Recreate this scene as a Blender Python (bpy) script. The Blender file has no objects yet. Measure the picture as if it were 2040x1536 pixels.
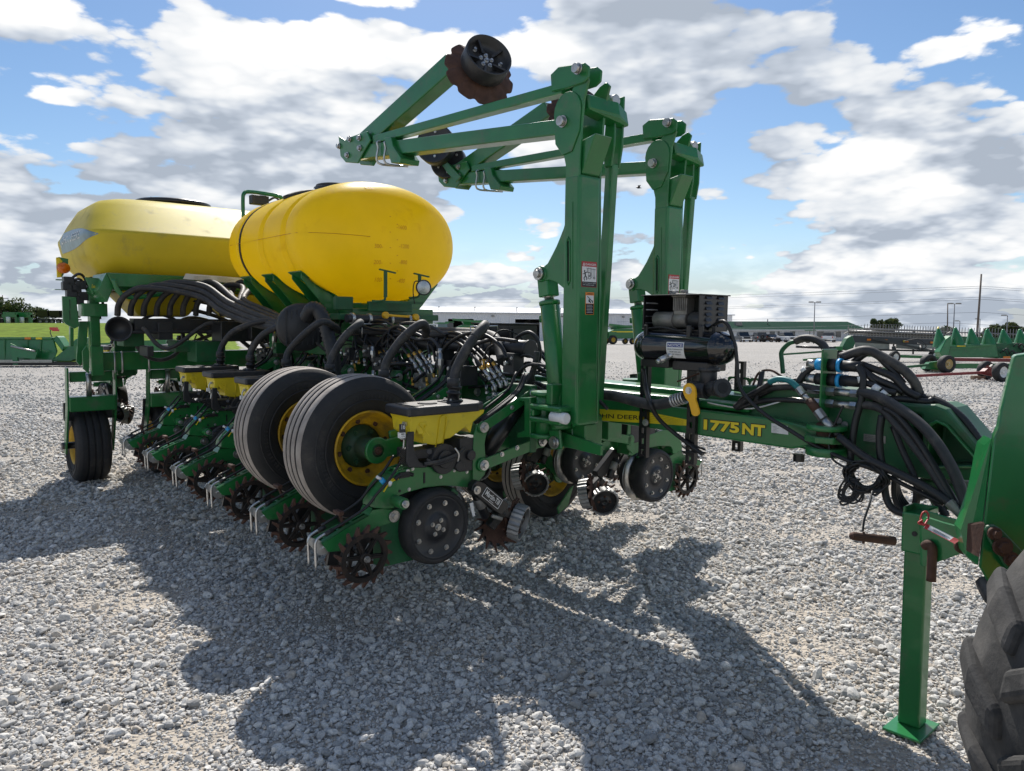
import bpy, bmesh, math, random
import numpy as np
from mathutils import Vector, Matrix, Euler, noise as mnoise

random.seed(7)
RNG = np.random.default_rng(7)
scene = bpy.context.scene
COL = scene.collection
PI = math.pi

# ------------------------------------------------------------------ camera, sky, sun, exposure
CAM_H = 1.70
PITCH = math.radians(4.19)
cam_data = bpy.data.cameras.new("camera")
cam_data.sensor_width = 36.0
cam_data.lens = 1475.0 / 2040.0 * 36.0
cam_data.clip_start = 0.05
cam_data.clip_end = 5000.0
cam = bpy.data.objects.new("camera", cam_data)
COL.objects.link(cam)
cam.location = (0, 0, CAM_H)
cam.rotation_euler = (PI / 2 - PITCH, 0, 0)
scene.camera = cam

SUN_EL = math.radians(48.0)
SUN_AZ = math.radians(-4.0)          # measured from +Y towards +X
sun_dir = Vector((math.sin(SUN_AZ) * math.cos(SUN_EL), math.cos(SUN_AZ) * math.cos(SUN_EL), math.sin(SUN_EL)))
sun_data = bpy.data.lights.new("sun", 'SUN')
sun_data.energy = 5.0
sun_data.angle = math.radians(0.53)
sun_data.color = (1.0, 0.955, 0.89)
sun = bpy.data.objects.new("sun", sun_data)
COL.objects.link(sun)
sun.rotation_euler = (-sun_dir).to_track_quat('-Z', 'Y').to_euler()

world = bpy.data.worlds.new("World")
scene.world = world
world.use_nodes = True
scene.view_settings.view_transform = 'Standard'
scene.view_settings.look = 'None'
scene.view_settings.exposure = 0.30
scene.view_settings.gamma = 1.0
scene.view_settings.use_curve_mapping = False
try:
    scene.cycles.use_denoising = True
    scene.cycles.max_bounces = 6
    scene.cycles.transparent_max_bounces = 12
    world.cycles.sampling_method = 'MANUAL'
    world.cycles.sample_map_resolution = 512
except Exception:
    pass


def pix_dir(px, py):
    x = (px - 1020.0) / 1475.0
    y = (768.0 - py) / 1475.0
    return Vector((x, math.cos(PITCH) + y * math.sin(PITCH), -math.sin(PITCH) + y * math.cos(PITCH)))


def build_sky():
    nt = world.node_tree
    nt.nodes.clear()
    N, L = nt.nodes, nt.links
    out = N.new('ShaderNodeOutputWorld')
    mix = N.new('ShaderNodeMixShader')
    L.new(mix.outputs[0], out.inputs[0])
    sky = N.new('ShaderNodeTexSky')
    sky.sky_type = 'NISHITA'
    sky.sun_disc = False
    sky.sun_elevation = SUN_EL
    sky.sun_rotation = SUN_AZ
    sky.altitude = 150
    sky.air_density = 1.0
    sky.dust_density = 0.4
    sky.ozone_density = 2.2
    hs = N.new('ShaderNodeHueSaturation')
    hs.inputs['Saturation'].default_value = 1.15
    L.new(sky.outputs[0], hs.inputs['Color'])
    bg = N.new('ShaderNodeBackground')
    bg.inputs[1].default_value = 0.092
    L.new(hs.outputs[0], bg.inputs[0])
    L.new(bg.outputs[0], mix.inputs[1])
    tc = N.new('ShaderNodeTexCoord')
    gen = tc.outputs['Generated']

    def math_(op, a, b=None, c=None):
        n = N.new('ShaderNodeMath'); n.operation = op
        for i, v in enumerate((a, b, c)):
            if v is None: continue
            if isinstance(v, (int, float)): n.inputs[i].default_value = v
            else: L.new(v, n.inputs[i])
        return n.outputs[0]

    def vmath(op, a, b=None, scale=None):
        n = N.new('ShaderNodeVectorMath'); n.operation = op
        for i, v in enumerate((a, b)):
            if v is None: continue
            if isinstance(v, (tuple, list, Vector)): n.inputs[i].default_value = tuple(v)
            else: L.new(v, n.inputs[i])
        if scale is not None: n.inputs['Scale'].default_value = scale
        return n.outputs['Value'] if op == 'DOT_PRODUCT' else n.outputs['Vector']

    def ramp(v, a, b, lo=0.0, hi=1.0):
        n = N.new('ShaderNodeMapRange'); n.interpolation_type = 'SMOOTHSTEP'
        L.new(v, n.inputs['Value'])
        for k, x in zip(('From Min', 'From Max', 'To Min', 'To Max'), (a, b, lo, hi)):
            n.inputs[k].default_value = x
        return n.outputs['Result']

    d = vmath('NORMALIZE', gen)
    sep = N.new('ShaderNodeSeparateXYZ'); L.new(d, sep.inputs[0])
    # cloud layer coordinates: direction squeezed so that clouds flatten towards the horizon
    zz = math_('MAXIMUM', sep.outputs['Z'], 0.0)
    k = math_('DIVIDE', 1.0, math_('ADD', zz, 0.30))
    kv = N.new('ShaderNodeCombineXYZ')
    L.new(math_('MULTIPLY', sep.outputs['X'], k), kv.inputs[0])
    L.new(math_('MULTIPLY', sep.outputs['Y'], k), kv.inputs[1])
    L.new(math_('MULTIPLY', zz, 3.0), kv.inputs[2])
    co = kv.outputs[0]

    def fbm(vec, scale, detail, rough, dist=0.0):
        n = N.new('ShaderNodeTexNoise'); n.noise_dimensions = '3D'
        L.new(vec, n.inputs['Vector'])
        n.inputs['Scale'].default_value = scale
        n.inputs['Detail'].default_value = detail
        n.inputs['Roughness'].default_value = rough
        n.inputs['Distortion'].default_value = dist
        return n.outputs['Fac']

    def density(vec):
        big = fbm(vec, 1.15, 2.0, 0.5)
        mid = fbm(vec, 3.0, 7.0, 0.60)
        vo = N.new('ShaderNodeTexVoronoi'); vo.feature = 'F1'; L.new(vec, vo.inputs['Vector'])
        vo.inputs['Scale'].default_value = 4.2; pass
        for nm, v in (('Detail', 2.0), ('Roughness', 0.55), ('Lacunarity', 2.3)):
            if nm in vo.inputs: vo.inputs[nm].default_value = v
        puff = math_('SUBTRACT', 1.0, vo.outputs['Distance'])
        density.puff = puff
        return math_('ADD', math_('ADD', math_('MULTIPLY', big, 0.42), math_('MULTIPLY', mid, 0.55)), math_('MULTIPLY', puff, 0.26))
    base = density(co); puff0 = density.puff
    def soft(vec): return math_('ADD', math_('MULTIPLY', fbm(vec, 1.15, 2.0, 0.5), 0.42), math_('MULTIPLY', fbm(vec, 3.0, 4.0, 0.55), 0.62))
    slope = math_('SUBTRACT', soft(co), soft(vmath('ADD', co, (0.0, -0.05, 0.13))))
    # where the sky opens and where the cloud masses lie (directions)
    bias = None
    spots = SKY_SPOTS
    for (px, py, sig, w) in spots:
        v = pix_dir(px, py).normalized()
        dt = vmath('DOT_PRODUCT', d, v)
        c = math.cos(sig / 1475.0 * 1.6)
        g = math_('MULTIPLY', ramp(dt, c, 1.0), w)
        bias = g if bias is None else math_('ADD', bias, g)
    zen = ramp(sep.outputs['Z'], 0.42, 0.85, 0.0, -0.07)      # broken cumulus thins out overhead, where one looks between the clouds
    bias = math_('ADD', bias, zen)
    dens = math_('ADD', base, bias)
    mask = ramp(dens, 0.50, 0.55)
    # more haze and thin cloud near the horizon
    low = ramp(sep.outputs['Z'], 0.0, 0.13, 0.85, 0.0)
    mask2 = math_('MAXIMUM', mask, low)
    light = ramp(slope, -0.17, 0.07)
    thick = ramp(dens, 0.60, 0.88)
    fine = fbm(co, 9.0, 3.0, 0.6)
    lit = math_('ADD', math_('MULTIPLY', light, math_('SUBTRACT', 1.0, math_('MULTIPLY', thick, 0.08))), math_('MULTIPLY', math_('SUBTRACT', fine, 0.5), 0.55))
    lit = math_('ADD', lit, math_('MULTIPLY', math_('SUBTRACT', puff0, 0.42), 0.85))
    gb = None
    for (px, py, sig, w) in SKY_GREYS:
        v = pix_dir(px, py).normalized()
        dt = vmath('DOT_PRODUCT', d, v)
        c = math.cos(sig / 1475.0 * 1.6)
        g = math_('MULTIPLY', ramp(dt, c, 1.0), w)
        gb = g if gb is None else math_('ADD', gb, g)
    lit = math_('SUBTRACT', lit, gb)
    cr = N.new('ShaderNodeValToRGB')
    L.new(lit, cr.inputs[0])
    e = cr.color_ramp.elements
    e[0].position = 0.0; e[0].color = (0.44, 0.50, 0.59, 1)
    e[1].position = 1.0; e[1].color = (1.12, 1.12, 1.12, 1)
    m = e.new(0.28); m.color = (0.60, 0.66, 0.75, 1)
    m = e.new(0.50); m.color = (0.80, 0.84, 0.89, 1)
    m = e.new(0.75); m.color = (0.98, 0.99, 1.0, 1)
    bgc = N.new('ShaderNodeBackground')
    bgc.inputs[1].default_value = 0.80
    L.new(cr.outputs[0], bgc.inputs[0])
    L.new(bgc.outputs[0], mix.inputs[2])
    L.new(mask2, mix.inputs[0])


# px, py, radius px, weight   (negative: blue gap, positive: cloud)
SKY_SPOTS = [(10, 90, 190, -0.20), (395, 30, 150, -0.20), (840, 50, 190, -0.22), (1650, 20, 170, -0.16), (1990, 40, 150, -0.16),
             (1480, 410, 170, -0.20), (1570, 300, 120, -0.14), (1010, 370, 170, -0.17), (470, 330, 150, -0.15), (300, 390, 120, -0.12), (60, 190, 90, -0.10), (1250, 480, 120, -0.08),
             (160, 110, 220, 0.16), (570, 170, 250, 0.17), (1150, 60, 220, 0.12), (1350, 190, 230, 0.10), (1830, 200, 210, 0.12),
             (700, 330, 170, 0.19), (1740, 430, 220, 0.14), (1000, 540, 220, 0.17), (100, 340, 240, 0.15), (1500, 560, 260, 0.08), (360, 520, 160, 0.08)]
SKY_GREYS = [(1330, 190, 230, 0.42), (1720, 230, 170, 0.25), (380, 210, 170, 0.22), (60, 300, 180, 0.2), (1600, 500, 300, 0.12), (1000, 480, 200, 0.08),
             (1150, 50, 200, -0.3), (1720, 370, 130, -0.4), (560, 110, 150, -0.3), (120, 60, 130, -0.35), (760, 100, 120, -0.3), (1850, 130, 160, -0.25)]
build_sky()

# ------------------------------------------------------------------ material helpers
MATS = {}


def _in(node, names, val):
    for n in names:
        if n in node.inputs:
            node.inputs[n].default_value = val
            return


def make_mat(name, color, rough=0.5, metal=0.0, spec=0.5, var=0.0, vscale=6.0, dirt=None, dirt_amt=0.0, dirt_scale=3.0,
             bump=0.0, bump_scale=40.0, coat=0.0, rand=0.0, sub=0.0, translucent=0.0, dust_up=0.0):
    """Principled material with noise colour change, patchy dirt or rust, fine relief."""
    m = bpy.data.materials.new(name)
    m.use_nodes = True
    nt = m.node_tree
    N, L = nt.nodes, nt.links
    b = N['Principled BSDF']
    out = N['Material Output']
    b.inputs['Roughness'].default_value = rough
    b.inputs['Metallic'].default_value = metal
    _in(b, ('Specular IOR Level', 'Specular'), spec)
    _in(b, ('Coat Weight', 'Clearcoat'), coat)
    tc = N.new('ShaderNodeTexCoord')
    oi = N.new('ShaderNodeObjectInfo')
    va = N.new('ShaderNodeVectorMath'); va.operation = 'ADD'
    L.new(tc.outputs['Object'], va.inputs[0])
    cx = N.new('ShaderNodeMath'); cx.operation = 'MULTIPLY'; cx.inputs[1].default_value = 37.0
    L.new(oi.outputs['Random'], cx.inputs[0]); L.new(cx.outputs[0], va.inputs[1])
    vec = va.outputs[0]

    def noise(scale, detail=5.0, rgh=0.6):
        n = N.new('ShaderNodeTexNoise'); L.new(vec, n.inputs['Vector'])
        n.inputs['Scale'].default_value = scale; n.inputs['Detail'].default_value = detail; n.inputs['Roughness'].default_value = rgh
        return n.outputs['Fac']

    def maprange(v, a, c, lo, hi):
        n = N.new('ShaderNodeMapRange'); L.new(v, n.inputs['Value'])
        for kk, x in zip(('From Min', 'From Max', 'To Min', 'To Max'), (a, c, lo, hi)): n.inputs[kk].default_value = x
        return n.outputs['Result']
    col = None
    rgb = N.new('ShaderNodeRGB'); rgb.outputs[0].default_value = (*color, 1); col = rgb.outputs[0]
    if var or rand:
        hsv = N.new('ShaderNodeHueSaturation'); L.new(col, hsv.inputs['Color'])
        val = maprange(noise(vscale), 0.3, 0.7, 1 - var, 1 + var)
        if rand:
            ad = N.new('ShaderNodeMath'); ad.operation = 'MULTIPLY'; L.new(val, ad.inputs[0])
            L.new(maprange(oi.outputs['Random'], 0, 1, 1 - rand, 1 + rand), ad.inputs[1]); val = ad.outputs[0]
        L.new(val, hsv.inputs['Value']); col = hsv.outputs[0]
    rsock = None
    if dirt is not None and dirt_amt > 0:
        f = maprange(noise(dirt_scale, 8.0, 0.68), 0.62 - 0.25 * dirt_amt, 0.78 - 0.12 * dirt_amt, 0.0, min(1.0, 0.35 + dirt_amt * 0.6))
        mx = N.new('ShaderNodeMix'); mx.data_type = 'RGBA'
        L.new(f, mx.inputs[0]); L.new(col, mx.inputs[6]); mx.inputs[7].default_value = (*dirt, 1)
        col = mx.outputs[2]
        rsock = maprange(f, 0, 1, rough, min(1.0, rough + 0.35))
        L.new(rsock, b.inputs['Roughness'])
        if metal > 0:
            L.new(maprange(f, 0, 1, metal, 0.0), b.inputs['Metallic'])
    if dust_up > 0:      # dust that settles on faces that look up
        g = N.new('ShaderNodeNewGeometry'); sp = N.new('ShaderNodeSeparateXYZ'); L.new(g.outputs['Normal'], sp.inputs[0])
        f = maprange(sp.outputs['Z'], 0.35, 1.0, 0.0, dust_up)
        mm = N.new('ShaderNodeMath'); mm.operation = 'MULTIPLY'; L.new(f, mm.inputs[0]); L.new(maprange(noise(9.0), 0.3, 0.7, 0.3, 1.0), mm.inputs[1])
        mx = N.new('ShaderNodeMix'); mx.data_type = 'RGBA'
        L.new(mm.outputs[0], mx.inputs[0]); L.new(col, mx.inputs[6]); mx.inputs[7].default_value = (0.34, 0.31, 0.27, 1)
        col = mx.outputs[2]
    L.new(col, b.inputs['Base Color'])
    if bump > 0:
        bp = N.new('ShaderNodeBump'); bp.inputs['Strength'].default_value = bump; bp.inputs['Distance'].default_value = 0.01
        L.new(noise(bump_scale, 4.0), bp.inputs['Height']); L.new(bp.outputs[0], b.inputs['Normal'])
    if translucent > 0:
        tr = N.new('ShaderNodeBsdfTranslucent'); L.new(col, tr.inputs['Color'])
        ms = N.new('ShaderNodeMixShader'); ms.inputs[0].default_value = translucent
        L.new(b.outputs[0], ms.inputs[1]); L.new(tr.outputs[0], ms.inputs[2]); L.new(ms.outputs[0], out.inputs['Surface'])
    MATS[name] = m
    return m


GREEN = make_mat('green_paint', (0.014, 0.155, 0.038), 0.33, spec=0.5, var=0.14, vscale=5, dirt=(0.11, 0.105, 0.08), dirt_amt=0.34, dirt_scale=7, bump=0.06, bump_scale=30, coat=0.25, dust_up=0.16)
GREEN_B = make_mat('green_bright_paint', (0.014, 0.165, 0.045), 0.30, var=0.10, vscale=4, dirt=(0.10, 0.075, 0.045), dirt_amt=0.30, dirt_scale=9, bump=0.05, bump_scale=25, coat=0.3)
GREEN_D = make_mat('green_worn_paint', (0.012, 0.105, 0.036), 0.5, var=0.2, vscale=7, dirt=(0.09, 0.075, 0.05), dirt_amt=0.4, dirt_scale=6, bump=0.08, bump_scale=30, dust_up=0.3)
YEL_T = make_mat('yellow_tank_plastic', (0.94, 0.73, 0.014), 0.36, spec=0.4, var=0.05, vscale=2.5, dirt=(0.60, 0.36, 0.02), dirt_amt=0.12, dirt_scale=4, bump=0.05, bump_scale=120, translucent=0.5)
YEL_P = make_mat('pale_yellow_plastic', (0.68, 0.55, 0.035), 0.42, spec=0.4, var=0.07, vscale=2.0, dirt=(0.30, 0.26, 0.12), dirt_amt=0.28, dirt_scale=5, bump=0.05, bump_scale=90, translucent=0.25, dust_up=0.10)
YEL_H = make_mat('yellow_hopper_plastic', (0.76, 0.60, 0.028), 0.42, var=0.08, vscale=7, dirt=(0.28, 0.22, 0.08), dirt_amt=0.25, dirt_scale=11, bump=0.05, bump_scale=100, translucent=0.12)
YEL_R = make_mat('yellow_rim_paint', (0.56, 0.33, 0.012), 0.45, var=0.15, dirt=(0.13, 0.085, 0.04), dirt_amt=0.65, dirt_scale=9, bump=0.04)
YEL_D = make_mat('yellow_decal', (0.80, 0.62, 0.015), 0.4, var=0.04)
LEVER = make_mat('yellow_lever_plastic', (0.85, 0.45, 0.012), 0.42, var=0.06, vscale=12)
BLK = make_mat('black_paint', (0.012, 0.012, 0.013), 0.33, var=0.2, dirt=(0.10, 0.09, 0.075), dirt_amt=0.15, dirt_scale=8, bump=0.03, dust_up=0.12)
BLK_P = make_mat('black_plastic', (0.022, 0.023, 0.026), 0.45, var=0.15, dirt=(0.10, 0.09, 0.08), dirt_amt=0.2, dirt_scale=9, bump=0.06, bump_scale=90, dust_up=0.22)
HOSE = make_mat('black_hose_rubber', (0.024, 0.024, 0.026), 0.6, var=0.2, vscale=14, dirt=(0.16, 0.145, 0.125), dirt_amt=0.42, dirt_scale=8, bump=0.1, bump_scale=60, dust_up=0.3)
HOSE_C = make_mat('cable_sheath', (0.012, 0.012, 0.013), 0.5, var=0.2, vscale=14, dust_up=0.1)
RUB = make_mat('tyre_rubber', (0.017, 0.017, 0.018), 0.72, var=0.25, vscale=8, dirt=(0.085, 0.075, 0.065), dirt_amt=0.4, dirt_scale=7, bump=0.12, bump_scale=60)
TREAD = make_mat('dusty_tread_rubber', (0.30, 0.265, 0.235), 0.85, var=0.25, vscale=12, dirt=(0.15, 0.13, 0.115), dirt_amt=0.3, dirt_scale=15, bump=0.15, bump_scale=60)
CAST = make_mat('dark_cast_iron', (0.020, 0.017, 0.015), 0.6, metal=0.3, var=0.3, vscale=15, dirt=(0.075, 0.038, 0.020), dirt_amt=0.5, dirt_scale=14, bump=0.2, bump_scale=70)
RUST = make_mat('rusty_iron', (0.085, 0.042, 0.028), 0.75, metal=0.2, var=0.3, vscale=16, dirt=(0.04, 0.025, 0.02), dirt_amt=0.5, dirt_scale=12, bump=0.15, bump_scale=80)
ZINC = make_mat('zinc_plated_steel', (0.55, 0.55, 0.54), 0.36, metal=0.9, var=0.15, vscale=20, dirt=(0.20, 0.17, 0.13), dirt_amt=0.25, dirt_scale=20)
STEEL = make_mat('worn_bare_steel', (0.45, 0.44, 0.42), 0.34, metal=0.95, var=0.2, vscale=18, dirt=(0.14, 0.09, 0.06), dirt_amt=0.3, dirt_scale=14, bump=0.06)
HUBM = make_mat('shade_darkened_dirty_green_hub', (0.010, 0.050, 0.022), 0.5, var=0.25, vscale=12, dirt=(0.035, 0.03, 0.024), dirt_amt=0.6, dirt_scale=9, bump=0.1)  # hub green darkened to stand in for shade, with patchy dirt over it
BAND = make_mat('worn_aluminium_band', (0.34, 0.34, 0.335), 0.5, metal=0.6, var=0.2, vscale=18, dirt=(0.16, 0.13, 0.10), dirt_amt=0.3, dirt_scale=14)
GOLD = make_mat('brass_band', (0.62, 0.36, 0.07), 0.4, metal=0.6, var=0.1)
TEAL = make_mat('teal_hose_marking', (0.01, 0.16, 0.17), 0.5, var=0.1)
BLUE = make_mat('blue_plastic_ring', (0.02, 0.30, 0.62), 0.4, var=0.08)
WHITE = make_mat('white_label', (0.72, 0.72, 0.70), 0.5, var=0.05, vscale=25, dirt=(0.4, 0.38, 0.34), dirt_amt=0.15, dirt_scale=14)
REDL = make_mat('red_label', (0.42, 0.03, 0.03), 0.5, var=0.08)
ORGL = make_mat('orange_label', (0.75, 0.22, 0.02), 0.5, var=0.06)
INK = make_mat('black_ink', (0.01, 0.01, 0.012), 0.5)
GREYP = make_mat('grey_engine_metal', (0.26, 0.25, 0.23), 0.5, metal=0.4, var=0.25, vscale=14, dirt=(0.10, 0.08, 0.06), dirt_amt=0.4, dirt_scale=12, bump=0.1)
AMBER = make_mat('amber_lens', (0.80, 0.20, 0.01), 0.25, coat=0.5, translucent=0.3)
REDLENS = make_mat('red_lens', (0.55, 0.03, 0.02), 0.3, coat=0.4)
LENS = make_mat('clear_lamp_lens', (0.55, 0.56, 0.58), 0.12, metal=0.6, coat=0.6, bump=0.3, bump_scale=180)
GLASS_D = make_mat('dark_window_glass', (0.03, 0.04, 0.05), 0.08, spec=0.8, coat=0.4)
SILV = make_mat('silver_decal', (0.42, 0.46, 0.50), 0.3, metal=0.3, var=0.2, vscale=9)
BLUEDEC = make_mat('blue_grey_decal', (0.16, 0.24, 0.28), 0.35, metal=0.1, var=0.25, vscale=14)


# ------------------------------------------------------------------ mesh builder
def catmull(pts, per=8):
    P = [Vector(p) for p in pts]
    if len(P) < 3:
        return [P[0].lerp(P[-1], i / per) for i in range(per + 1)]
    P = [P[0] * 2 - P[1]] + P + [P[-1] * 2 - P[-2]]
    out = []
    for i in range(1, len(P) - 2):
        a, b, c, d = P[i - 1:i + 3]
        for k in range(per):
            t = k / per
            out.append(0.5 * ((2 * b) + (c - a) * t + (2 * a - 5 * b + 4 * c - d) * t * t + (3 * b - a - 3 * c + d) * t ** 3))
    out.append(P[-2])
    return out


def ortho(ax, hint=None):
    ax = Vector(ax).normalized()
    h = Vector(hint) if hint is not None else (Vector((0, 0, 1)) if abs(ax.z) < 0.9 else Vector((1, 0, 0)))
    s = ax.cross(h)
    if s.length < 1e-5:
        s = ax.cross(Vector((1, 0, 0)))
    s.normalize()
    return ax, s, s.cross(ax).normalized()


class MB:
    def __init__(self):
        self.v, self.f, self.m, self.s = [], [], [], []

    def add(self, verts, faces, m=0, smooth=False):
        o = len(self.v)
        self.v.extend([tuple(p) for p in verts])
        for f in faces:
            self.f.append([i + o for i in f]); self.m.append(m); self.s.append(smooth)

    def box(self, c, size, m=0, rot=None):
        c = Vector(c); hx, hy, hz = [x / 2 for x in size]
        vs = []
        for z in (-hz, hz):
            for y in (-hy, hy):
                for x in (-hx, hx):
                    p = Vector((x, y, z))
                    vs.append(c + (rot @ p if rot is not None else p))
        self.add(vs, [(0, 2, 3, 1), (4, 5, 7, 6), (0, 1, 5, 4), (2, 6, 7, 3), (0, 4, 6, 2), (1, 3, 7, 5)], m)

    def span(self, a, b, m=0):
        a, b = Vector(a), Vector(b)
        self.box((a + b) / 2, [abs(x) for x in (b - a)], m)

    def beam(self, p, q, w, h, m=0, up=(0, 0, 1), w2=None, h2=None):
        """Box from p to q, w across and h along 'up'."""
        p, q = Vector(p), Vector(q)
        ax, s, u = ortho(q - p, up)
        w2 = w if w2 is None else w2; h2 = h if h2 is None else h2
        vs = [p - s * w / 2 - u * h / 2, p + s * w / 2 - u * h / 2, p + s * w / 2 + u * h / 2, p - s * w / 2 + u * h / 2,
              q - s * w2 / 2 - u * h2 / 2, q + s * w2 / 2 - u * h2 / 2, q + s * w2 / 2 + u * h2 / 2, q - s * w2 / 2 + u * h2 / 2]
        self.add(vs, [(3, 2, 1, 0), (4, 5, 6, 7), (0, 1, 5, 4), (1, 2, 6, 5), (2, 3, 7, 6), (3, 0, 4, 7)], m)

    def prism(self, pts, vec, m=0, m_side=None):
        vec = Vector(vec); P = [Vector(p) for p in pts]; n = len(P)
        o = len(self.v)
        self.v.extend([tuple(p) for p in P] + [tuple(p + vec) for p in P])
        self.f.append([o + i for i in range(n)][::-1]); self.m.append(m); self.s.append(False)
        self.f.append([o + n + i for i in range(n)]); self.m.append(m); self.s.append(False)
        for i in range(n):
            j = (i + 1) % n
            self.f.append([o + i, o + j, o + n + j, o + n + i]); self.m.append(m if m_side is None else m_side); self.s.append(False)

    def cyl(self, p, q, r0, r1=None, n=12, m=0, caps=True, smooth=True, mcap=None):
        p, q = Vector(p), Vector(q)
        r1 = r0 if r1 is None else r1
        ax, s, u = ortho(q - p)
        vs = []
        for c, r in ((p, r0), (q, r1)):
            for i in range(n):
                a = 2 * PI * i / n
                vs.append(c + s * (r * math.cos(a)) + u * (r * math.sin(a)))
        self.add(vs, [(i, (i + 1) % n, n + (i + 1) % n, n + i) for i in range(n)], m, smooth)
        if caps:
            mc = m if mcap is None else mcap
            self.add(vs[:n], [list(range(n))[::-1]], mc); self.add(vs[n:], [list(range(n))], mc)

    def tube(self, pts, r, n=8, m=0, per=6, spline=True, caps=True, rib=0.0):
        P = catmull(pts, per) if spline else [Vector(p) for p in pts]
        rings = []
        prev = None
        for i, p in enumerate(P):
            t = (P[min(i + 1, len(P) - 1)] - P[max(i - 1, 0)])
            if t.length < 1e-7: t = Vector((0, 0, 1))
            t.normalize()
            if prev is None:
                _, s, u = ortho(t)
            else:
                s = prev - t * prev.dot(t)
                s = s.normalized() if s.length > 1e-6 else ortho(t)[1]
                u = s.cross(t).normalized()
            prev = s
            rr = r(i / (len(P) - 1)) if callable(r) else r
            if rib and i % 2: rr *= (1 - rib)
            rings.append([p + s * (rr * math.cos(2 * PI * k / n)) + u * (rr * math.sin(2 * PI * k / n)) for k in range(n)])
        vs = [v for rg in rings for v in rg]
        fs = []
        for i in range(len(rings) - 1):
            for k in range(n):
                a, b = i * n + k, i * n + (k + 1) % n
                fs.append((a, b, b + n, a + n))
        self.add(vs, fs, m, True)
        if caps:
            self.add(rings[0], [list(range(n))], m); self.add(rings[-1], [list(range(n))[::-1]], m)

    def lathe(self, prof, c, axis, n=24, mats=None, m=0, smooth=True, hint=None, close=False, caps=False):
        """prof: (radius, distance along axis) pairs."""
        c = Vector(c); ax, s, u = ortho(axis, hint)
        vs = []
        for (r, h) in prof:
            for k in range(n):
                a = 2 * PI * k / n
                vs.append(c + ax * h + s * (r * math.cos(a)) + u * (r * math.sin(a)))
        o = len(self.v)
        self.v.extend([tuple(p) for p in vs])
        rows = len(prof)
        rng = range(rows) if close else range(rows - 1)
        for i in rng:
            j = (i + 1) % rows
            for k in range(n):
                k2 = (k + 1) % n
                self.f.append([o + i * n + k, o + i * n + k2, o + j * n + k2, o + j * n + k])
                self.m.append(mats[i] if mats else m); self.s.append(smooth)
        if caps and not close:
            for i, rev in ((0, True), (rows - 1, False)):
                if prof[i][0] > 1e-4:
                    idx = [o + i * n + k for k in range(n)]
                    self.f.append(idx[::-1] if rev else idx)
                    self.m.append((mats[0] if i == 0 else mats[-1]) if mats else m); self.s.append(False)

    def bolt(self, p, axis, r=0.012, h=0.01, m=0, washer=True):
        p = Vector(p); ax = Vector(axis).normalized()
        if washer:
            self.cyl(p, p + ax * h * 0.3, r * 1.5, n=12, m=m)
        self.cyl(p + ax * h * 0.3, p + ax * h * 1.2, r, n=6, m=m, smooth=False)

    def build(self, name, parent=None, mats=(GREEN,), bevel=0.0, seg=1, sub=0, loc=None):
        me = bpy.data.meshes.new(name)
        me.from_pydata(self.v, [], self.f)
        for mt in (mats if isinstance(mats, (list, tuple)) else (mats,)):
            me.materials.append(mt)
        me.polygons.foreach_set('material_index', self.m)
        me.polygons.foreach_set('use_smooth', self.s)
        bm = bmesh.new(); bm.from_mesh(me)
        bmesh.ops.remove_doubles(bm, verts=bm.verts, dist=1e-6)
        bmesh.ops.recalc_face_normals(bm, faces=bm.faces)
        bm.to_mesh(me); bm.free()
        me.update()
        o = bpy.data.objects.new(name, me)
        COL.objects.link(o)
        if parent is not None: o.parent = parent
        if loc is not None: o.location = loc
        if sub:
            md = o.modifiers.new('round', 'SUBSURF'); md.levels = sub; md.render_levels = sub
        if bevel > 0:
            md = o.modifiers.new('edge', 'BEVEL'); md.width = bevel; md.segments = seg; md.limit_method = 'ANGLE'; md.angle_limit = math.radians(38)
            md.harden_normals = False
        return o


def tag(o, label=None, cat=None, group=None, kind=None):
    if label: o['label'] = label
    if cat: o['category'] = cat
    if group: o['group'] = group
    if kind: o['kind'] = kind
    return o


def empty(name, loc=(0, 0, 0), rz=0.0):
    o = bpy.data.objects.new(name, None)
    COL.objects.link(o)
    o.location = loc
    o.rotation_euler = (0, 0, rz)
    o.empty_display_size = 0.2
    return o


def copy_tree(o, parent=None):
    c = o.copy(); COL.objects.link(c)
    c.parent = parent
    if parent is not None: c.matrix_parent_inverse = Matrix()
    for ch in [x for x in KIDS.get(o.name, [])] or list(o.children):
        copy_tree(ch, c)
    return c


KIDS = {}


def text_mesh(txt, size=1.0, offset=0.0, shear=0.0, space=1.0, extrude=0.0):
    """Vertices and faces of flat lettering, baseline at the origin, left aligned."""
    cu = bpy.data.curves.new('lettering', 'FONT')
    cu.body = txt; cu.size = size; cu.offset = offset; cu.shear = shear; cu.space_character = space; cu.extrude = extrude
    cu.resolution_u = 3
    ob = bpy.data.objects.new('lettering', cu)
    COL.objects.link(ob)
    dg = bpy.context.evaluated_depsgraph_get()
    me = bpy.data.meshes.new_from_object(ob.evaluated_get(dg))
    vs = [tuple(v.co) for v in me.vertices]
    fs = [tuple(p.vertices) for p in me.polygons]
    bpy.data.objects.remove(ob); bpy.data.curves.remove(cu); bpy.data.meshes.remove(me)
    return vs, fs


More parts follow.
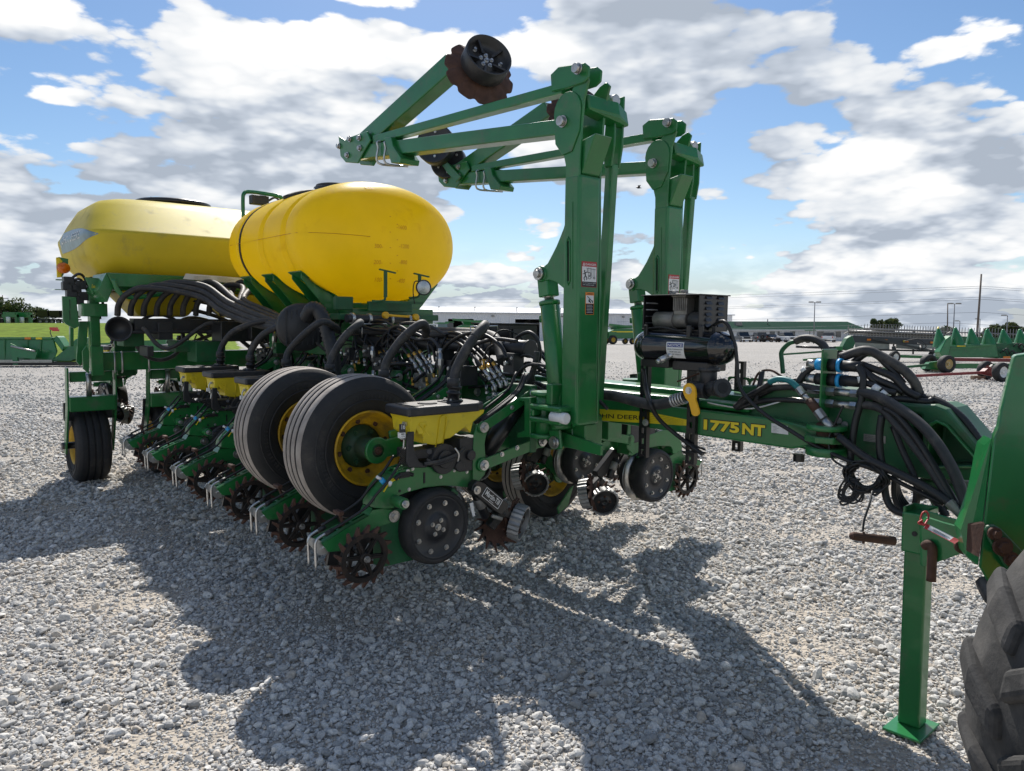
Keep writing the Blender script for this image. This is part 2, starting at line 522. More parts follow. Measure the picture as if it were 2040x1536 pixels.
def put_text(mb, txt, origin, xdir, ydir, height, m=0, width=None, offset=0.0, shear=0.0, align='L', lift=0.0):
    """Flat lettering of a cap height, laid on the plane spanned by xdir and ydir."""
    vs, fs = text_mesh(txt, 1.0, offset, shear)
    if not vs: return
    xs = [v[0] for v in vs]; ys = [v[1] for v in vs]
    x0, x1 = min(xs), max(xs); y0, y1 = min(ys), max(ys)
    sy = height / (y1 - y0)
    sx = sy if width is None else width / (x1 - x0)
    o = Vector(origin); X = Vector(xdir).normalized(); Y = Vector(ydir).normalized(); Zn = X.cross(Y)
    dx = {'L': 0.0, 'C': -(x1 - x0) * sx / 2, 'R': -(x1 - x0) * sx}[align]
    mb.add([o + X * ((v[0] - x0) * sx + dx) + Y * ((v[1] - y0) * sy) + Zn * lift for v in vs], fs, m)


# ------------------------------------------------------------------ the machine's own axes: x forward to its hitch, y to its left, z up
M_O = Vector((0.493, 4.922, 0.0))
_t = math.radians(1.06)
M_FWD = Vector((0.6468 * math.cos(_t), -0.7627 * math.cos(_t), -math.sin(_t)))
M_LEFT = Vector((0.7627, 0.6468, 0.0))
M_UP = M_FWD.cross(M_LEFT)
M_MAT = Matrix((M_FWD, M_LEFT, M_UP)).transposed().to_4x4()
M_MAT.translation = M_O
_RT = Matrix((M_FWD, M_LEFT, M_UP))
_CL = _RT @ (Vector((0, 0, CAM_H)) - M_O)


def _on(px, py, axis, val):
    d = _RT @ pix_dir(px, py)
    t = (val - _CL[axis]) / d[axis]
    return _CL + d * t


def VX(px, py, x): return _on(px, py, 0, x)      # measured on the photograph, on a plane across the machine
def VY(px, py, y): return _on(px, py, 1, y)      # on a plane along the machine
def VZ(px, py, z): return _on(px, py, 2, z)
def PX(l, x): return [VX(a, b, x) for a, b in l]
def PY(l, y): return [VY(a, b, y) for a, b in l]


def WD(px, py, dep):      # world point at a depth
    return Vector((0, 0, CAM_H)) + pix_dir(px, py) * dep


def WG(px, py, z=0.0):
    d = pix_dir(px, py)
    return Vector((0, 0, CAM_H)) + d * ((z - CAM_H) / d.z)
# ------------------------------------------------------------------ ground
def gz(y): return -0.0028 * min(max(0.0, y - 20.0), 200.0)


def ground_material():
    m = bpy.data.materials.new('gravel_ground'); m.use_nodes = True
    nt = m.node_tree; N, L = nt.nodes, nt.links
    b = N['Principled BSDF']; b.inputs['Roughness'].default_value = 0.9
    tc = N.new('ShaderNodeTexCoord'); vec = tc.outputs['Object']
    def vor(scale, feat='F1'):
        n = N.new('ShaderNodeTexVoronoi'); n.feature = feat; L.new(vec, n.inputs['Vector']); n.inputs['Scale'].default_value = scale; return n
    def noise(scale, det=5.0, r=0.6):
        n = N.new('ShaderNodeTexNoise'); L.new(vec, n.inputs['Vector']); n.inputs['Scale'].default_value = scale; n.inputs['Detail'].default_value = det; n.inputs['Roughness'].default_value = r; return n.outputs['Fac']
    def mr(v, a, c, lo, hi):
        n = N.new('ShaderNodeMapRange'); L.new(v, n.inputs['Value'])
        for k, x in zip(('From Min', 'From Max', 'To Min', 'To Max'), (a, c, lo, hi)): n.inputs[k].default_value = x
        return n.outputs['Result']
    v1 = vor(38.0); v2 = vor(15.0)
    sp = N.new('ShaderNodeSeparateColor'); L.new(v1.outputs['Color'], sp.inputs[0])
    sp2 = N.new('ShaderNodeSeparateColor'); L.new(v2.outputs['Color'], sp2.inputs[0])
    cr = N.new('ShaderNodeValToRGB'); L.new(sp.outputs[0], cr.inputs[0])
    e = cr.color_ramp.elements
    e[0].color = (0.21, 0.205, 0.195, 1); e[1].color = (0.50, 0.49, 0.475, 1)
    k = e.new(0.5); k.color = (0.36, 0.352, 0.34, 1); k = e.new(0.85); k.color = (0.41, 0.39, 0.36, 1)
    mul = N.new('ShaderNodeMix'); mul.data_type = 'RGBA'; mul.blend_type = 'MULTIPLY'; mul.inputs[0].default_value = 1.0
    L.new(cr.outputs[0], mul.inputs[6])
    g1 = N.new('ShaderNodeCombineColor')
    f = mr(sp2.outputs[0], 0, 1, 0.76, 1.06)
    for i in range(3): L.new(f, g1.inputs[i])
    L.new(g1.outputs[0], mul.inputs[7])
    # dusty, brownish worn tracks and pale fines
    mx = N.new('ShaderNodeMix'); mx.data_type = 'RGBA'
    sy = N.new('ShaderNodeSeparateXYZ'); L.new(vec, sy.inputs[0])
    tf = N.new('ShaderNodeMath'); tf.operation = 'MULTIPLY'; L.new(mr(noise(0.9, 6.0, 0.65), 0.40, 0.60, 0.45, 0.95), tf.inputs[0]); L.new(mr(sy.outputs['Y'], 7.0, 18.0, 1.0, 0.3), tf.inputs[1])
    L.new(tf.outputs[0], mx.inputs[0]); L.new(mul.outputs[2], mx.inputs[6]); mx.inputs[7].default_value = (0.44, 0.385, 0.315, 1)
    mx2 = N.new('ShaderNodeMix'); mx2.data_type = 'RGBA'; mx2.blend_type = 'MULTIPLY'; mx2.inputs[0].default_value = 1.0
    g2 = N.new('ShaderNodeCombineColor'); f2 = mr(noise(0.13, 4.0, 0.6), 0.3, 0.7, 0.88, 1.1)
    for i in range(3): L.new(f2, g2.inputs[i])
    L.new(mx.outputs[2], mx2.inputs[6]); L.new(g2.outputs[0], mx2.inputs[7])
    L.new(mx2.outputs[2], b.inputs['Base Color'])
    h1 = mr(v1.outputs['Distance'], 0.0, 0.6, 1.0, 0.0); h2 = mr(v2.outputs['Distance'], 0.0, 0.7, 1.0, 0.0)
    ad = N.new('ShaderNodeMath'); ad.operation = 'MULTIPLY_ADD'; L.new(h2, ad.inputs[0]); ad.inputs[1].default_value = 0.8; L.new(h1, ad.inputs[2])
    bp = N.new('ShaderNodeBump'); bp.inputs['Strength'].default_value = 0.8; bp.inputs['Distance'].default_value = 0.022
    L.new(ad.outputs[0], bp.inputs['Height']); L.new(bp.outputs[0], b.inputs['Normal'])
    return m


def build_ground():
    ys = [-40, -10, 0, 4, 8, 12, 16, 20, 26, 34, 45, 60, 80, 100, 130, 160, 220, 400, 1000, 3000]
    xs = [-3000, -800, -200, -80, -40, -20, -10, 0, 10, 20, 40, 80, 200, 800, 3000]
    mb = MB()
    vs = [(x, y, gz(y)) for y in ys for x in xs]
    n = len(xs)
    mb.add(vs, [(j * n + i, j * n + i + 1, (j + 1) * n + i + 1, (j + 1) * n + i) for j in range(len(ys) - 1) for i in range(n - 1)], 0, True)
    g = mb.build('gravel_ground', None, [ground_material()])
    tag(g, 'grey crushed gravel yard', kind='structure')
    return g


ground = build_ground()


def build_stones():
    """Loose gravel near the camera: a few stone shapes laid out by geometry nodes on scattered points."""
    stone_mat = bpy.data.materials.new('limestone_gravel'); stone_mat.use_nodes = True
    nt = stone_mat.node_tree; N, L = nt.nodes, nt.links
    b = N['Principled BSDF']; b.inputs['Roughness'].default_value = 0.82
    oi = N.new('ShaderNodeObjectInfo'); cr = N.new('ShaderNodeValToRGB'); L.new(oi.outputs['Random'], cr.inputs[0])
    e = cr.color_ramp.elements
    e[0].color = (0.25, 0.247, 0.24, 1); e[1].color = (0.68, 0.655, 0.61, 1)
    for p, c in ((0.2, (0.42, 0.41, 0.39)), (0.5, (0.54, 0.525, 0.495)), (0.72, (0.61, 0.59, 0.55)), (0.8, (0.46, 0.40, 0.33)), (0.86, (0.56, 0.54, 0.505))):
        k = e.new(p); k.color = (*c, 1)
    tc = N.new('ShaderNodeTexCoord'); no = N.new('ShaderNodeTexNoise'); L.new(tc.outputs['Object'], no.inputs['Vector'])
    no.inputs['Scale'].default_value = 3.0; no.inputs['Detail'].default_value = 5.0
    hs = N.new('ShaderNodeHueSaturation'); L.new(cr.outputs[0], hs.inputs['Color'])
    mr = N.new('ShaderNodeMapRange'); L.new(no.outputs['Fac'], mr.inputs['Value'])
    mr.inputs['From Min'].default_value = 0.3; mr.inputs['From Max'].default_value = 0.7; mr.inputs['To Min'].default_value = 0.78; mr.inputs['To Max'].default_value = 1.18
    L.new(mr.outputs[0], hs.inputs['Value']); L.new(hs.outputs[0], b.inputs['Base Color'])
    protos = []
    col = bpy.data.collections.new('gravel_stone_shapes')
    for k in range(7):
        bm = bmesh.new(); bmesh.ops.create_icosphere(bm, subdivisions=2, radius=1.0)
        sc = Vector((1.0, RNG.uniform(0.6, 0.95), RNG.uniform(0.42, 0.7)))
        cuts = [(Vector(RNG.normal(size=3)).normalized(), RNG.uniform(0.45, 0.8)) for _ in range(7)]
        for v in bm.verts:
            p = v.co.copy()
            for nrm, dd in cuts:            # broken faces
                t = p.dot(nrm) - dd
                if t > 0: p -= nrm * t * 0.92
            p *= 1.0 + 0.10 * mnoise.noise(p * 2.3 + Vector((k * 9, 0, 0)))
            v.co = Vector((p.x * sc.x, p.y * sc.y, p.z * sc.z))
        me = bpy.data.meshes.new('gravel_stone'); bm.to_mesh(me); bm.free()
        me.materials.append(stone_mat)
        o = bpy.data.objects.new('gravel_stone', me); col.objects.link(o); protos.append(o)
    # scattered points, denser towards the camera
    pts, rad = [], []
    bands = [(1.35, 3.0, 4900, 0.0086), (3.0, 4.5, 3800, 0.0094), (4.5, 6.5, 2500, 0.0106), (6.5, 9.5, 1250, 0.0130), (9.5, 14.0, 420, 0.0175), (14.0, 20.0, 190, 0.020), (20.0, 28.0, 50, 0.020), (28.0, 42.0, 9, 0.021)]
    for y0, y1, dens, r in bands:
        w1 = 0.78 * y1 + 0.5
        n = int((y1 - y0) * 2 * w1 * dens)
        P = RNG.uniform(size=(n, 2)); x = (P[:, 0] * 2 - 1) * w1; y = y0 + P[:, 1] * (y1 - y0)
        nz = np.sin(x * 2.3 + 1.3 * np.sin(y * 1.7 + .4)) * np.sin(y * 2.9 + 1.1 * np.sin(x * 2.1)) + .6 * np.sin(x * 5.1 + 2 * np.sin(y * 3.3)) * np.sin(y * 6.3 + x)
        keep = (np.abs(x) < 0.78 * y + 0.5) & (RNG.uniform(size=n) > np.clip((nz - .2) * 1.1, 0, .86))
        x, y = x[keep], y[keep]
        rr = np.clip(r * np.exp(RNG.normal(0, 0.48, size=len(x))), 0.006, 0.040)
        pts.append(np.stack([x, y, rr * RNG.uniform(0.10, 0.55, size=len(x))], 1)); rad.append(rr)
    for y0, y1, dens in ((1.35, 3.2, 4200), (3.2, 5.0, 2600), (5.0, 7.0, 1300)):      # fines between the stones
        w1 = 0.78 * y1 + 0.5; n = int((y1 - y0) * 2 * w1 * dens); P = RNG.uniform(size=(n, 2)); x = (P[:, 0] * 2 - 1) * w1; y = y0 + P[:, 1] * (y1 - y0)
        k = np.abs(x) < 0.78 * y + 0.5; x, y = x[k], y[k]; rr = np.clip(.0048 * np.exp(RNG.normal(0, .35, len(x))), .002, .009)
        pts.append(np.stack([x, y, rr * .3], 1)); rad.append(rr)
    pts = np.concatenate(pts); rad = np.concatenate(rad)
    me = bpy.data.meshes.new('loose_gravel')
    me.vertices.add(len(pts)); me.vertices.foreach_set('co', pts.astype(np.float32).ravel())
    a = me.attributes.new('size', 'FLOAT', 'POINT'); a.data.foreach_set('value', rad.astype(np.float32))
    ro = np.stack([RNG.normal(0, 0.35, len(pts)), RNG.normal(0, 0.35, len(pts)), RNG.uniform(0, 6.283, len(pts))], 1)
    a = me.attributes.new('turn', 'FLOAT_VECTOR', 'POINT'); a.data.foreach_set('vector', ro.astype(np.float32).ravel())
    ob = bpy.data.objects.new('loose_gravel', me); COL.objects.link(ob)
    tag(ob, 'loose grey limestone gravel lying all over the yard', kind='stuff')
    ng = bpy.data.node_groups.new('lay_gravel', 'GeometryNodeTree')
    ng.interface.new_socket('Geometry', in_out='INPUT', socket_type='NodeSocketGeometry')
    ng.interface.new_socket('Geometry', in_out='OUTPUT', socket_type='NodeSocketGeometry')
    N, L = ng.nodes, ng.links
    gi = N.new('NodeGroupInput'); go = N.new('NodeGroupOutput')
    m2p = N.new('GeometryNodeMeshToPoints'); L.new(gi.outputs[0], m2p.inputs[0])
    ci = N.new('GeometryNodeCollectionInfo'); ci.inputs[0].default_value = col; ci.inputs['Separate Children'].default_value = True; ci.inputs['Reset Children'].default_value = True
    iop = N.new('GeometryNodeInstanceOnPoints'); L.new(m2p.outputs[0], iop.inputs['Points']); L.new(ci.outputs[0], iop.inputs['Instance'])
    iop.inputs['Pick Instance'].default_value = True
    rv = N.new('FunctionNodeRandomValue'); rv.data_type = 'INT'
    rv.inputs['Min'].default_value = 0  # float default untouched
    for s in rv.inputs:
        if s.type == 'INT' and s.name == 'Min': s.default_value = 0
        if s.type == 'INT' and s.name == 'Max': s.default_value = 6
    outi = [s for s in rv.outputs if s.type == 'INT'][0]
    L.new(outi, iop.inputs['Instance Index'])
    sz = N.new('GeometryNodeInputNamedAttribute'); sz.data_type = 'FLOAT'; sz.inputs[0].default_value = 'size'
    tu = N.new('GeometryNodeInputNamedAttribute'); tu.data_type = 'FLOAT_VECTOR'; tu.inputs[0].default_value = 'turn'
    so = [s for s in sz.outputs if s.enabled and s.name == 'Attribute'][0]; to = [s for s in tu.outputs if s.enabled and s.name == 'Attribute'][0]
    L.new(so, iop.inputs['Scale'])
    e2r = N.new('FunctionNodeEulerToRotation'); L.new(to, e2r.inputs[0]); L.new(e2r.outputs[0], iop.inputs['Rotation'])
    L.new(iop.outputs[0], go.inputs[0])
    md = ob.modifiers.new('lay', 'NODES'); md.node_group = ng


build_stones()

# ------------------------------------------------------------------ grass bank on the left
def grass_h(x, y):
    t = min(max((y - 39.0) / 46.0, 0.0), 1.0)
    e = min(max((-0.385 * y - x) / 5.0, 0.0), 1.0)
    s = t * t * (3 - 2 * t)
    return (2.62 - gz(80)) * s * e * e * (3 - 2 * e) + gz(y) + (0.02 if e > 0 else -0.1)


GRASS = make_mat('mown_grass', (0.120, 0.175, 0.018), 0.95, spec=0.08, var=0.4, vscale=1.3, dirt=(0.17, 0.20, 0.03), dirt_amt=0.45, dirt_scale=0.25, bump=0.8, bump_scale=25)
mb = MB()
gx = list(np.linspace(-130, -14, 40)); gy = list(np.linspace(38, 175, 44))
vs = [(x, y, grass_h(x, y)) for y in gy for x in gx]; n = len(gx)
mb.add(vs, [(j * n + i, j * n + i + 1, (j + 1) * n + i + 1, (j + 1) * n + i) for j in range(len(gy) - 1) for i in range(n - 1)
            if min(-0.385 * gy[j + a] - gx[i + b] for a in (0, 1) for b in (0, 1)) > -3], 0, True)
gr = mb.build('grass_bank', None, [GRASS]); tag(gr, 'mown green grass bank rising beyond the gravel', kind='structure')
# ------------------------------------------------------------------ white metal buildings
def siding_mat(name, c0, c1, pitch):
    m = bpy.data.materials.new(name); m.use_nodes = True; nt = m.node_tree; N, L = nt.nodes, nt.links
    b = N['Principled BSDF']; b.inputs['Roughness'].default_value = 0.45
    tc = N.new('ShaderNodeTexCoord')
    w = N.new('ShaderNodeTexWave'); w.wave_type = 'BANDS'; w.bands_direction = 'X'; L.new(tc.outputs['Object'], w.inputs['Vector'])
    w.inputs['Scale'].default_value = 1.0 / pitch * 0.314; w.inputs['Distortion'].default_value = 0
    no = N.new('ShaderNodeTexNoise'); L.new(tc.outputs['Object'], no.inputs['Vector']); no.inputs['Scale'].default_value = 0.4; no.inputs['Detail'].default_value = 6
    mx = N.new('ShaderNodeMix'); mx.data_type = 'RGBA'; L.new(no.outputs['Fac'], mx.inputs[0]); mx.inputs[6].default_value = (*c0, 1); mx.inputs[7].default_value = (*c1, 1)
    L.new(mx.outputs[2], b.inputs['Base Color'])
    bp = N.new('ShaderNodeBump'); bp.inputs['Strength'].default_value = 1.0; bp.inputs['Distance'].default_value = 0.06; L.new(w.outputs['Fac'], bp.inputs['Height']); L.new(bp.outputs[0], b.inputs['Normal'])
    return m


SIDING = siding_mat('white_ribbed_siding', (0.74, 0.74, 0.75), (0.66, 0.66, 0.67), 0.45)
ROOF_W = make_mat('pale_metal_roof', (0.55, 0.56, 0.58), 0.4, metal=0.2, var=0.08, vscale=0.5)
ROOF_G = make_mat('dark_green_roof_metal', (0.012, 0.045, 0.030), 0.95, spec=0.05, var=0.1, vscale=.3)
TRIM = make_mat('white_trim', (0.78, 0.78, 0.78), 0.5)
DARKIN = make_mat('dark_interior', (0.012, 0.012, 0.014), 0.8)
DOORG = make_mat('grey_steel_door', (0.16, 0.17, 0.18), 0.5)


def frame_from(pa, pb):
    """Local axes of a wall seen from a to b (world points): x along it, y away from the viewer."""
    a, b = Vector(pa), Vector(pb); d = (b - a); d.z = 0
    return a, d.normalized(), d.length


def wall_obj(name, label, pa, pb, h, depth, roof_h, mats, cat='building'):
    a, dx, ln = frame_from(pa, pb)
    e = empty(name, a, math.atan2(dx.y, dx.x))
    tag(e, label, cat)
    return e, ln


# long white workshop behind the planter
D0, D1 = 148.0, 182.0
A = Vector(((640 - 1020) / 1475 * D0, D0, gz(D0) - 0.2)); B = Vector(((1457 - 1020) / 1475 * D1, D1, gz(D1) - 0.2))
shop, LN = wall_obj('workshop_building', 'long white ribbed metal workshop with open dark doorways behind the planter', A, B, 6.9, 30, 1, None)
H = 6.35
def px_to_s(px):      # distance along the workshop wall for a picture column
    k = (px - 1020) / 1475
    dx = (B - A).normalized()
    # A.x + s dx.x = k (A.y + s dx.y)
    return (k * A.y - A.x) / (dx.x - k * dx.y)
doors = [(px_to_s(893), px_to_s(944), 4.9), (px_to_s(1026), px_to_s(1075), 4.9), (px_to_s(1160), px_to_s(1204), 4.9), (px_to_s(745), px_to_s(800), 4.9)]
doors.sort()
mb = MB(); s0 = 0.0
for (a, b, hh) in doors:
    mb.span((s0, 0, 0), (a, 0.25, H)); mb.span((a, 0, hh), (b, 0.25, H)); s0 = b
mb.span((s0, 0, 0), (LN, 0.25, H))
mb.span((0, 0.25, 0), (0.25, 30, H)); mb.span((LN - 0.25, 0.25, 0), (LN, 30, H)); mb.span((0, 29.8, 0), (LN, 30.05, H))
mb.build('wall', shop, [SIDING])
mb = MB(); mb.add([(-.4, -.5, H), (LN + .4, -.5, H), (LN + .4, 15, H + 1.5), (-.4, 15, H + 1.5), (-.4, 30.4, H), (LN + .4, 30.4, H), (-.4, -.5, H - .25), (LN + .4, -.5, H - .25), (LN + .4, 30.4, H - .25), (-.4, 30.4, H - .25)],
      [(0, 1, 2, 3), (3, 2, 5, 4), (6, 7, 1, 0), (7, 8, 5, 2, 1), (9, 6, 0, 3, 4), (8, 9, 4, 5), (6, 9, 8, 7)])
mb.build('roof', shop, [ROOF_W])
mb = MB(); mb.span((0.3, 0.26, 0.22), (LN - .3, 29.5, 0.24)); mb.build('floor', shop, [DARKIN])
for (a, b, hh) in doors:
    mb = MB(); t = .18
    mb.span((a - t, -.05, 0), (a, .28, hh + t)); mb.span((b, -.05, 0), (b + t, .28, hh + t)); mb.span((a, -.05, hh), (b, .28, hh + t))
    mb.build('door_frame', shop, [TRIM])
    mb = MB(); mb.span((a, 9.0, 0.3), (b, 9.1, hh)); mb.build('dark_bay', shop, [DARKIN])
for px in (880, 952, 1036, 1123, 1210, 1300):
    s = px_to_s(px); mb = MB(); mb.cyl((s, 2.0, H), (s, 2.0, H + 1.0), .12, n=8); mb.cyl((s, 2.0, H + 1.0), (s, 2.0, H + 1.15), .2, n=8); mb.build('roof_vent', shop, [GREYP])
for px in (850, 855, 982, 1118, 1240):
    s = px_to_s(px); mb = MB(); mb.span((s - .25, -.35, H - .95), (s + .25, -.003, H - .65)); mb.build('wall_lamp', shop, [GREYP])
for px in (890, 1016, 1150, 1280, 1400):
    s = px_to_s(px); mb = MB(); mb.span((s - .06, -.15, .2), (s + .06, -.003, H - .3)); mb.build('downspout', shop, [TRIM])

# lower office building with the green roof
D2 = 150.0
A2 = Vector(((1452 - 1020) / 1475 * D2, D2, gz(D2) - 0.1)); B2 = Vector(((1722 - 1020) / 1475 * (D2 + 4), D2 + 4, gz(D2) - 0.1))
off, L2 = wall_obj('office_building', 'low white office building with dark green sloping roof behind the parked cars', A2, B2, 3, 14, 1, None)
def o_s(px):
    k = (px - 1020) / 1475; dx = (B2 - A2).normalized()
    return (k * A2.y - A2.x) / (dx.x - k * dx.y)
mb = MB(); mb.span((0, 0, 0), (L2, .2, 2.55)); mb.span((0, .2, 0), (.2, 14, 2.55)); mb.span((L2 - .2, .2, 0), (L2, 14, 2.55)); mb.span((0, 13.8, 0), (L2, 14.05, 2.55)); mb.build('wall', off, [SIDING])
mb = MB(); mb.add([(-.3, -.8, 2.45), (L2 + .3, -.8, 2.45), (L2 + .3, 7, 4.25), (-.3, 7, 4.25), (L2 + .3, 14.5, 2.45), (-.3, 14.5, 2.45)], [(0, 1, 2, 3), (3, 2, 4, 5), (0, 5, 4, 1), (0, 3, 5), (1, 4, 2)]); mb.build('roof', off, [ROOF_G])
mb = MB(); mb.span((-.3, -.88, 2.33), (L2 + .3, -.803, 2.5)); mb.build('gutter', off, [TRIM])
for px, w, z0, z1 in ((1537, 1.1, 1.0, 2.1), (1577, 1.2, .2, 2.15), (1552, 1.0, .05, 2.1), (1632, 1.4, .9, 2.1), (1645, 1.6, .1, 2.1), (1668, 1.2, .9, 2.1)):
    s = o_s(px); mb = MB(); mb.span((s - w / 2 - .08, -.05, z0 - .06), (s + w / 2 + .08, -.003, z1 + .08)); f = mb.build('window' if z0 > .5 else 'door', off, [TRIM])
    mb = MB(); mb.span((s - w / 2, -.09, z0), (s + w / 2, -.053, z1)); mb.build('pane', f, [GLASS_D])
mb = MB(); mb.cyl((o_s(1546), 4, 3.4), (o_s(1546), 4, 4.7), .1, n=8); mb.build('roof_vent', off, [GREYP])
mb = MB(); mb.span((o_s(1478), 3.0, 3.2), (o_s(1490), 4.0, 4.1)); mb.build('roof_unit', off, [GREYP])
# round white gable end that shows beside it
mb = MB(); c = Vector(((1458 - 1020) / 1475 * 172, 172, gz(172)))
mb.cyl(c + Vector((-1.5, 0, 0)), c + Vector((2.5, 0, 0)), 3.4, n=10); mb.cyl(c + Vector((2.5, 0, 0)), c + Vector((4.4, 0, 0)), 3.4, 2.0, n=10)
mb.build('storage_tank', None, [TRIM]); tag(bpy.data.objects['storage_tank'], 'rounded white storage tank end beside the office roof', 'tank')


# ------------------------------------------------------------------ parked cars in front of the office
def car_paint(name, c): return make_mat(name, c, 0.28, spec=0.5, coat=0.5, var=0.03)
GLASS_C = make_mat('tinted_car_glass', (0.02, 0.025, 0.03), 0.06, spec=0.8)
CHROME = make_mat('chrome_trim', (0.6, 0.6, 0.62), 0.15, metal=1.0)
HEADL = make_mat('headlamp_lens', (0.6, 0.6, 0.62), 0.1, metal=0.3, coat=0.5)


def build_car(name, label, cat, paint, kind, px, dep, rz=0.0, rear=False):
    e = empty(name, ((px - 1020) / 1475 * dep, dep, gz(dep)), rz + (PI if rear else 0)); tag(e, label, cat, 'vehicles parked in front of the office')
    W, Ln, Hh = {'pickup': (1.98, 5.6, 1.88), 'suv': (1.9, 4.4, 1.84), 'sedan': (1.82, 4.7, 1.46)}[kind]
    hw = W / 2
    # y runs from nose (-) to tail (+)
    y0, y1 = -Ln / 2, Ln / 2
    hood = {'pickup': 1.12, 'suv': 1.1, 'sedan': .92}[kind]
    if kind == 'pickup': prof = [(y0 + .1, .42), (y0, .75), (y0 + .08, hood - .05), (y0 + 1.5, hood), (y0 + 1.6, hood + .03), (y1 - .03, hood + .06), (y1, .5), (y1 - .2, .42)]
    elif kind == 'suv': prof = [(y0 + .1, .42), (y0, .7), (y0 + .08, hood - .06), (y0 + 1.3, hood), (y1 - .02, hood + .03), (y1, .55), (y1 - .15, .42)]
    else: prof = [(y0 + .12, .28), (y0, .55), (y0 + .15, hood - .12), (y0 + 1.3, hood), (y1 - .9, hood + .06), (y1 - .05, hood), (y1, .55), (y1 - .15, .3)]
    mb = MB(); mb.prism([(-hw, y, z) for y, z in prof], (W, 0, 0)); mb.build('body', e, [paint], bevel=.07, seg=2)
    cab = {'pickup': (y0 + 1.5, y0 + 2.1, y0 + 3.35, y0 + 3.6), 'suv': (y0 + 1.25, y0 + 1.75, y1 - .3, y1 - .05), 'sedan': (y0 + 1.25, y0 + 2.0, y1 - 1.55, y1 - .75)}[kind]
    mb = MB(); i = .16
    vs = [(-hw + .04, cab[0], hood), (hw - .04, cab[0], hood), (hw - .04, cab[3], hood + .04), (-hw + .04, cab[3], hood + .04), (-hw + i, cab[1], Hh), (hw - i, cab[1], Hh), (hw - i, cab[2], Hh), (-hw + i, cab[2], Hh)]
    mb.add(vs, [(0, 1, 5, 4), (1, 2, 6, 5), (2, 3, 7, 6), (3, 0, 4, 7), (0, 3, 2, 1)], 0); mb.build('window_glass', e, [GLASS_C])
    mb = MB(); mb.span((-hw + i - .02, cab[1] - .05, Hh - .03), (hw - i + .02, cab[2] + .05, Hh + .03)); mb.build('roof', e, [paint], bevel=.03)
    mb = MB(); fy = y0 - .02
    mb.span((-hw * .62, fy, .62), (hw * .62, y0 + .1, hood - .18)); mb.build('grille', e, [BLK])
    for s in (-1, 1):
        mb = MB(); mb.span((s * hw * .95 - (.0 if s < 0 else .3), fy, hood - .42), (s * hw * .95 + (.3 if s < 0 else .0), y0 + .12, hood - .16)); mb.build('headlight', e, [HEADL])
        mb = MB(); mb.span((s * hw * .97 - (.0 if s < 0 else .14), y1 - .1, hood - .35), (s * hw * .97 + (.14 if s < 0 else .0), y1 + .02, hood + .0)); mb.build('tail_light', e, [REDLENS])
        mb = MB(); mb.span((s * (hw + .02), cab[0] + .2, hood + .04), (s * (hw + .22), cab[0] + .32, hood + .22)); mb.build('mirror', e, [BLK])
        for yy in (y0 + .95, y1 - 1.05):
            mb = MB(); r = .40 if kind != 'sedan' else .34
            mb.lathe([(r * .6, -.12), (r * .95, -.12), (r, -.06), (r, .06), (r * .95, .12), (r * .6, .12)], (s * (hw - .12), yy, r), (1, 0, 0), 18, close=True)
            w = mb.build('wheel', e, [RUB]); mb = MB(); mb.cyl((s * (hw - .16), yy, r), (s * (hw - .02), yy, r), r * .6, n=12); mb.build('rim', w, [CHROME])
    mb = MB(); mb.span((-hw + .03, y0 - .06, .42), (hw - .03, y0 + .08, .62)); mb.build('front_bumper', e, [CHROME if kind == 'pickup' else BLK])
    mb = MB(); mb.span((-hw + .03, y1 - .08, .45), (hw - .03, y1 + .06, .65)); mb.build('rear_bumper', e, [CHROME if kind == 'pickup' else BLK])
    if kind == 'suv':
        mb = MB(); mb.lathe([(.2, 0), (.36, 0), (.38, .1), (.34, .2), (.2, .2)], (0, y1 + .06, 1.02), (0, 1, 0), 16, close=True); mb.build('spare_wheel', e, [RUB])
    return e


P_DARK = car_paint('dark_car_paint', (0.03, 0.032, 0.035)); P_BROWN = car_paint('bronze_car_paint', (0.09, 0.065, 0.05)); P_WHITE = car_paint('white_car_paint', (0.72, 0.72, 0.72)); P_GREY = car_paint('grey_car_paint', (0.10, 0.10, 0.105))
build_car('parked_pickup', 'dark pickup truck, leftmost vehicle in front of the office', 'pickup truck', P_DARK, 'pickup', 1478, 141)
build_car('parked_suv', 'dark grey off-road car with spare wheel on its tail', 'car', P_GREY, 'suv', 1510, 141, rear=True)
build_car('parked_sedan', 'low bronze sedan between the off-road car and a white pickup', 'car', P_BROWN, 'sedan', 1535, 139, rz=.25)
build_car('parked_pickup', 'white pickup truck facing out in the middle of the office front', 'pickup truck', P_WHITE, 'pickup', 1564, 137, rz=.15)
build_car('parked_pickup', 'white pickup truck parked at the right end of the office', 'pickup truck', P_WHITE, 'pickup', 1650, 137, rz=-.5, rear=True)


# ------------------------------------------------------------------ green farm machines in the yard
def ag_wheel(mb, c, r, w, ax=(1, 0, 0), rim=.55, n=20):
    mb.lathe([(r * rim, -w / 2), (r * .93, -w / 2), (r, -w * .32), (r, w * .32), (r * .93, w / 2), (r * rim, w / 2)], c, ax, n, m=0, close=True)
    mb.lathe([(r * rim, -w * .3), (r * .2, -w * .12), (.001, -w * .2)], c, ax, n, m=1); mb.lathe([(r * rim, w * .3), (r * .2, w * .12), (.001, w * .2)], c, ax, n, m=1)


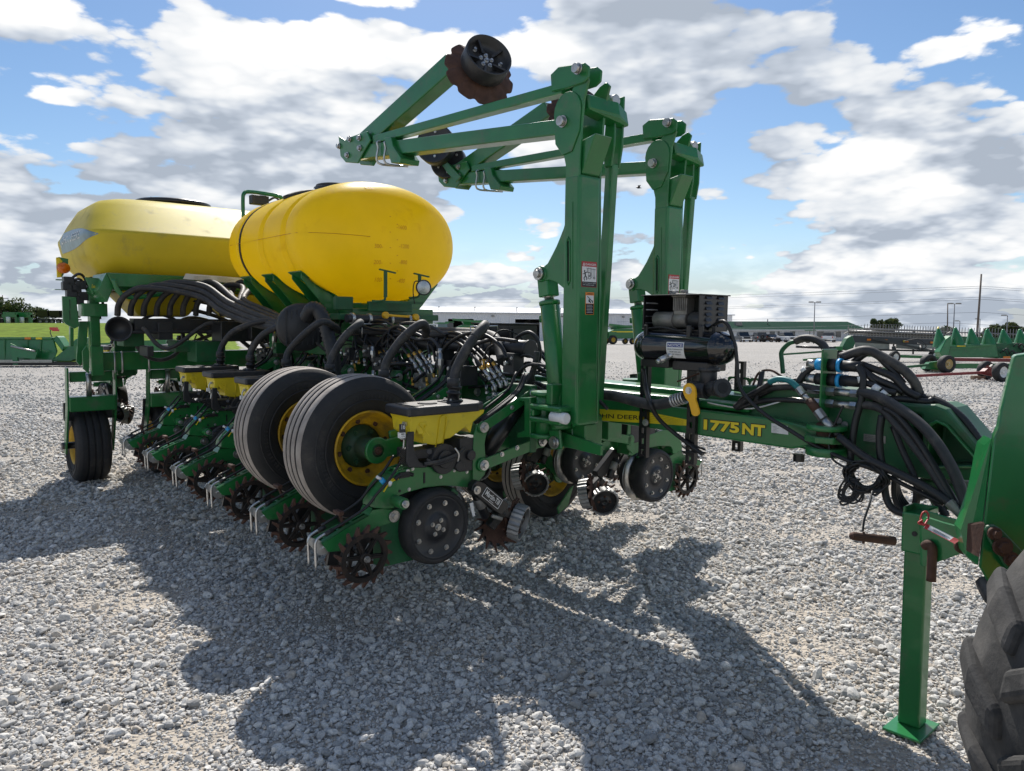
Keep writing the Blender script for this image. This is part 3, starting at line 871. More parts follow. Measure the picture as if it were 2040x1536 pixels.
def build_mower(px, dep):
    e = empty('utility_tractor', ((px - 1020) / 1475 * dep, dep, gz(dep)), .4); tag(e, 'small green utility tractor with canopy and loader near the white pickups', 'tractor')
    mb = MB(); mb.span((-.9, -.35, .5), (.9, .35, .95)); mb.span((-1.0, -.3, .9), (-.1, .3, 1.15)); mb.build('body', e, [GREEN])
    mb = MB(); mb.span((-.2, -.7, 2.1), (1.0, .7, 2.22)); mb.build('canopy', e, [GREEN_B])
    for y in (-.5, .5):
        mb = MB(); mb.cyl((.8, y, .8), (.8, y, 2.1), .04, n=6); mb.build('canopy_post', e, [BLK])
        for x, r in ((-.8, .36), (.65, .55)):
            mb = MB(); ag_wheel(mb, (x, y * 1.25, r), r, .3, (0, 1, 0)); mb.build('wheel', e, [RUB, YEL_R])
    mb = MB(); mb.beam((-.7, -.5, 1.0), (-2.0, -.5, .9), .08, .14); mb.beam((-.7, .5, 1.0), (-2.0, .5, .9), .08, .14); mb.beam((-1.9, -.8, .5), (-1.9, .8, .5), .4, .5); mb.build('loader', e, [GREEN])


build_mower(1609, 128)


def build_combine(px, dep, rz, label, sc=1.0):
    e = empty('combine_harvester', ((px - 1020) / 1475 * dep, dep, gz(dep)), rz); tag(e, label, 'combine')
    e.scale = (sc, sc, sc)
    mb = MB(); mb.prism([(-3.0, -1.4, 1.2), (3.2, -1.4, 1.2), (3.6, -1.4, 2.2), (3.2, -1.4, 3.2), (-1.2, -1.4, 3.3), (-3.0, -1.4, 2.6)], (0, 2.8, 0)); mb.build('body', e, [GREEN], bevel=.08)
    mb = MB(); mb.span((-2.4, -1.43, 2.62), (2.6, -1.403, 2.72)); mb.span((-1.2, -1.43, 2.5), (2.9, -1.403, 2.62)); mb.build('stripe', e, [YEL_D])
    mb = MB(); mb.add([(-1.2, -1.3, 3.3), (2.4, -1.3, 3.3), (2.4, 1.3, 3.3), (-1.2, 1.3, 3.3), (-1.6, -1.8, 3.95), (2.8, -1.8, 3.95), (2.8, 1.8, 3.95), (-1.6, 1.8, 3.95)], [(0, 1, 5, 4), (1, 2, 6, 5), (2, 3, 7, 6), (3, 0, 4, 7), (0, 3, 2, 1)]); mb.build('grain_tank', e, [GREEN])
    mb = MB(); mb.prism([(-4.4, -1.0, 1.9), (-3.0, -1.0, 1.9), (-3.0, -1.0, 3.6), (-4.1, -1.0, 3.6)], (0, 2.0, 0)); cb = mb.build('cab', e, [GLASS_C], bevel=.05)
    mb = MB(); mb.span((-4.4, -1.1, 3.603), (-2.9, 1.1, 3.75)); mb.build('cab_roof', cb, [GREEN])
    mb = MB(); mb.beam((2.6, -1.6, 3.6), (-3.2, -1.9, 4.1), .35, .35); mb.build('unloading_auger', e, [GREEN])
    mb = MB(); mb.beam((-3.2, 0, 1.6), (-5.2, 0, .8), 1.4, .8); mb.build('feeder_house', e, [GREEN])
    for y in (-1.6, 1.6):
        for x, r in ((-2.2, .95), (2.4, .62)):
            mb = MB(); ag_wheel(mb, (x, y, r), r, .7, (0, 1, 0)); mb.build('wheel', e, [RUB, YEL_R])
    mb = MB(); [mb.cyl((x, -1.5, .6), (x, -1.5, 1.3), .05, n=6) for x in (-3.2, -2.9)]; [mb.span((-3.25, -1.55, z), (-2.85, -1.45, z + .03)) for z in (.7, .95, 1.2)]; mb.build('ladder', e, [BLK])
    return e


build_combine(1232, 112, .35, 'green combine with yellow stripe standing between the two marker masts', .72)
build_combine(938, 122, .12, 'green combine with yellow stripe in front of the white workshop doors', .95)


def build_tractor(px, dep):
    e = empty('tractor', ((px - 1020) / 1475 * dep, dep, gz(dep)), .3); tag(e, 'green tractor with blue tinted cab beside the combine at the workshop', 'tractor')
    mb = MB(); mb.span((-2.6, -.45, 1.0), (-.3, .45, 1.9)); mb.span((-.5, -.7, .9), (1.2, .7, 1.6)); mb.build('body', e, [GREEN], bevel=.06)
    mb = MB(); mb.prism([(-.4, -.8, 1.5), (1.1, -.8, 1.5), (1.0, -.8, 2.9), (-.2, -.8, 2.9)], (0, 1.6, 0)); cb = mb.build('cab', e, [make_mat('blue_tinted_glass', (0.05, 0.12, 0.14), 0.08, spec=.8)])
    mb = MB(); mb.span((-.35, -.95, 2.903), (1.15, .95, 3.08)); mb.build('cab_roof', cb, [GREEN])
    mb = MB(); mb.cyl((-1.2, .35, 1.9), (-1.2, .35, 2.9), .06, n=8); mb.build('exhaust', e, [BLK])
    for y in (-.95, .95):
        for x, r in ((-2.0, .7), (.7, .95)):
            mb = MB(); ag_wheel(mb, (x, y, r), r, .5, (0, 1, 0)); mb.build('wheel', e, [RUB, YEL_R])


build_tractor(874, 98)

# ------------------------------------------------------------------ light poles, utility poles, wires
POLE = make_mat('galvanised_pole', (0.20, 0.20, 0.21), 0.5, metal=0.4, var=0.1); WOODP = make_mat('weathered_pole_wood', (0.14, 0.115, 0.095), 0.9, var=0.25, vscale=2)
WIRE = make_mat('dark_wire', (0.12, 0.13, 0.15), 0.6)


def light_pole(px, y_top, dep, label, arms=1, r=.10):
    x = (px - 1020) / 1475 * dep; z0 = gz(dep); z1 = WD(px, y_top, dep).z
    e = empty('light_pole', (x, dep, z0)); tag(e, label, 'light pole', 'yard light poles')
    mb = MB(); mb.cyl((0, 0, 0), (0, 0, z1 - z0), r, r * .6, n=8); mb.build('pole', e, [POLE])
    for s in ((-1,) if arms == 1 else (-1, 1)):
        mb = MB(); mb.beam((0, 0, z1 - z0), (s * .75, 0, z1 - z0 + .08), .08, .08); mb.span((s * .6 - .32, -.2, z1 - z0 - .02), (s * .6 + .32, .2, z1 - z0 + .16)); mb.build('lamp_head', e, [GREYP])


light_pole(1620, 603, 118, 'tall grey light pole standing in front of the green office roof', 2)
light_pole(1897, 606, 112, 'tall light pole with square heads just left of the tall utility pole', 2)
light_pole(1909, 640, 150, 'short far light pole with one arm left of the tall utility pole')
light_pole(1949, 636, 150, 'far light pole close behind the tall utility pole')
light_pole(2003, 629, 120, 'light pole with one arm at the right edge beyond the corn header')


def utility_pole(px0, px1, y_top, dep, label, arms=0, r=.17):
    z0 = gz(dep); top = WD(px1, y_top, dep); base = Vector(((px0 - 1020) / 1475 * dep, dep, z0))
    e = empty('utility_pole', base); tag(e, label, 'utility pole', 'utility poles')
    mb = MB(); mb.cyl((0, 0, 0), top - base, r, r * .65, n=8); mb.build('pole', e, [WOODP])
    for k in range(arms):
        p = (top - base) * (0.93 - .07 * k); mb = MB(); mb.beam(p + Vector((-1.3, .1, 0)), p + Vector((1.3, .1, 0)), .12, .14); mb.build('crossarm', e, [WOODP])
    return top


utility_pole(1944, 1955, 546, 122, 'tallest wooden utility pole, on the right of the yard', 0, .2)
utility_pole(1886, 1888, 604, 122, 'thin dark utility pole left of the tallest one', 0, .12)
utility_pole(4, 5, 588, 170, 'distant utility pole with crossarms above the left trees', 2, .14)
wires = [((300, 700), (590, 570), (1952, 570)), ((300, 700), (600, 576), (1952, 574)), ((200, 700), (628, 597), (1951, 596)), ((200, 700), (622, 590), (1951, 592)), ((100, 700), (630, 625), (1949, 621)), ((400, 700), (670, 646), (1887, 642))]
for k, (d, y_l, y_r) in enumerate((((0), 604, 570), (0, 609, 574), (0, 628, 596), (0, 624, 592), (0, 640, 622), (0, 652, 643))):
    a = WD(600, y_l - 12 + 2 * k, 260); b = WD(1953 if k < 5 else 1887, y_r, 122); c = WD(2300, y_r + 14, 120)
    pts = []
    for (p, q) in ((a, b), (b, c)):
        for i in range(13 if p is a else 5):
            t = i / (12 if p is a else 4); s = p.lerp(q, t); s.z -= (3.0 if p is a else .5) * 4 * t * (1 - t) * .5; pts.append(s)
    mb = MB(); mb.tube(pts, .022, n=4, spline=False); o = mb.build('power_line', None, [WIRE]); tag(o, ('highest', 'second highest', 'fourth highest', 'third highest', 'second lowest', 'lowest')[k] + ' of the power lines running to the poles on the right', 'power line', 'overhead power lines')


# ------------------------------------------------------------------ trees
LEAF = [make_mat('tree_leaves_dark', (0.045, 0.075, 0.020), 0.7, var=0.35, vscale=.8, translucent=.25), make_mat('tree_leaves_olive', (0.085, 0.105, 0.030), 0.7, var=0.3, vscale=.8, translucent=.25)]
BARK = make_mat('tree_bark', (0.09, 0.07, 0.055), 0.9, var=0.2)


def build_tree(px, dep, z0, h, w, label, seed, shape=0):
    rg = np.random.default_rng(seed)
    e = empty('tree', ((px - 1020) / 1475 * dep, dep, z0)); tag(e, label, 'tree', 'trees along the yard edge')
    mb = MB(); mb.tube([(0, 0, -.3), (.05, 0, h * .3), (-.05, .05, h * .6), (.05, 0, h * .9)], lambda t: .22 * (1 - t) + .04, n=7)
    for _ in range(7):
        a = rg.uniform(0, 6.28); z = rg.uniform(.25, .6) * h
        mb.tube([(0, 0, z), (math.cos(a) * w * .2, math.sin(a) * w * .2, z + h * .12), (math.cos(a) * w * .42, math.sin(a) * w * .42, z + h * .2)], lambda t: .09 * (1 - t) + .02, n=5, per=3)
    mb.build('trunk', e, [BARK])
    mb = MB()
    cl = [(Vector((rg.normal(0, .26) * w, rg.normal(0, .26) * w, h * rg.uniform(.22 if shape == 0 else .1, .92))), rg.uniform(.10, .2) * w) for _ in range(26)]
    for c, r in cl:
        k = 1 - abs(c.z / h - .5) * 1.0; c.x *= k + .35; c.y *= k + .35
        if shape: c.x *= .7; c.y *= .7
        mi = int(rg.uniform() > .55)
        for _ in range(95):
            d = Vector(rg.normal(size=3)).normalized() * r * rg.uniform(.55, 1.1); d.z *= .8; p = c + d
            s = rg.uniform(.16, .38); t1 = Vector(rg.normal(size=3)).normalized(); t2 = t1.cross(Vector(rg.normal(size=3))).normalized()
            mb.add([p - t1 * s, p + t2 * s * .6, p + t1 * s, p - t2 * s * .6], [(0, 1, 2, 3)], mi)
    mb.build('crown', e, LEAF)


for i, (px, dep, h, w, s) in enumerate(((8, 165, 7.6, 7.5, 1), (34, 168, 6.3, 6.5, 2), (55, 170, 6.6, 7, 3), (76, 172, 5.6, 6, 4), (-30, 165, 8.2, 8, 5))):
    build_tree(px, dep, -.4, h + 2.2, w, ('tallest olive green tree at the left frame edge', 'rounded tree second from the left edge', 'broad tree above the folded planters', 'small tree at the right end of the left tree row', 'tree cut by the left frame edge')[i], s)
for i, (px, dep, h, w, s) in enumerate(((1742, 150, 4.6, 3.2, 11), (1772, 150, 4.9, 4.2, 12), (2012, 150, 3.8, 4, 13), (1976, 152, 3.2, 4, 14), (1880, 155, 2.8, 4.5, 15))):
    build_tree(px, dep, gz(dep), h, w, ('narrow dark tree just right of the office building', 'fuller dark tree right of the narrow one behind the headers', 'tree at the right edge behind the corn header', 'low tree behind the corn header cones', 'low tree behind the far headers')[i], s, 1)


# ------------------------------------------------------------------ machines on and below the grass bank, left
def header_left():
    dep = 37.0
    def q(px, py, d=dep): return WD(px, py, d)
    e = empty('grain_header', (q(60, 728).x, dep, 0)); tag(e, 'green combine header lying on the gravel below the grass bank', 'combine header')
    o = Vector(e.location)
    def L_(px, py, d=dep): return q(px, py, d) - o
    mb = MB(); mb.prism([L_(-120, 672), L_(104, 672), L_(112, 700), L_(104, 722), L_(-120, 722)], (0, .12, 0)); mb.build('back_panel', e, [GREEN_B])
    mb = MB(); mb.beam(L_(-120, 674), L_(106, 674), .25, .12); mb.build('top_beam', e, [GREEN], bevel=.02)
    for px in (10, 56, 82): 
        mb = MB(); mb.span(L_(px, 676) - Vector((.02, .06, 0)), L_(px, 720) + Vector((.02, .0, 0))); mb.build('panel_rib', e, [GREEN])
    mb = MB(); mb.prism([L_(20, 684, dep - .5), L_(34, 690, dep - .5), L_(70, 702, dep - .5), L_(76, 696, dep - .5), L_(70, 715, dep - .5), L_(34, 712, dep - .5), L_(36, 727, dep - .5), L_(26, 727, dep - .5)], (0, .1, 0)); mb.build('arm_bracket', e, [GREEN_B])
    mb = MB(); mb.cyl(L_(22, 690, dep - .7), L_(70, 700, dep - .7), .045, n=8); mb.build('cylinder', e, [STEEL])
    mb = MB(); mb.beam(L_(-120, 718, dep - .4), L_(104, 718, dep - .4), .05, .05); mb.beam(L_(-120, 721, dep - .6), L_(104, 721, dep - .6), .05, .05); mb.build('steel_bar', e, [STEEL])
    mb = MB(); mb.prism([L_(104, 676), L_(112, 669), L_(116, 672), L_(128, 690), L_(124, 700), L_(112, 684)], (0, .6, 0)); mb.build('end_shield', e, [GREEN_B], bevel=.02)
    mb = MB(); mb.prism([L_(100, 720), L_(130, 695), L_(150, 676), L_(160, 672), L_(160, 712), L_(140, 720)], (0, .9, 0)); mb.build('divider', e, [GREEN], bevel=.03)
    mb = MB(); mb.beam(L_(-120, 724), L_(160, 724), 1.0, .16); mb.build('cutter_bar', e, [BLK])
    mb = MB(); mb.beam(L_(160, 700), L_(340, 690), 1.0, .7); mb.build('far_panel', e, [GREEN])
    for px in (58, 80, -20):
        mb = MB(); mb.span(L_(px, 676) - Vector((.12, .15, 0)), L_(px + 7, 672) + Vector((.0, -.13, .0))); mb.build('reflector', e, [ORGL if px != 80 else YEL_D])
    mb = MB(); mb.tube([L_(104, 672), L_(100, 662), L_(102, 656)], .02, n=6); mb.build('lamp_stalk', e, [BLK])
    mb = MB(); mb.span(L_(101, 657) - Vector((0, .1, 0)), L_(113, 652) + Vector((0, .1, 0))); mb.span(L_(106, 660) - Vector((0, .1, 0)), L_(116, 656) + Vector((0, .1, 0))); mb.build('warning_lamp', e, [REDLENS])


header_left()
for k, (px, dep) in enumerate(((26, 96), (53, 97))):
    z = grass_h((px - 1020) / 1475 * dep, dep)
    e = empty('folded_planter', ((px - 1020) / 1475 * dep, dep, z)); tag(e, ('left', 'right')[k] + ' of two green folded planters with white tanks on the grass bank', 'planter', 'folded planters on the bank')
    mb = MB(); mb.span((-1.0, -.3, .9), (.9, .3, 1.25)); mb.span((-.9, -.2, 0), (-.6, .2, 1.6)); mb.span((.6, -.2, 0), (.9, .2, 1.5)); mb.span((-.5, -.3, 1.25), (.7, .3, 1.55)); mb.build('frame', e, [GREEN])
    mb = MB(); mb.cyl((-.1, -.4, .1), (-.1, -.4, .95), .25, n=12); mb.build('tank', e, [WHITE])
    mb = MB(); ag_wheel(mb, (-1.2, -.2, .4), .4, .3, (0, 1, 0)); mb.build('wheel', e, [RUB, CAST])
for k, (px, w) in enumerate(((98, 22), (121, 22), (146, 24))):
    dep = 92; z = grass_h((px - 1020) / 1475 * dep, dep); s = dep / 1475
    e = empty('black_wagon', ((px - 1020) / 1475 * dep, dep, z)); tag(e, ('left', 'middle', 'right')[k] + ' of the black implement wagons on the grass bank', 'wagon', 'black wagons on the bank')
    hw = w * s / 2 - .04
    mb = MB(); mb.add([(-hw * .9, -.8, .75), (hw * .9, -.8, .75), (hw * .9, .8, .75), (-hw * .9, .8, .75), (-hw, -1, 1.62), (hw, -1, 1.62), (hw, 1, 1.62), (-hw, 1, 1.62)], [(0, 1, 5, 4), (1, 2, 6, 5), (2, 3, 7, 6), (3, 0, 4, 7), (0, 3, 2, 1), (4, 5, 6, 7)]); mb.build('box', e, [BLK])
    mb = MB(); mb.span((-hw, -.9, .45), (hw, .9, .6)); mb.build('chassis', e, [BLK_P])
    for x in (-hw * .6, hw * .6):
        mb = MB(); ag_wheel(mb, (x, -.7, .32), .32, .25, (0, 1, 0)); mb.build('wheel', e, [RUB, GREYP])
    mb = MB(); mb.tube([(-hw * .9, -1.05, .9), (0, -1.1, .65), (hw * .9, -1.05, .8)], .04, n=5); mb.build('hose', e, [GREYP])
# ------------------------------------------------------------------ headers and header trailers on the right
RED_P = make_mat('red_paint', (0.20, 0.018, 0.020), 0.42, var=0.15, dirt=(0.10, 0.07, 0.06), dirt_amt=0.3, dirt_scale=5)
TANW = make_mat('tan_wheel_paint', (0.50, 0.36, 0.14), 0.45, var=0.1, dirt=(0.2, 0.15, 0.1), dirt_amt=0.3)
WOODB = make_mat('weathered_block_wood', (0.22, 0.15, 0.10), 0.9, var=0.2, vscale=9)
BELT = make_mat('draper_belt_canvas', (0.33, 0.32, 0.28), 0.7, var=0.12, dirt=(0.18, 0.16, 0.13), dirt_amt=0.4, dirt_scale=2)
DGREY = make_mat('dark_grey_paint', (0.035, 0.036, 0.038), 0.4, var=0.1, dust_up=0.2)


def small_wheel(parent, c, r, w, ax, rimmat, name='wheel'):
    mb = MB()
    mb.lathe([(r * .58, -w / 2), (r * .92, -w / 2), (r, -w * .3), (r, w * .3), (r * .92, w / 2), (r * .58, w / 2)], c, ax, 22, close=True)
    o = mb.build(name, parent, [RUB])
    mb = MB(); a = Vector(ax).normalized()
    mb.lathe([(r * .58, -w * .42), (r * .5, -w * .3), (r * .2, -w * .18), (.001, -w * .2)], c, ax, 18); mb.lathe([(r * .58, w * .42), (r * .5, w * .3), (r * .2, w * .18), (.001, w * .2)], c, ax, 18)
    mb.cyl(Vector(c) - a * w * .42, Vector(c) + a * w * .42, r * .13, n=8)
    for k in range(5):
        b, s, u = ortho(a); q = Vector(c) + s * r * .24 * math.cos(k * 1.2566) + u * r * .24 * math.sin(k * 1.2566)
        mb.cyl(q - a * w * .3, q + a * w * .3, r * .04, n=6, m=1)
    mb.build('rim', o, [rimmat, ZINC])
    return o


def at_ground(px, dep): return Vector(((px - 1020) / 1475 * dep, dep, gz(dep)))


def draper_header():
    dep = 43.0; o = at_ground(1780, dep); s = dep / 1475
    e = empty('draper_header', o); tag(e, 'long grey draper header with tan belts and orange reflectors on a green trailer', 'combine header')
    def q(px, py, dy=0.0): return WD(px, py, dep + dy) - o
    mb = MB(); mb.prism([q(1690, 676), q(1700, 668), q(1895, 678), q(1895, 690), q(1700, 683)], (0, .3, 0)); mb.build('back_tube', e, [DGREY], bevel=.03)
    mb = MB(); mb.prism([q(1676, 696, -.6), q(1688, 674, -.6), q(1698, 668, -.6), q(1704, 684, -.6), q(1698, 700, -.6)], (0, .5, 0)); mb.build('end_shield', e, [GREEN_D], bevel=.03)
    for a, b in ((1704, 1772), (1786, 1832), (1836, 1890)):
        mb = MB(); mb.prism([q(a, 682 + (a - 1700) * .02), q(b, 684 + (b - 1700) * .02), q(b, 697), q(a, 694)], (0, .06, 0)); mb.build('belt', e, [BELT])
    mb = MB(); mb.beam(q(1700, 696, -.1), q(1895, 700, -.1), .12, .1); mb.build('lower_frame', e, [BLK])
    for px in (1731, 1764, 1803, 1806, 1857):
        mb = MB(); mb.span(q(px - 4, 677 + (px - 1700) * .045, -.02), q(px + 4, 673.5 + (px - 1700) * .045, -.06)); mb.build('reflector', e, [ORGL if px != 1803 else YEL_D])
    mb = MB(); mb.beam(q(1740, 674, -.3), q(1860, 700, -.3), .1, .12); mb.beam(q(1780, 690, -.2), q(1785, 716, -.2), .16, .2); mb.build('support_arm', e, [DGREY])
    # reel behind
    for k, (dz, dy) in enumerate(((0, .5), (5, .9), (-5, 1.0), (9, 1.3))):
        mb = MB(); mb.cyl(q(1690, 660 + dz, dy), q(1895, 667 + dz, dy), .035, n=6)
        for i in range(34):
            p = q(1690, 660 + dz, dy).lerp(q(1895, 667 + dz, dy), i / 33); mb.beam(p, p + Vector((0, -.05, -.28 if k < 2 else .26)), .018, .018)
        mb.build('reel_bar', e, [GREYP])
    mb = MB(); mb.cyl(q(1690, 660, .8), q(1895, 668, .8), .09, n=8); mb.build('reel_tube', e, [BLK])
    for px in (1690, 1790, 1894):
        mb = MB(); [mb.beam(q(px, 661, .8), q(px + dx, 661 + dz, .8), .05, .05) for dx, dz in ((0, -10), (8, 4), (-8, 4))]; mb.build('reel_arm', e, [GREYP])
    mb = MB(); mb.tube([q(1800, 680, -.2), q(1830, 676, -.5), q(1845, 690, -.4), q(1830, 700, -.3)], .03, n=5); mb.tube([q(1828, 684, -.2), q(1838, 690, -.5), q(1828, 700, -.4)], .03, n=5); mb.build('hydraulic_hose', e, [HOSE])
    # trailer under it
    t = empty('header_trailer', at_ground(1690, dep - 1)); tag(t, 'green trailer carrying the grey draper header, white wheels', 'header trailer', 'header trailers')
    o2 = t.location
    def w(px, py, dy=0.0): return WD(px, py, dep - 1 + dy) - o2
    mb = MB(); mb.beam(w(1600, 717), w(1690, 710), .10, .12); mb.beam(w(1665, 706), w(1900, 713), .14, .16); mb.build('frame', t, [GREEN])
    mb = MB(); mb.beam(w(1560, 706), w(1660, 699), .10, .10); mb.build('tow_bar', t, [GREEN_D])
    mb = MB(); mb.cyl(w(1586, 690.5), w(1680, 694), .07, n=8); mb.build('header_pipe', t, [BLK])
    mb = MB(); mb.span(w(1664, 698) - Vector((0, .2, 0)), w(1676, 690) + Vector((0, .2, 0))); mb.build('post', t, [GREEN])
    for px, py, dy in ((1660, 705, 1.2), (1673, 703, 0), (1782, 715, -1.0), (1860, 713, 1.0)):
        c = at_ground(px, dep - 1 + dy) - o2; c.z += .34
        small_wheel(t, c, .34, .24, (.35, -1, 0), WHITE if px != 1660 else CAST)


draper_header()


def far_reels():
    dep = 60.0
    for k, (x0, x1, y0, y1, dep, lab) in enumerate(((1722, 1880, 655, 661, 58, 'far header reel with upright tines left of the corn header'), (1880, 2060, 662, 668, 54, 'far header reel with upright tines behind the corn header cones'))):
        o = at_ground((x0 + x1) / 2, dep); e = empty('header_reel', o); tag(e, lab, 'header reel', 'header reels standing in the yard')
        def q(px, py, dy=0.0): return WD(px, py, dep + dy) - o
        for j, dz in enumerate((-1, 8)):
            mb = MB(); a, b = q(x0, y0 + dz, j * .6), q(x1, y1 + dz, j * .6); mb.cyl(a, b, .045, n=6); n = 30
            for i in range(n + 1):
                p = a.lerp(b, i / n); mb.beam(p - Vector((0, 0, .12)), p + Vector((.03, 0, .36)), .03, .03)
            mb.build('reel_bar', e, [POLE])
        for i in range(4):
            mb = MB(); p = q(x0 + (x1 - x0) * (i + .5) / 4, y0 + 4, .3); mb.beam(Vector((p.x, p.y, 0)), p, .1, .1); mb.build('stand_post', e, [BLK])
        mb = MB(); mb.beam(q(x0, y0 + 14, .3), q(x1, y1 + 14, .3), .4, .5); mb.build('header_body', e, [DGREY if k == 0 else GREEN_D])


far_reels()


def corn_header():
    dep = 36.0; o = at_ground(1940, dep); e = empty('corn_header', o); tag(e, 'green corn header with upturned cone snouts on a trailer', 'corn header')
    def q(px, py, dy=0.0): return WD(px, py, dep + dy) - o
    for px, top, base in ((1869, 653, 690), (1903, 651, 688), (1934, 653, 688), (1966, 654, 687), (1998, 655, 686), (2031, 655, 686), (2064, 656, 686)):
        mb = MB(); a = q(px + 4, base); b = q(px, top)
        mb.lathe([(.33, 0), (.28, (b - a).length * .25), (.17, (b - a).length * .6), (.07, (b - a).length * .93), (.0, (b - a).length)], a, b - a, 16); mb.build('snout', e, [GREEN_B])
    mb = MB(); [mb.lathe([(.05, 0), (0, .12)], q(1869, 655), (0, 0, 1), 8)]; mb.build('snout_tip', e, [YEL_D])
    mb = MB(); mb.prism([q(1884, 688, -.4), q(1985, 685, -.4), q(1990, 712, -.4), q(1884, 712, -.4)], (0, .9, 0)); mb.build('trough', e, [GREEN], bevel=.03)
    mb = MB(); mb.prism([q(1872, 702, -.6), q(1885, 676, -.6), q(1896, 668, -.6), q(1894, 690, -.6), q(1888, 712, -.6), q(1880, 712, -.6)], (0, .5, 0)); mb.build('end_shield', e, [GREEN_B], bevel=.03)
    mb = MB(); mb.prism([q(1985, 684, -.3), q(2100, 682, -.3), q(2100, 712, -.3), q(1985, 714, -.3)], (0, 1.0, 0)); mb.build('gearbox_frame', e, [GREEN_D])
    for k in range(14):
        mb = MB(); x, y = 1992 + RNG.uniform(0, 50), 688 + RNG.uniform(0, 22); mb.tube([q(x, y, -.4), q(x + 8, y - 6, -.6), q(x + 14, y + 5, -.4)], .025, n=5, per=4); mb.build('hydraulic_hose', e, [HOSE])
    mb = MB(); mb.beam(q(1890, 696, -.45), q(1975, 688, -.45), .1, .08); mb.build('stripe', e, [GREEN])
    mb = MB(); mb.span(q(1906, 690.5, -.41), q(1924, 688.5, -.44)); mb.build('decal', e, [YEL_D])
    mb = MB(); mb.span(q(1998, 714, -.5), q(2013, 710, -.55)); mb.build('reflector', e, [ORGL])
    # its green trailer with tan wheels
    d2 = 31.0; t = empty('header_trailer', at_ground(1870, d2)); tag(t, 'green trailer with tan wheels in front of the corn header', 'header trailer', 'header trailers'); o2 = t.location
    def w(px, py, dy=0.0): return WD(px, py, d2 + dy) - o2
    mb = MB(); mb.beam(w(1890, 729), w(2080, 729), .16, .2); mb.build('frame', t, [GREEN])
    mb = MB(); mb.beam(w(1740, 737), w(1850, 727), .1, .1); mb.build('tow_bar', t, [GREEN_D])
    mb = MB(); mb.prism([w(1842, 735), w(1852, 722), w(1870, 720), w(1890, 726), w(1886, 738)], (0, .3, 0)); mb.build('axle_bracket', t, [GREEN])
    for px, dy, m in ((1850, 1.0, CAST), (1886, -.3, TANW)):
        c = at_ground(px, d2 + dy) - o2; c.z += .37; small_wheel(t, c, .37, .3, (.3, -1, 0), m)
    mb = MB(); mb.beam(w(1890, 716, .2), w(2090, 719, .2), .16, .14); mb.build('header_rest', t, [RED_P])
    # red trailer nearer
    d3 = 25.5; t3 = empty('header_trailer', at_ground(1985, d3)); tag(t3, 'red trailer with white wheels nearest on the right of the yard', 'header trailer', 'header trailers'); o3 = t3.location
    def r(px, py, dy=0.0): return WD(px, py, d3 + dy) - o3
    mb = MB(); mb.beam(r(1800, 750), r(1960, 742), .09, .09); mb.build('tow_bar', t3, [RED_P])
    mb = MB(); mb.prism([r(1955, 745), r(1968, 734), r(2010, 737), r(2015, 748), r(1990, 752)], (0, .25, 0)); mb.beam(r(1990, 740), r(2150, 738), .12, .16); mb.build('frame', t3, [RED_P])
    mb = MB(); mb.beam(r(1974, 728), r(1992, 744), .12, .1); mb.build('crank_post', t3, [GREYP])
    for px, dy, m in ((1965, .9, RED_P), (1996, -.3, WHITE)):
        c = at_ground(px, d3 + dy) - o3; c.z += .33; small_wheel(t3, c, .33, .22, (.3, -1, 0), m)
    for px, d, lab in ((1950, 26.3, 'wooden block under the tow bar of the red trailer'), (1866, 31.8, 'small wooden block beside the tan trailer wheel'), (1750, 33.5, 'small wooden block lying on the gravel left of the trailers')):
        mb = MB(); mb.box((0, 0, .07), (.42, .2, .14)); b = mb.build('wood_block', None, [WOODB], bevel=.01, loc=at_ground(px, d)); tag(b, lab, 'wood block', 'wooden blocks')


corn_header()
mb = MB(); c = WD(1272, 374, 60)
mb.lathe([(.0, -.22), (.06, -.1), (.075, 0), (.05, .12), (.0, .3)], c, (1, .2, -.05), 10)
mb.add([c + Vector((-.05, -.03, .03)), c + Vector((.1, -.03, .03)), c + Vector((.12, -.42, .14)), c + Vector((-.12, -.35, .12))], [(0, 1, 2, 3)])
mb.add([c + Vector((-.05, .03, .03)), c + Vector((.1, .03, .03)), c + Vector((.05, .4, .2)), c + Vector((-.15, .33, .16))], [(0, 1, 2, 3)])
b = mb.build('bird', None, [BLK_P]); tag(b, 'small dark bird flying in the sky between the marker masts', 'bird')
# ------------------------------------------------------------------ the planter
planter = empty('planter')
planter.matrix_world = M_MAT
tag(planter, 'green and yellow folded row crop planter filling the middle of the gravel yard', 'planter')

DARK_MIX = [BLK_P, ZINC, BLUE, YEL_D, HOSE]


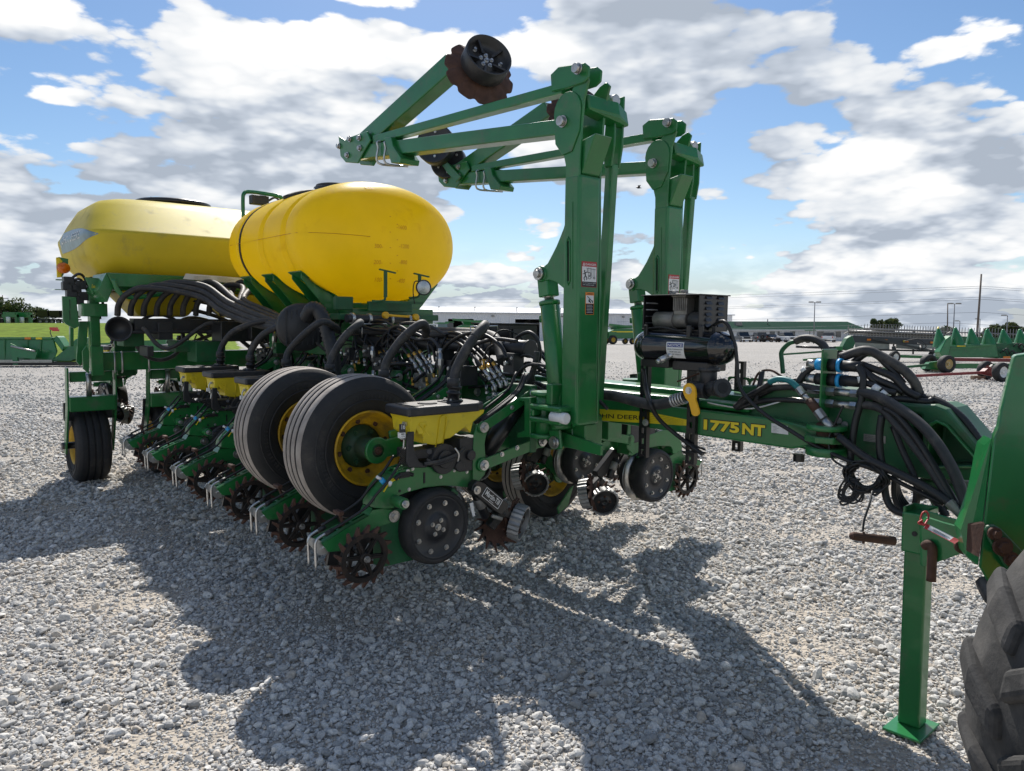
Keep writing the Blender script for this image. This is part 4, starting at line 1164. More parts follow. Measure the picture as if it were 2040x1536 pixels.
def spiked_wheel(name, parent, c, ax, r=.135, n=17, phase=0.0, tip=.035):
    """Cast closing wheel: rim, hub, spokes, bent teeth."""
    mb = MB(); a, s, u = ortho(ax); c = Vector(c); w = .013
    def pt(rad, ang, h): return c + s * rad * math.cos(ang) + u * rad * math.sin(ang) + a * h
    N = 34
    ring = [(r, -w), (r, w), (r * .80, w), (r * .80, -w)]
    mb.lathe([(rr, h) for rr, h in ring], c, ax, N, close=True, smooth=False)
    for k in range(n):
        t = phase + 2 * PI * k / n; dt = PI / n * .62
        b = [pt(r * .97, t - dt, -w), pt(r * .97, t + dt, -w), pt(r * .97, t + dt, w), pt(r * .97, t - dt, w)]
        tp = [pt(r + tip, t + dt * .9, -w * .5 - .006), pt(r + tip, t + dt * 1.5, -w * .5 - .006), pt(r + tip, t + dt * 1.5, w * .5 - .006), pt(r + tip, t + dt * .9, w * .5 - .006)]
        mb.add(b + tp, [(0, 1, 5, 4), (1, 2, 6, 5), (2, 3, 7, 6), (3, 0, 4, 7), (4, 5, 6, 7), (3, 2, 1, 0)], 1)
    for k in range(6):
        t = phase + 2 * PI * k / 6
        p, q = pt(r * .18, t, 0), pt(r * .82, t, 0)
        mb.beam(p, q, .026, .016, up=a, w2=.018)
        mb.beam(p + a * .009, q + a * .006, .008, .012, up=a)
    mb.cyl(c - a * .028, c + a * .028, r * .22, n=16); mb.cyl(c + a * .028, c + a * .036, r * .13, n=10, m=2); mb.bolt(c + a * .034, ax, .011, .014, m=2, washer=False)
    mb.cyl(c - a * .036, c - a * .028, r * .13, n=10, m=2)
    return mb.build(name, parent, [CAST, RUST, STEEL])


def gauge_wheel(name, parent, c, ax, r=.212, w=.112):
    """Depth wheel: rounded rubber tyre round a black dished plastic face with bolts; ax points to the outer face."""
    mb = MB(); h = w / 2
    prof = [(r * .80, -h * .9), (r * .93, -h), (r * .985, -h * .7), (r, -h * .25), (r * .995, h * .35), (r * .965, h * .8), (r * .90, h), (r * .835, h * .98), (r * .82, h * .90)]
    mb.lathe(prof, c, ax, 40)
    tyre = mb.build(name, parent, [RUB])
    mb = MB()
    mb.lathe([(r * .825, h * .86), (r * .80, h * .93), (r * .77, h * .80), (r * .45, h * .58), (r * .33, h * .62), (r * .325, h * .72), (r * .15, h * .74), (.001, h * .74)], c, ax, 40)
    mb.lathe([(r * .825, -h * .8), (r * .4, -h * .5), (.001, -h * .5)], c, ax, 24)
    mb.build('wheel_face', tyre, [BLK_P])
    a, s, u = ortho(ax); c = Vector(c)
    mb = MB()
    for k in range(8):
        t = 2 * PI * k / 8 + .35; mb.bolt(c + s * r * .64 * math.cos(t) + u * r * .64 * math.sin(t) + a * h * .70, ax, .010, .011)
    for k in range(4):
        t = 2 * PI * k / 4 + .5; mb.bolt(c + s * r * .19 * math.cos(t) + u * r * .19 * math.sin(t) + a * h * .74, ax, .0085, .010)
    mb.bolt(c + a * h * .74, ax, .013, .012)
    mb.build('wheel_bolts', tyre, [STEEL])
    return tyre


def cleaner_wheel(name, parent, c, ax, r=.115, w=.062):
    """Row cleaner wheel: corrugated bright band with a cast centre, and a disc of fingers behind it."""
    mb = MB(); a, s, u = ortho(ax); c = Vector(c); n = 44
    def ringpt(rad, k, h): t = 2 * PI * k / n; return c + s * rad * math.cos(t) + u * rad * math.sin(t) + a * h
    rows = []
    for h in (-w / 2, -w / 4, 0, w / 4, w / 2): rows.append([ringpt(r * (1.0 if k % 2 else .94) * (1.0 if abs(h) < w * .4 else .985), k, h) for k in range(n)])
    inner = [ringpt(r * .86, k, w / 2) for k in range(n)]; inner2 = [ringpt(r * .84, k, w * .12) for k in range(n)]
    rows += [inner, inner2]; vs = [p for rr in rows for p in rr]
    mb.add(vs, [(i * n + k, i * n + (k + 1) % n, (i + 1) * n + (k + 1) % n, (i + 1) * n + k) for i in range(len(rows) - 1) for k in range(n)], 0)
    mb.lathe([(r * .845, w * .10), (r * .5, w * .16), (r * .3, w * .20), (r * .27, w * .34), (r * .13, w * .34), (r * .12, w * .2), (.001, w * .2)], c, ax, 24, m=1)
    for k in range(3):        # kidney slots, dark
        for j in range(5):
            t = 2 * PI * k / 3 + .3 + j * .2; q = c + s * r * .64 * math.cos(t) + u * r * .64 * math.sin(t) + a * w * .15
            mb.cyl(q, q + a * .004, r * .11, n=8, m=3)
    for k in range(4):
        t = 2 * PI * k / 4; q = c + s * r * .38 * math.cos(t) + u * r * .38 * math.sin(t) + a * w * .18; mb.bolt(q, ax, .007, .008, m=2)
    o = mb.build(name, parent, [BAND, BLK, RUST, INK])
    mb = MB(); d = c - a * (w * .75)
    mb.cyl(d - a * .005, d + a * .005, r * .78, n=24)
    for k in range(13):
        t = 2 * PI * k / 13; e = s * math.cos(t) + u * math.sin(t); e2 = s * math.cos(t + .3) + u * math.sin(t + .3)
        mb.beam(d + e * r * .7, d + e2 * r * 1.28, .026, .009, up=a, w2=.009)
    mb.build('finger_disc', o, [RUST])
    return o


def hopper_at(parent, lab=None):
    X0, X1 = .115, -.115
    poly = [(769, 818.5), (769, 832), (780.5, 843), (782, 867), (809, 873), (811, 858), (827.5, 870), (841, 867), (852, 877), (852.5, 886), (874.5, 889), (892, 886), (893, 878), (906, 875), (933, 852.5), (946, 864.5), (948, 842), (966.5, 824), (968, 816.5)]
    P = PX(poly, X0)
    ylid = VX(765, 804, -.125).y + .018; ya, yb = P[0].y, VX(852, 877, X0).y
    for p in P:
        if p.y < yb: p.y = ylid + (p.y - ya) * (yb - ylid) / (yb - ya)
    mb = MB()
    o = len(mb.v); n = len(P)
    zt = max(p.z for p in P); zb = min(p.z for p in P); yc = sum(p.y for p in P) / n
    def inset(p, x):
        k = (zt - p.z) / (zt - zb); return Vector((x * (1 - .42 * k), p.y, p.z))
    A_ = [inset(p, X0) for p in P]; B_ = [inset(p, X1) for p in P]
    mb.v.extend([tuple(p) for p in A_ + B_])
    mb.f.append(list(range(n))); mb.m.append(0); mb.s.append(False); mb.f.append([n + i for i in range(n)][::-1]); mb.m.append(0); mb.s.append(False)
    for i in range(n):
        j = (i + 1) % n; mb.f.append([i, j, n + j, n + i]); mb.m.append(0); mb.s.append(False)
    h = mb.build('hopper', parent, [YEL_H], bevel=.006, seg=2)
    def RV(px, py):
        q = VX(px, py, X0)
        if q.y < yb: q.y = ylid + (q.y - ya) * (yb - ylid) / (yb - ya)
        return q
    # raised ribs and the arched panel moulded on both sides
    mb = MB()
    for sx, x in ((1, X0 - .012), (-1, X1 + .012)):
        ax_, bx_ = RV(851, 846), RV(851, 872)
        mb.beam((x - sx * .006, ax_.y, ax_.z), (x - sx * .034, bx_.y, bx_.z - .01), .008, .012)
        c = VX(886, 836, X0); r = .022
        arc = [Vector((x - sx * (.004 + .0), c.y - r, c.z - .16))] + [Vector((x + sx * .004, c.y + r * math.cos(t), c.z + r * math.sin(t))) for t in np.linspace(PI, 0, 9)] + [Vector((x - sx * .004, c.y + r, c.z - .16))]
        arc[0].x -= sx * .04; arc[-1].x -= sx * .04
        mb.tube(arc, .0045, n=5, spline=False)
        p, q = RV(822, 848), RV(876, 880); mb.beam((x - sx * .004, p.y, p.z), (x - sx * .04, q.y, q.z), .006, .012)
        p, q = RV(822, 847), RV(852, 845); mb.beam((x - sx * .004, p.y, p.z), (x - sx * .006, q.y, q.z), .006, .008)
    mb.build('hopper_rib', h, [YEL_H])
    mb = MB()
    yl = VX(765, 804, -.125).y; yr = VX(972, 804, .125).y; z1, z0 = 1.302, 1.252
    ch = .014
    pts = [(.128, yl + ch), (.128 - ch * .7, yl), (-.128 + ch * .7, yl), (-.128, yl + ch), (-.128, yr - .07), (-.085, yr), (.085, yr), (.128, yr - .07)]
    mb.prism([(x, y, z0) for x, y in pts], (0, 0, z1 - z0)); lid = mb.build('hopper_lid', parent, [BLK_P], bevel=.012, seg=3)
    mb = MB(); mb.cyl((.0, yl + .20, z1 - .002), (0, yl + .20, z1 + .006), .055, n=24); mb.cyl((.0, yl + .20, z1 + .006), (0, yl + .20, z1 + .008), .045, n=24)
    mb.span((-.05, yl + .30, z1), (.05, yl + .31, z1 + .006)); mb.span((-.05, yl + .325, z1), (.05, yl + .335, z1 + .006)); mb.span((-.09, yl + .05, z1 - .001), (.09, yl + .12, z1 + .004)); mb.build('lid_boss', lid, [BLK_P], bevel=.003)
    mb = MB(); c = Vector((.0, yr - .155, z1)); mb.cyl(c, c + Vector((0, 0, .012)), .058, n=20)
    for k in range(4): mb.bolt(c + Vector((.047 * math.cos(k * 1.57 + .7), .047 * math.sin(k * 1.57 + .7), .012)), (0, 0, 1), .006, .006, m=1)
    for z, r in ((.012, .034), (.04, .034), (.041, .042), (.055, .042), (.056, .034), (.075, .034), (.076, .042), (.09, .042), (.091, .033), (.12, .033)): pass
    mb.lathe([(.034, .012), (.034, .04), (.043, .042), (.043, .054), (.034, .056), (.034, .074), (.043, .076), (.043, .088), (.033, .09), (.033, .12)], c, (0, .12, 1), 18)
    mb.build('hose_collar', lid, [BLK, ZINC])
    # over-centre latch on the outer end, white bar code sticker
    mb = MB(); p = VX(784, 862, X0 - .03); p.y = ylid + .012
    mb.tube([(.045, p.y - .012, p.z + .04), (.045, p.y - .026, p.z + .01), (.045, p.y - .022, p.z - .03), (.045, p.y - .008, p.z - .05), (.045, p.y - .012, p.z - .10)], .006, n=6); mb.box((.045, p.y - .012, p.z - .035), (.035, .02, .03)); mb.box((.045, p.y - .004, p.z + .035), (.03, .012, .02))
    mb.build('latch', h, [ZINC])
    mb = MB(); a, b = VX(802, 863, X0), VX(808, 873, X0); mb.span((.085, a.y, a.z), (.103, b.y + .005, b.z)); mb.build('bar_code_label', h, [WHITE])
    return h


def make_unit(parent):
    f = .062
    # body: arched shank of the unit
    poly = [(942, 930), (948, 966), (938, 972), (905, 968), (880, 968), (845, 972), (812, 981), (794, 988), (787, 1000), (786, 1012), (770, 1014), (745, 1012), (748, 992), (758, 974), (768, 961), (781, 948), (797, 937), (829, 930), (880, 931)]
    P = PX(poly, f); mb = MB(); mb.prism(P, (-2 * f, 0, 0))
    # side ribs and slots
    c = VX(787, 997, f)
    mb.cyl(c, c + Vector((.095, 0, 0)), .031, n=18)
    mb.cyl(VX(812, 938, f), VX(812, 938, f) + Vector((.006, 0, 0)), .012, n=10, m=1)
    u = mb.build('row_unit', parent, [GREEN, ZINC], bevel=.007, seg=2)
    mb = MB(); e = c + Vector((.095, 0, 0)); mb.cyl(e, e + Vector((.014, 0, 0)), .020, n=14); mb.bolt(e + Vector((.012, 0, 0)), (1, 0, 0), .012, .012)
    for px, py in ((822, 934), (905, 937), (930, 940), (878, 950), (815, 975)): mb.bolt(VX(px, py, f), (1, 0, 0), .007, .006)
    mb.build('unit_bolts', u, [ZINC])
    mb = MB(); q = VX(845, 952, f); mb.span((f, q.y - .006, q.z - .03), (f + .003, q.y + .006, q.z + .03)); q = VX(796, 978, f); mb.cyl(q, q + Vector((.003, 0, 0)), .008, n=8); mb.build('slot', u, [INK])
    # perforated adjuster quadrant on the hump
    mb = MB(); pts = [VX(776, 946, .02), VX(783, 938, .02), VX(797, 933, .02), VX(808, 933, .02)]
    for sx in (-.03, .03): mb.tube([p + Vector((sx, 0, .012)) for p in pts], .008, n=5)
    for p in pts: mb.beam(p + Vector((-.035, 0, .014)), p + Vector((.035, 0, .014)), .008, .008)
    mb.build('depth_quadrant', u, [GREEN])
    # air connector and yellow wires
    mb = MB(); p = VX(769, 966, .05); mb.cyl(p, p + Vector((.0, -.03, .035)), .014, n=10, m=0); mb.cyl(p + Vector((0, -.03, .035)), p + Vector((0, -.055, .05)), .008, n=8, m=1); mb.cyl(p + Vector((0.02, .01, 0)), p + Vector((.045, .0, .02)), .010, n=8, m=1); mb.cyl(p, p + Vector((0, .015, -.03)), .009, n=8, m=1)
    mb.build('air_connector', u, [BLUE, WHITE])
    mb = MB(); mb.tube([VX(764, 980, .062), VX(773, 966, .068), VX(784, 957, .068), VX(794, 954, .066)], .0045, n=5); mb.tube([VX(768, 972, .058), VX(778, 958, .062), VX(790, 950, .062)], .0045, n=5); mb.build('wire', u, [YEL_D])
    mb = MB(); mb.tube([VX(786, 955, .066), VX(797, 947, .068), VX(812, 944, .066), VX(822, 946, .064)], .012, n=6); mb.box(VX(805, 946, .066), (.02, .06, .03)); mb.build('wiring_plug', u, [HOSE_C])
    # linkage plates
    poly = [(945, 866), (951, 846), (960, 840), (969, 845), (972, 858), (968, 872), (966, 885), (968, 915), (970, 930), (966, 946), (957, 956), (949, 966), (943, 960), (943, 900)]
    for x in (.075, -.087):
        mb = MB(); mb.prism(PX(poly, .087) if x > 0 else [Vector((x + .012, p.y, p.z)) for p in PX(poly, .087)], (-.012, 0, 0)); mb.build('linkage_plate', u, [GREEN], bevel=.003)
    a0, a1 = VX(962, 851, .095), VX(1060, 784, .095); b0, b1 = VX(962, 926, .095), VX(1078, 879, .095)
    for x in (.097, -.097):
        for (p, q, h) in ((a0, a1, .058), (b0, b1, .066)):
            mb = MB(); mb.beam((x, p.y, p.z), (x, q.y, q.z), .014, h); mb.cyl((x - .007, p.y, p.z), (x + .007, p.y, p.z), h * .62, n=18); mb.cyl((x - .007, q.y, q.z), (x + .007, q.y, q.z), h * .62, n=18)
            mb.build('parallel_arm', u, [GREEN], bevel=.003)
    mb = MB()
    for p in (a0, a1, b0, b1):
        s = Vector((1, 0, 0)); mb.cyl(p + s * .008, p + s * .018, .030, n=18); mb.bolt(p + s * .018, s, .017, .016)
    for px, py in ((1000, 905), (1030, 892), (1020, 812)): mb.bolt(VX(px, py, .105), (1, 0, 0), .010, .009)
    mb.build('pivot_bolts', u, [ZINC])
    mb = MB(); m_ = (a0 + b0) / 2; mb.cyl((0, a0.y + .08, b0.z + .03), (0, a1.y - .02, a1.z - .06), .055, n=14); mb.cyl((-.05, b0.y + .10, b0.z + .02), (-.05, a1.y - .06, a1.z - .10), .02, n=8, m=1); mb.build('down_force_cylinder', u, [BLK, ZINC])
    mb = MB(); mb.span((-.11, a1.y - .02, b1.z - .06), (.11, a1.y + .03, a1.z + .05)); mb.build('mount_head', u, [GREEN_D], bevel=.004)
    for k in range(4):
        mb = MB(); x = RNG.uniform(-.06, .09); mb.tube([(x, a0.y - .02, a0.z + .02), (x + .02, a0.y + .12, a0.z + .10), (x, a1.y - .08, a1.z + .02), (x - .02, a1.y, a1.z + .12)], .009, n=5, per=4); mb.build('unit_cable', u, [HOSE_C])
    # seed meter and dark drive parts under the hopper
    mb = MB(); p = VX(875, 912, .03)
    mb.cyl((.085, p.y, p.z), (-.06, p.y, p.z), .085, n=22); mb.cyl((.085, p.y, p.z), (.10, p.y, p.z), .05, n=18)
    p2 = VX(930, 905, .05); mb.span((-.09, p2.y - .07, p2.z - .09), (.08, p2.y + .07, p2.z + .10)); mb.cyl((.08, p2.y, p2.z), (.10, p2.y, p2.z), .03, n=12)
    p3 = VX(832, 905, .02); mb.span((-.10, p3.y - .06, p3.z - .02), (.06, p3.y + .10, p3.z + .03)); mb.cyl((.095, p.y + .10, p.z - .05), (-.03, p.y + .10, p.z - .05), .03, n=12)
    mb.tube([VX(845, 925, .10), VX(880, 918, .115), VX(912, 905, .11), VX(925, 893, .10)], .012, n=6, m=4); mb.tube([VX(850, 915, .09), VX(870, 925, .11), VX(905, 915, .12)], .009, n=6, m=4)
    mb.tube([VX(906, 892, .11), VX(914, 905, .12), VX(912, 920, .11)], .007, n=5, m=1)
    mb.box(VX(846, 885, .09), (.006, .03, .008), 1); mb.cyl(VX(855, 900, .10), VX(855, 900, .118), .016, n=10)
    mb.build('seed_meter', u, DARK_MIX, bevel=.006)
    poly = [(814, 861), (826, 860), (825, 890), (829, 908), (836, 920), (852, 928), (850, 932), (815, 932), (810, 922), (811, 890)]
    mb = MB(); mb.prism(PX(poly, .095), (-.02, 0, 0)); mb.build('hopper_bracket', u, [BLK_P], bevel=.004)
    mb = MB()
    for i in range(5):
        for j in range(4): 
            p = VX(795 + i * 4, 900 + j * 8, .085); mb.beam(p, p + Vector((0, .022, -.022)), .003, .003); mb.beam(p, p + Vector((0, .022, .02)), .003, .003)
    mb.build('guard_mesh', u, [BLK])
    h = hopper_at(u)
    # gauge wheels, opener disc
    gauge_wheel('gauge_wheel', u, (.072, -1.285, .630), (1, 0, 0)); gauge_wheel('gauge_wheel', u, (-.075, -1.262, .625), (-1, 0, 0))
    mb = MB(); mb.lathe([(.205, -.002), (.205, .002), (.1, .006), (.001, .006)], (.006, -1.20, .625), (1, .05, 0), 40); mb.lathe([(.205, .002), (.205, -.002), (.1, -.006), (.001, -.006)], (-.006, -1.20, .625), (1, -.05, 0), 40); mb.build('opener_disc', u, [STEEL])
    mb = MB(); p = Vector((.05, -1.085, .70)); mb.prism([(.132, -1.085, .735), (.132, -1.060, .74), (.132, -1.045, .66), (.132, -1.06, .655)], (.002, 0, 0)); mb.build('wheel_label', u, [WHITE])
    mb = MB(); mb.beam((.045, -1.30, .63), (.045, -1.12, .80), .02, .05); mb.beam((-.045, -1.30, .63), (-.045, -1.12, .80), .02, .05); mb.span((-.04, -1.6, .45), (.04, -1.15, .75), 0); mb.build('wheel_arm', u, [GREEN_D])
    # closing arm with lever, bracket and wire tines
    poly = [(735, 1027), (742, 1016), (765, 1013), (790, 1017), (796, 1027), (793, 1036), (784, 1040), (745, 1054), (700, 1083), (678, 1098), (655, 1100), (641, 1082), (690, 1052)]
    mb = MB(); Pn = PX(poly, .05); Pn2 = [Vector((-.05, p.y, p.z)) for p in Pn]
    mb.prism(Pn, (-.016, 0, 0)); mb.prism(Pn2, (.016, 0, 0))
    top = [(641, 1082), (690, 1052), (735, 1027), (742, 1016)]
    T = PX(top, .05)
    for a, b in zip(T[:-1], T[1:]):
        for x0, x1 in ((.05, .012), (-.012, -.05)):
            mb.add([(x0, a.y, a.z), (x1, a.y, a.z), (x1, b.y, b.z), (x0, b.y, b.z), (x0, a.y, a.z - .008), (x1, a.y, a.z - .008), (x1, b.y, b.z - .008), (x0, b.y, b.z - .008)], [(0, 1, 2, 3), (7, 6, 5, 4), (0, 4, 5, 1), (1, 5, 6, 2), (2, 6, 7, 3), (3, 7, 4, 0)])
    mb.add([(.05, T[2].y, T[2].z), (-.05, T[2].y, T[2].z), (-.05, T[3].y, T[3].z + .01), (.05, T[3].y, T[3].z + .01)], [(0, 1, 2, 3)])
    a, b = T[0], T[1]
    for k in range(5):
        q = T[0].lerp(T[2], .15 + .14 * k); mb.beam((-.02, q.y, q.z - .003), (.02, q.y, q.z - .003), .02, .006)
    ca = mb.build('closing_arm', u, [GREEN], bevel=.003)
    mb = MB(); p = VX(784, 1028, .05); mb.cyl(p, p + Vector((.012, 0, 0)), .032, n=20); mb.bolt(p + Vector((.012, 0, 0)), (1, 0, 0), .016, .012); mb.build('pivot_bolts', ca, [STEEL])
    mb = MB(); p, q = VX(688, 1058, .0), VX(676, 1022, .0); mb.cyl(p, q, .009, n=8); mb.beam(q + Vector((-.035, -.005, .004)), q + Vector((.035, -.005, .004)), .03, .022); mb.build('adjust_lever', ca, [RUST], bevel=.004)
    mb = MB(); poly = [(642, 1079), (653, 1094), (651, 1104), (636, 1106), (626, 1096), (612, 1080), (617, 1070)]
    mb.prism(PX(poly, .035), (-.006, 0, 0)); mb.prism(PX(poly, -.03), (-.006, 0, 0)); mb.beam(VX(640, 1090, .035), VX(640, 1090, -.036), .03, .006); mb.bolt(VX(642, 1093, .035), (1, 0, 0), .008, .007); mb.build('tine_bracket', ca, [ZINC])
    for x in (.045, -.035):
        mb = MB(); mb.tube([VX(650, 1062, .045), VX(636, 1071, .045), VX(630, 1078, .045), VX(628, 1090, .045), VX(630, 1135, .045)], .0068, n=7, per=5)
        for i, v in enumerate(mb.v): mb.v[i] = (v[0] - .045 + x, v[1], v[2])
        mb.build('wire_tine', ca, [ZINC])
        mb = MB(); P4 = [VX(655, 1060, .045), VX(690, 1038, .045), VX(730, 1010, .045), VX(750, 985, .06), VX(772, 960, .08), VX(786, 940, .08), VX(800, 918, .07)]
        mb.tube([Vector((p.x - .045 + x, p.y, p.z + (0 if x > 0 else .015))) for p in P4], .0075, n=6); mb.cyl(VX(662, 1056, .045) + Vector((x - .045, 0, 0)), VX(648, 1065, .045) + Vector((x - .045, 0, 0)), .013, n=8)
        mb.build('sensor_cable', ca, [HOSE_C])
    spiked_wheel('closing_wheel', u, VX(725, 1110, .115), (1, .0, -.10), .133, phase=.1)
    spiked_wheel('closing_wheel', u, (-.085, -1.70, VX(725, 1112, .115).z), (-1, .0, -.10), .133, phase=.27)
    mb = MB(); p = VX(725, 1110, .115); mb.cyl((.10, p.y, p.z), (-.08, -1.70, p.z), .012, n=8); mb.beam((0, p.y + .03, p.z), (0, -1.62, p.z + .14), .03, .05); mb.beam((-.01, -1.83, p.z + .08), (-.01, -1.86, p.z - .05), .02, .06); mb.build('wheel_axle', u, [BLK])
    # row cleaner at the bar end of the unit
    mb = MB(); poly = [(943, 966), (952, 957), (965, 962), (1014, 1004), (1012, 1016), (998, 1026), (986, 1018), (950, 988), (940, 978)]
    mb.prism(PX(poly, .125), (-.05, 0, 0)); q0 = VX(950, 985, .07); mb.cyl(VX(948, 984, .07), VX(968, 1030, .07), .028, n=12); mb.cyl(VX(952, 992, .07), VX(960, 1010, .07), .034, n=12, m=1); mb.beam(VX(1000, 1018, .06), VX(975, 1050, .04), .06, .05); mb.beam(VX(1000, 1018, .06), VX(1030, 1035, .06), .05, .05); mb.cyl(VX(980, 1028, .13), VX(1000, 1034, .13), .012, n=8, m=1)
    rc = mb.build('row_cleaner', u, [BLK, GREYP], bevel=.004)
    mb = MB(); p = VX(949, 976, .13); mb.cyl(p, p + Vector((.012, 0, 0)), .024, n=16); mb.bolt(p + Vector((.01, 0, 0)), (1, 0, 0), .012, .01); mb.build('pivot_bolts', rc, [STEEL])
    cleaner_wheel('cleaner_wheel', u, VX(1033, 1040, .06), (.80, .50, -.22), .112, .07)
    cleaner_wheel('cleaner_wheel', u, VX(990, 1052, -.05), (-.80, .50, -.22), .112, .06)
    return u, rc


unit, rc = make_unit(planter)
# maker's plate on the first row cleaner: white lettering in a white frame on black
mb = MB()
c0, cx_, cy_ = VX(960, 988, .128), VX(991.5, 1014, .128), VX(966.5, 974.5, .128)
X_ = (cx_ - c0).normalized(); Y_ = (cy_ - c0); Y_ = (Y_ - X_ * Y_.dot(X_)).normalized(); w_ = (cx_ - c0).length; h_ = .058
def pl(u_, v_): return c0 + X_ * u_ * w_ + Y_ * v_ * h_
for a, b in (((0, 0), (1, 0)), ((1, 0), (1, 1)), ((1, 1), (0, 1)), ((0, 1), (0, 0))): mb.beam(pl(*a), pl(*b), .003, .0022, up=(1, 0, 0))
put_text(mb, 'Martin-Till', pl(.08, .30) + Vector((.001, 0, 0)), X_, Y_, h_ * .55, width=w_ * .84, offset=.02)
mb.beam(pl(.4, .16), pl(.66, .16), .003, .002, up=(1, 0, 0))
mb.build('maker_plate', rc, [WHITE])
# number plate of the row: 16 on dark, white strip below
mb = MB(); a, b = VX(799.5, 846, .115), VX(808, 862, .115); mb.span((.094, a.y, a.z), (.108, b.y + .004, b.z)); npl = mb.build('number_plate', unit, [BLK_P])
mb = MB(); put_text(mb, '16', (.1095, a.y + .005, b.z + .018), (0, 1, 0), (0, 0, 1), .026, width=.022, offset=.015); mb.build('lettering', npl, [WHITE])
mb = MB(); a, b = VX(799.5, 862.5, .115), VX(808, 873, .115); mb.span((.080, a.y, a.z - .001), (.1085, b.y + .004, b.z)); sl = mb.build('number_plate', unit, [WHITE])
mb = MB(); [mb.span((.1086, a.y + .004 + k * .0035, a.z - .012), (.1092, a.y + .006 + k * .0035, a.z - .005)) for k in range(6)]; put_text(mb, '1775', (.1092, a.y + .004, b.z + .006), (0, 1, 0), (0, 0, 1), .006, width=.02); mb.build('bar_code', sl, [INK])

# copies: five more along the near wing, six on the far wing, four behind
bare = [c for c in unit.children if c.name.startswith('number_plate')]


def copy_unit(loc, rz):
    def rec(o, par):
        c = o.copy(); COL.objects.link(c); c.parent = par
        for ch in o.children:
            if o is unit and ch in bare: continue
            if ch.name.startswith('maker_plate'): continue
            rec(ch, c)
        return c
    c = rec(unit, planter); c.location = loc; c.rotation_euler = (0, 0, rz)
    return c


units = [unit]
for k in range(1, 6): units.append(copy_unit((-.762 * k, 0, 0), 0))
for k in range(6): units.append(copy_unit((-.33 - .762 * k, -.25, -.06), PI))
REAR_U = -5.75
for y in (-1.42, -.66, .66, 1.42): units.append(copy_unit((REAR_U + .25, y, .10), -PI / 2))
# ------------------------------------------------------------------ wing bars, wing wheels
def obj_box(name, a, b, mats=(GREEN,), bevel=.006, parent=None):
    mb = MB(); mb.span(a, b); return mb.build(name, planter if parent is None else parent, mats, bevel=bevel, seg=2)


obj_box('wing_bar', (-4.9, -.43, 1.02), (.36, -.25, 1.20)); obj_box('wing_bar', (-5.2, .18, .96), (.02, .32, 1.13))


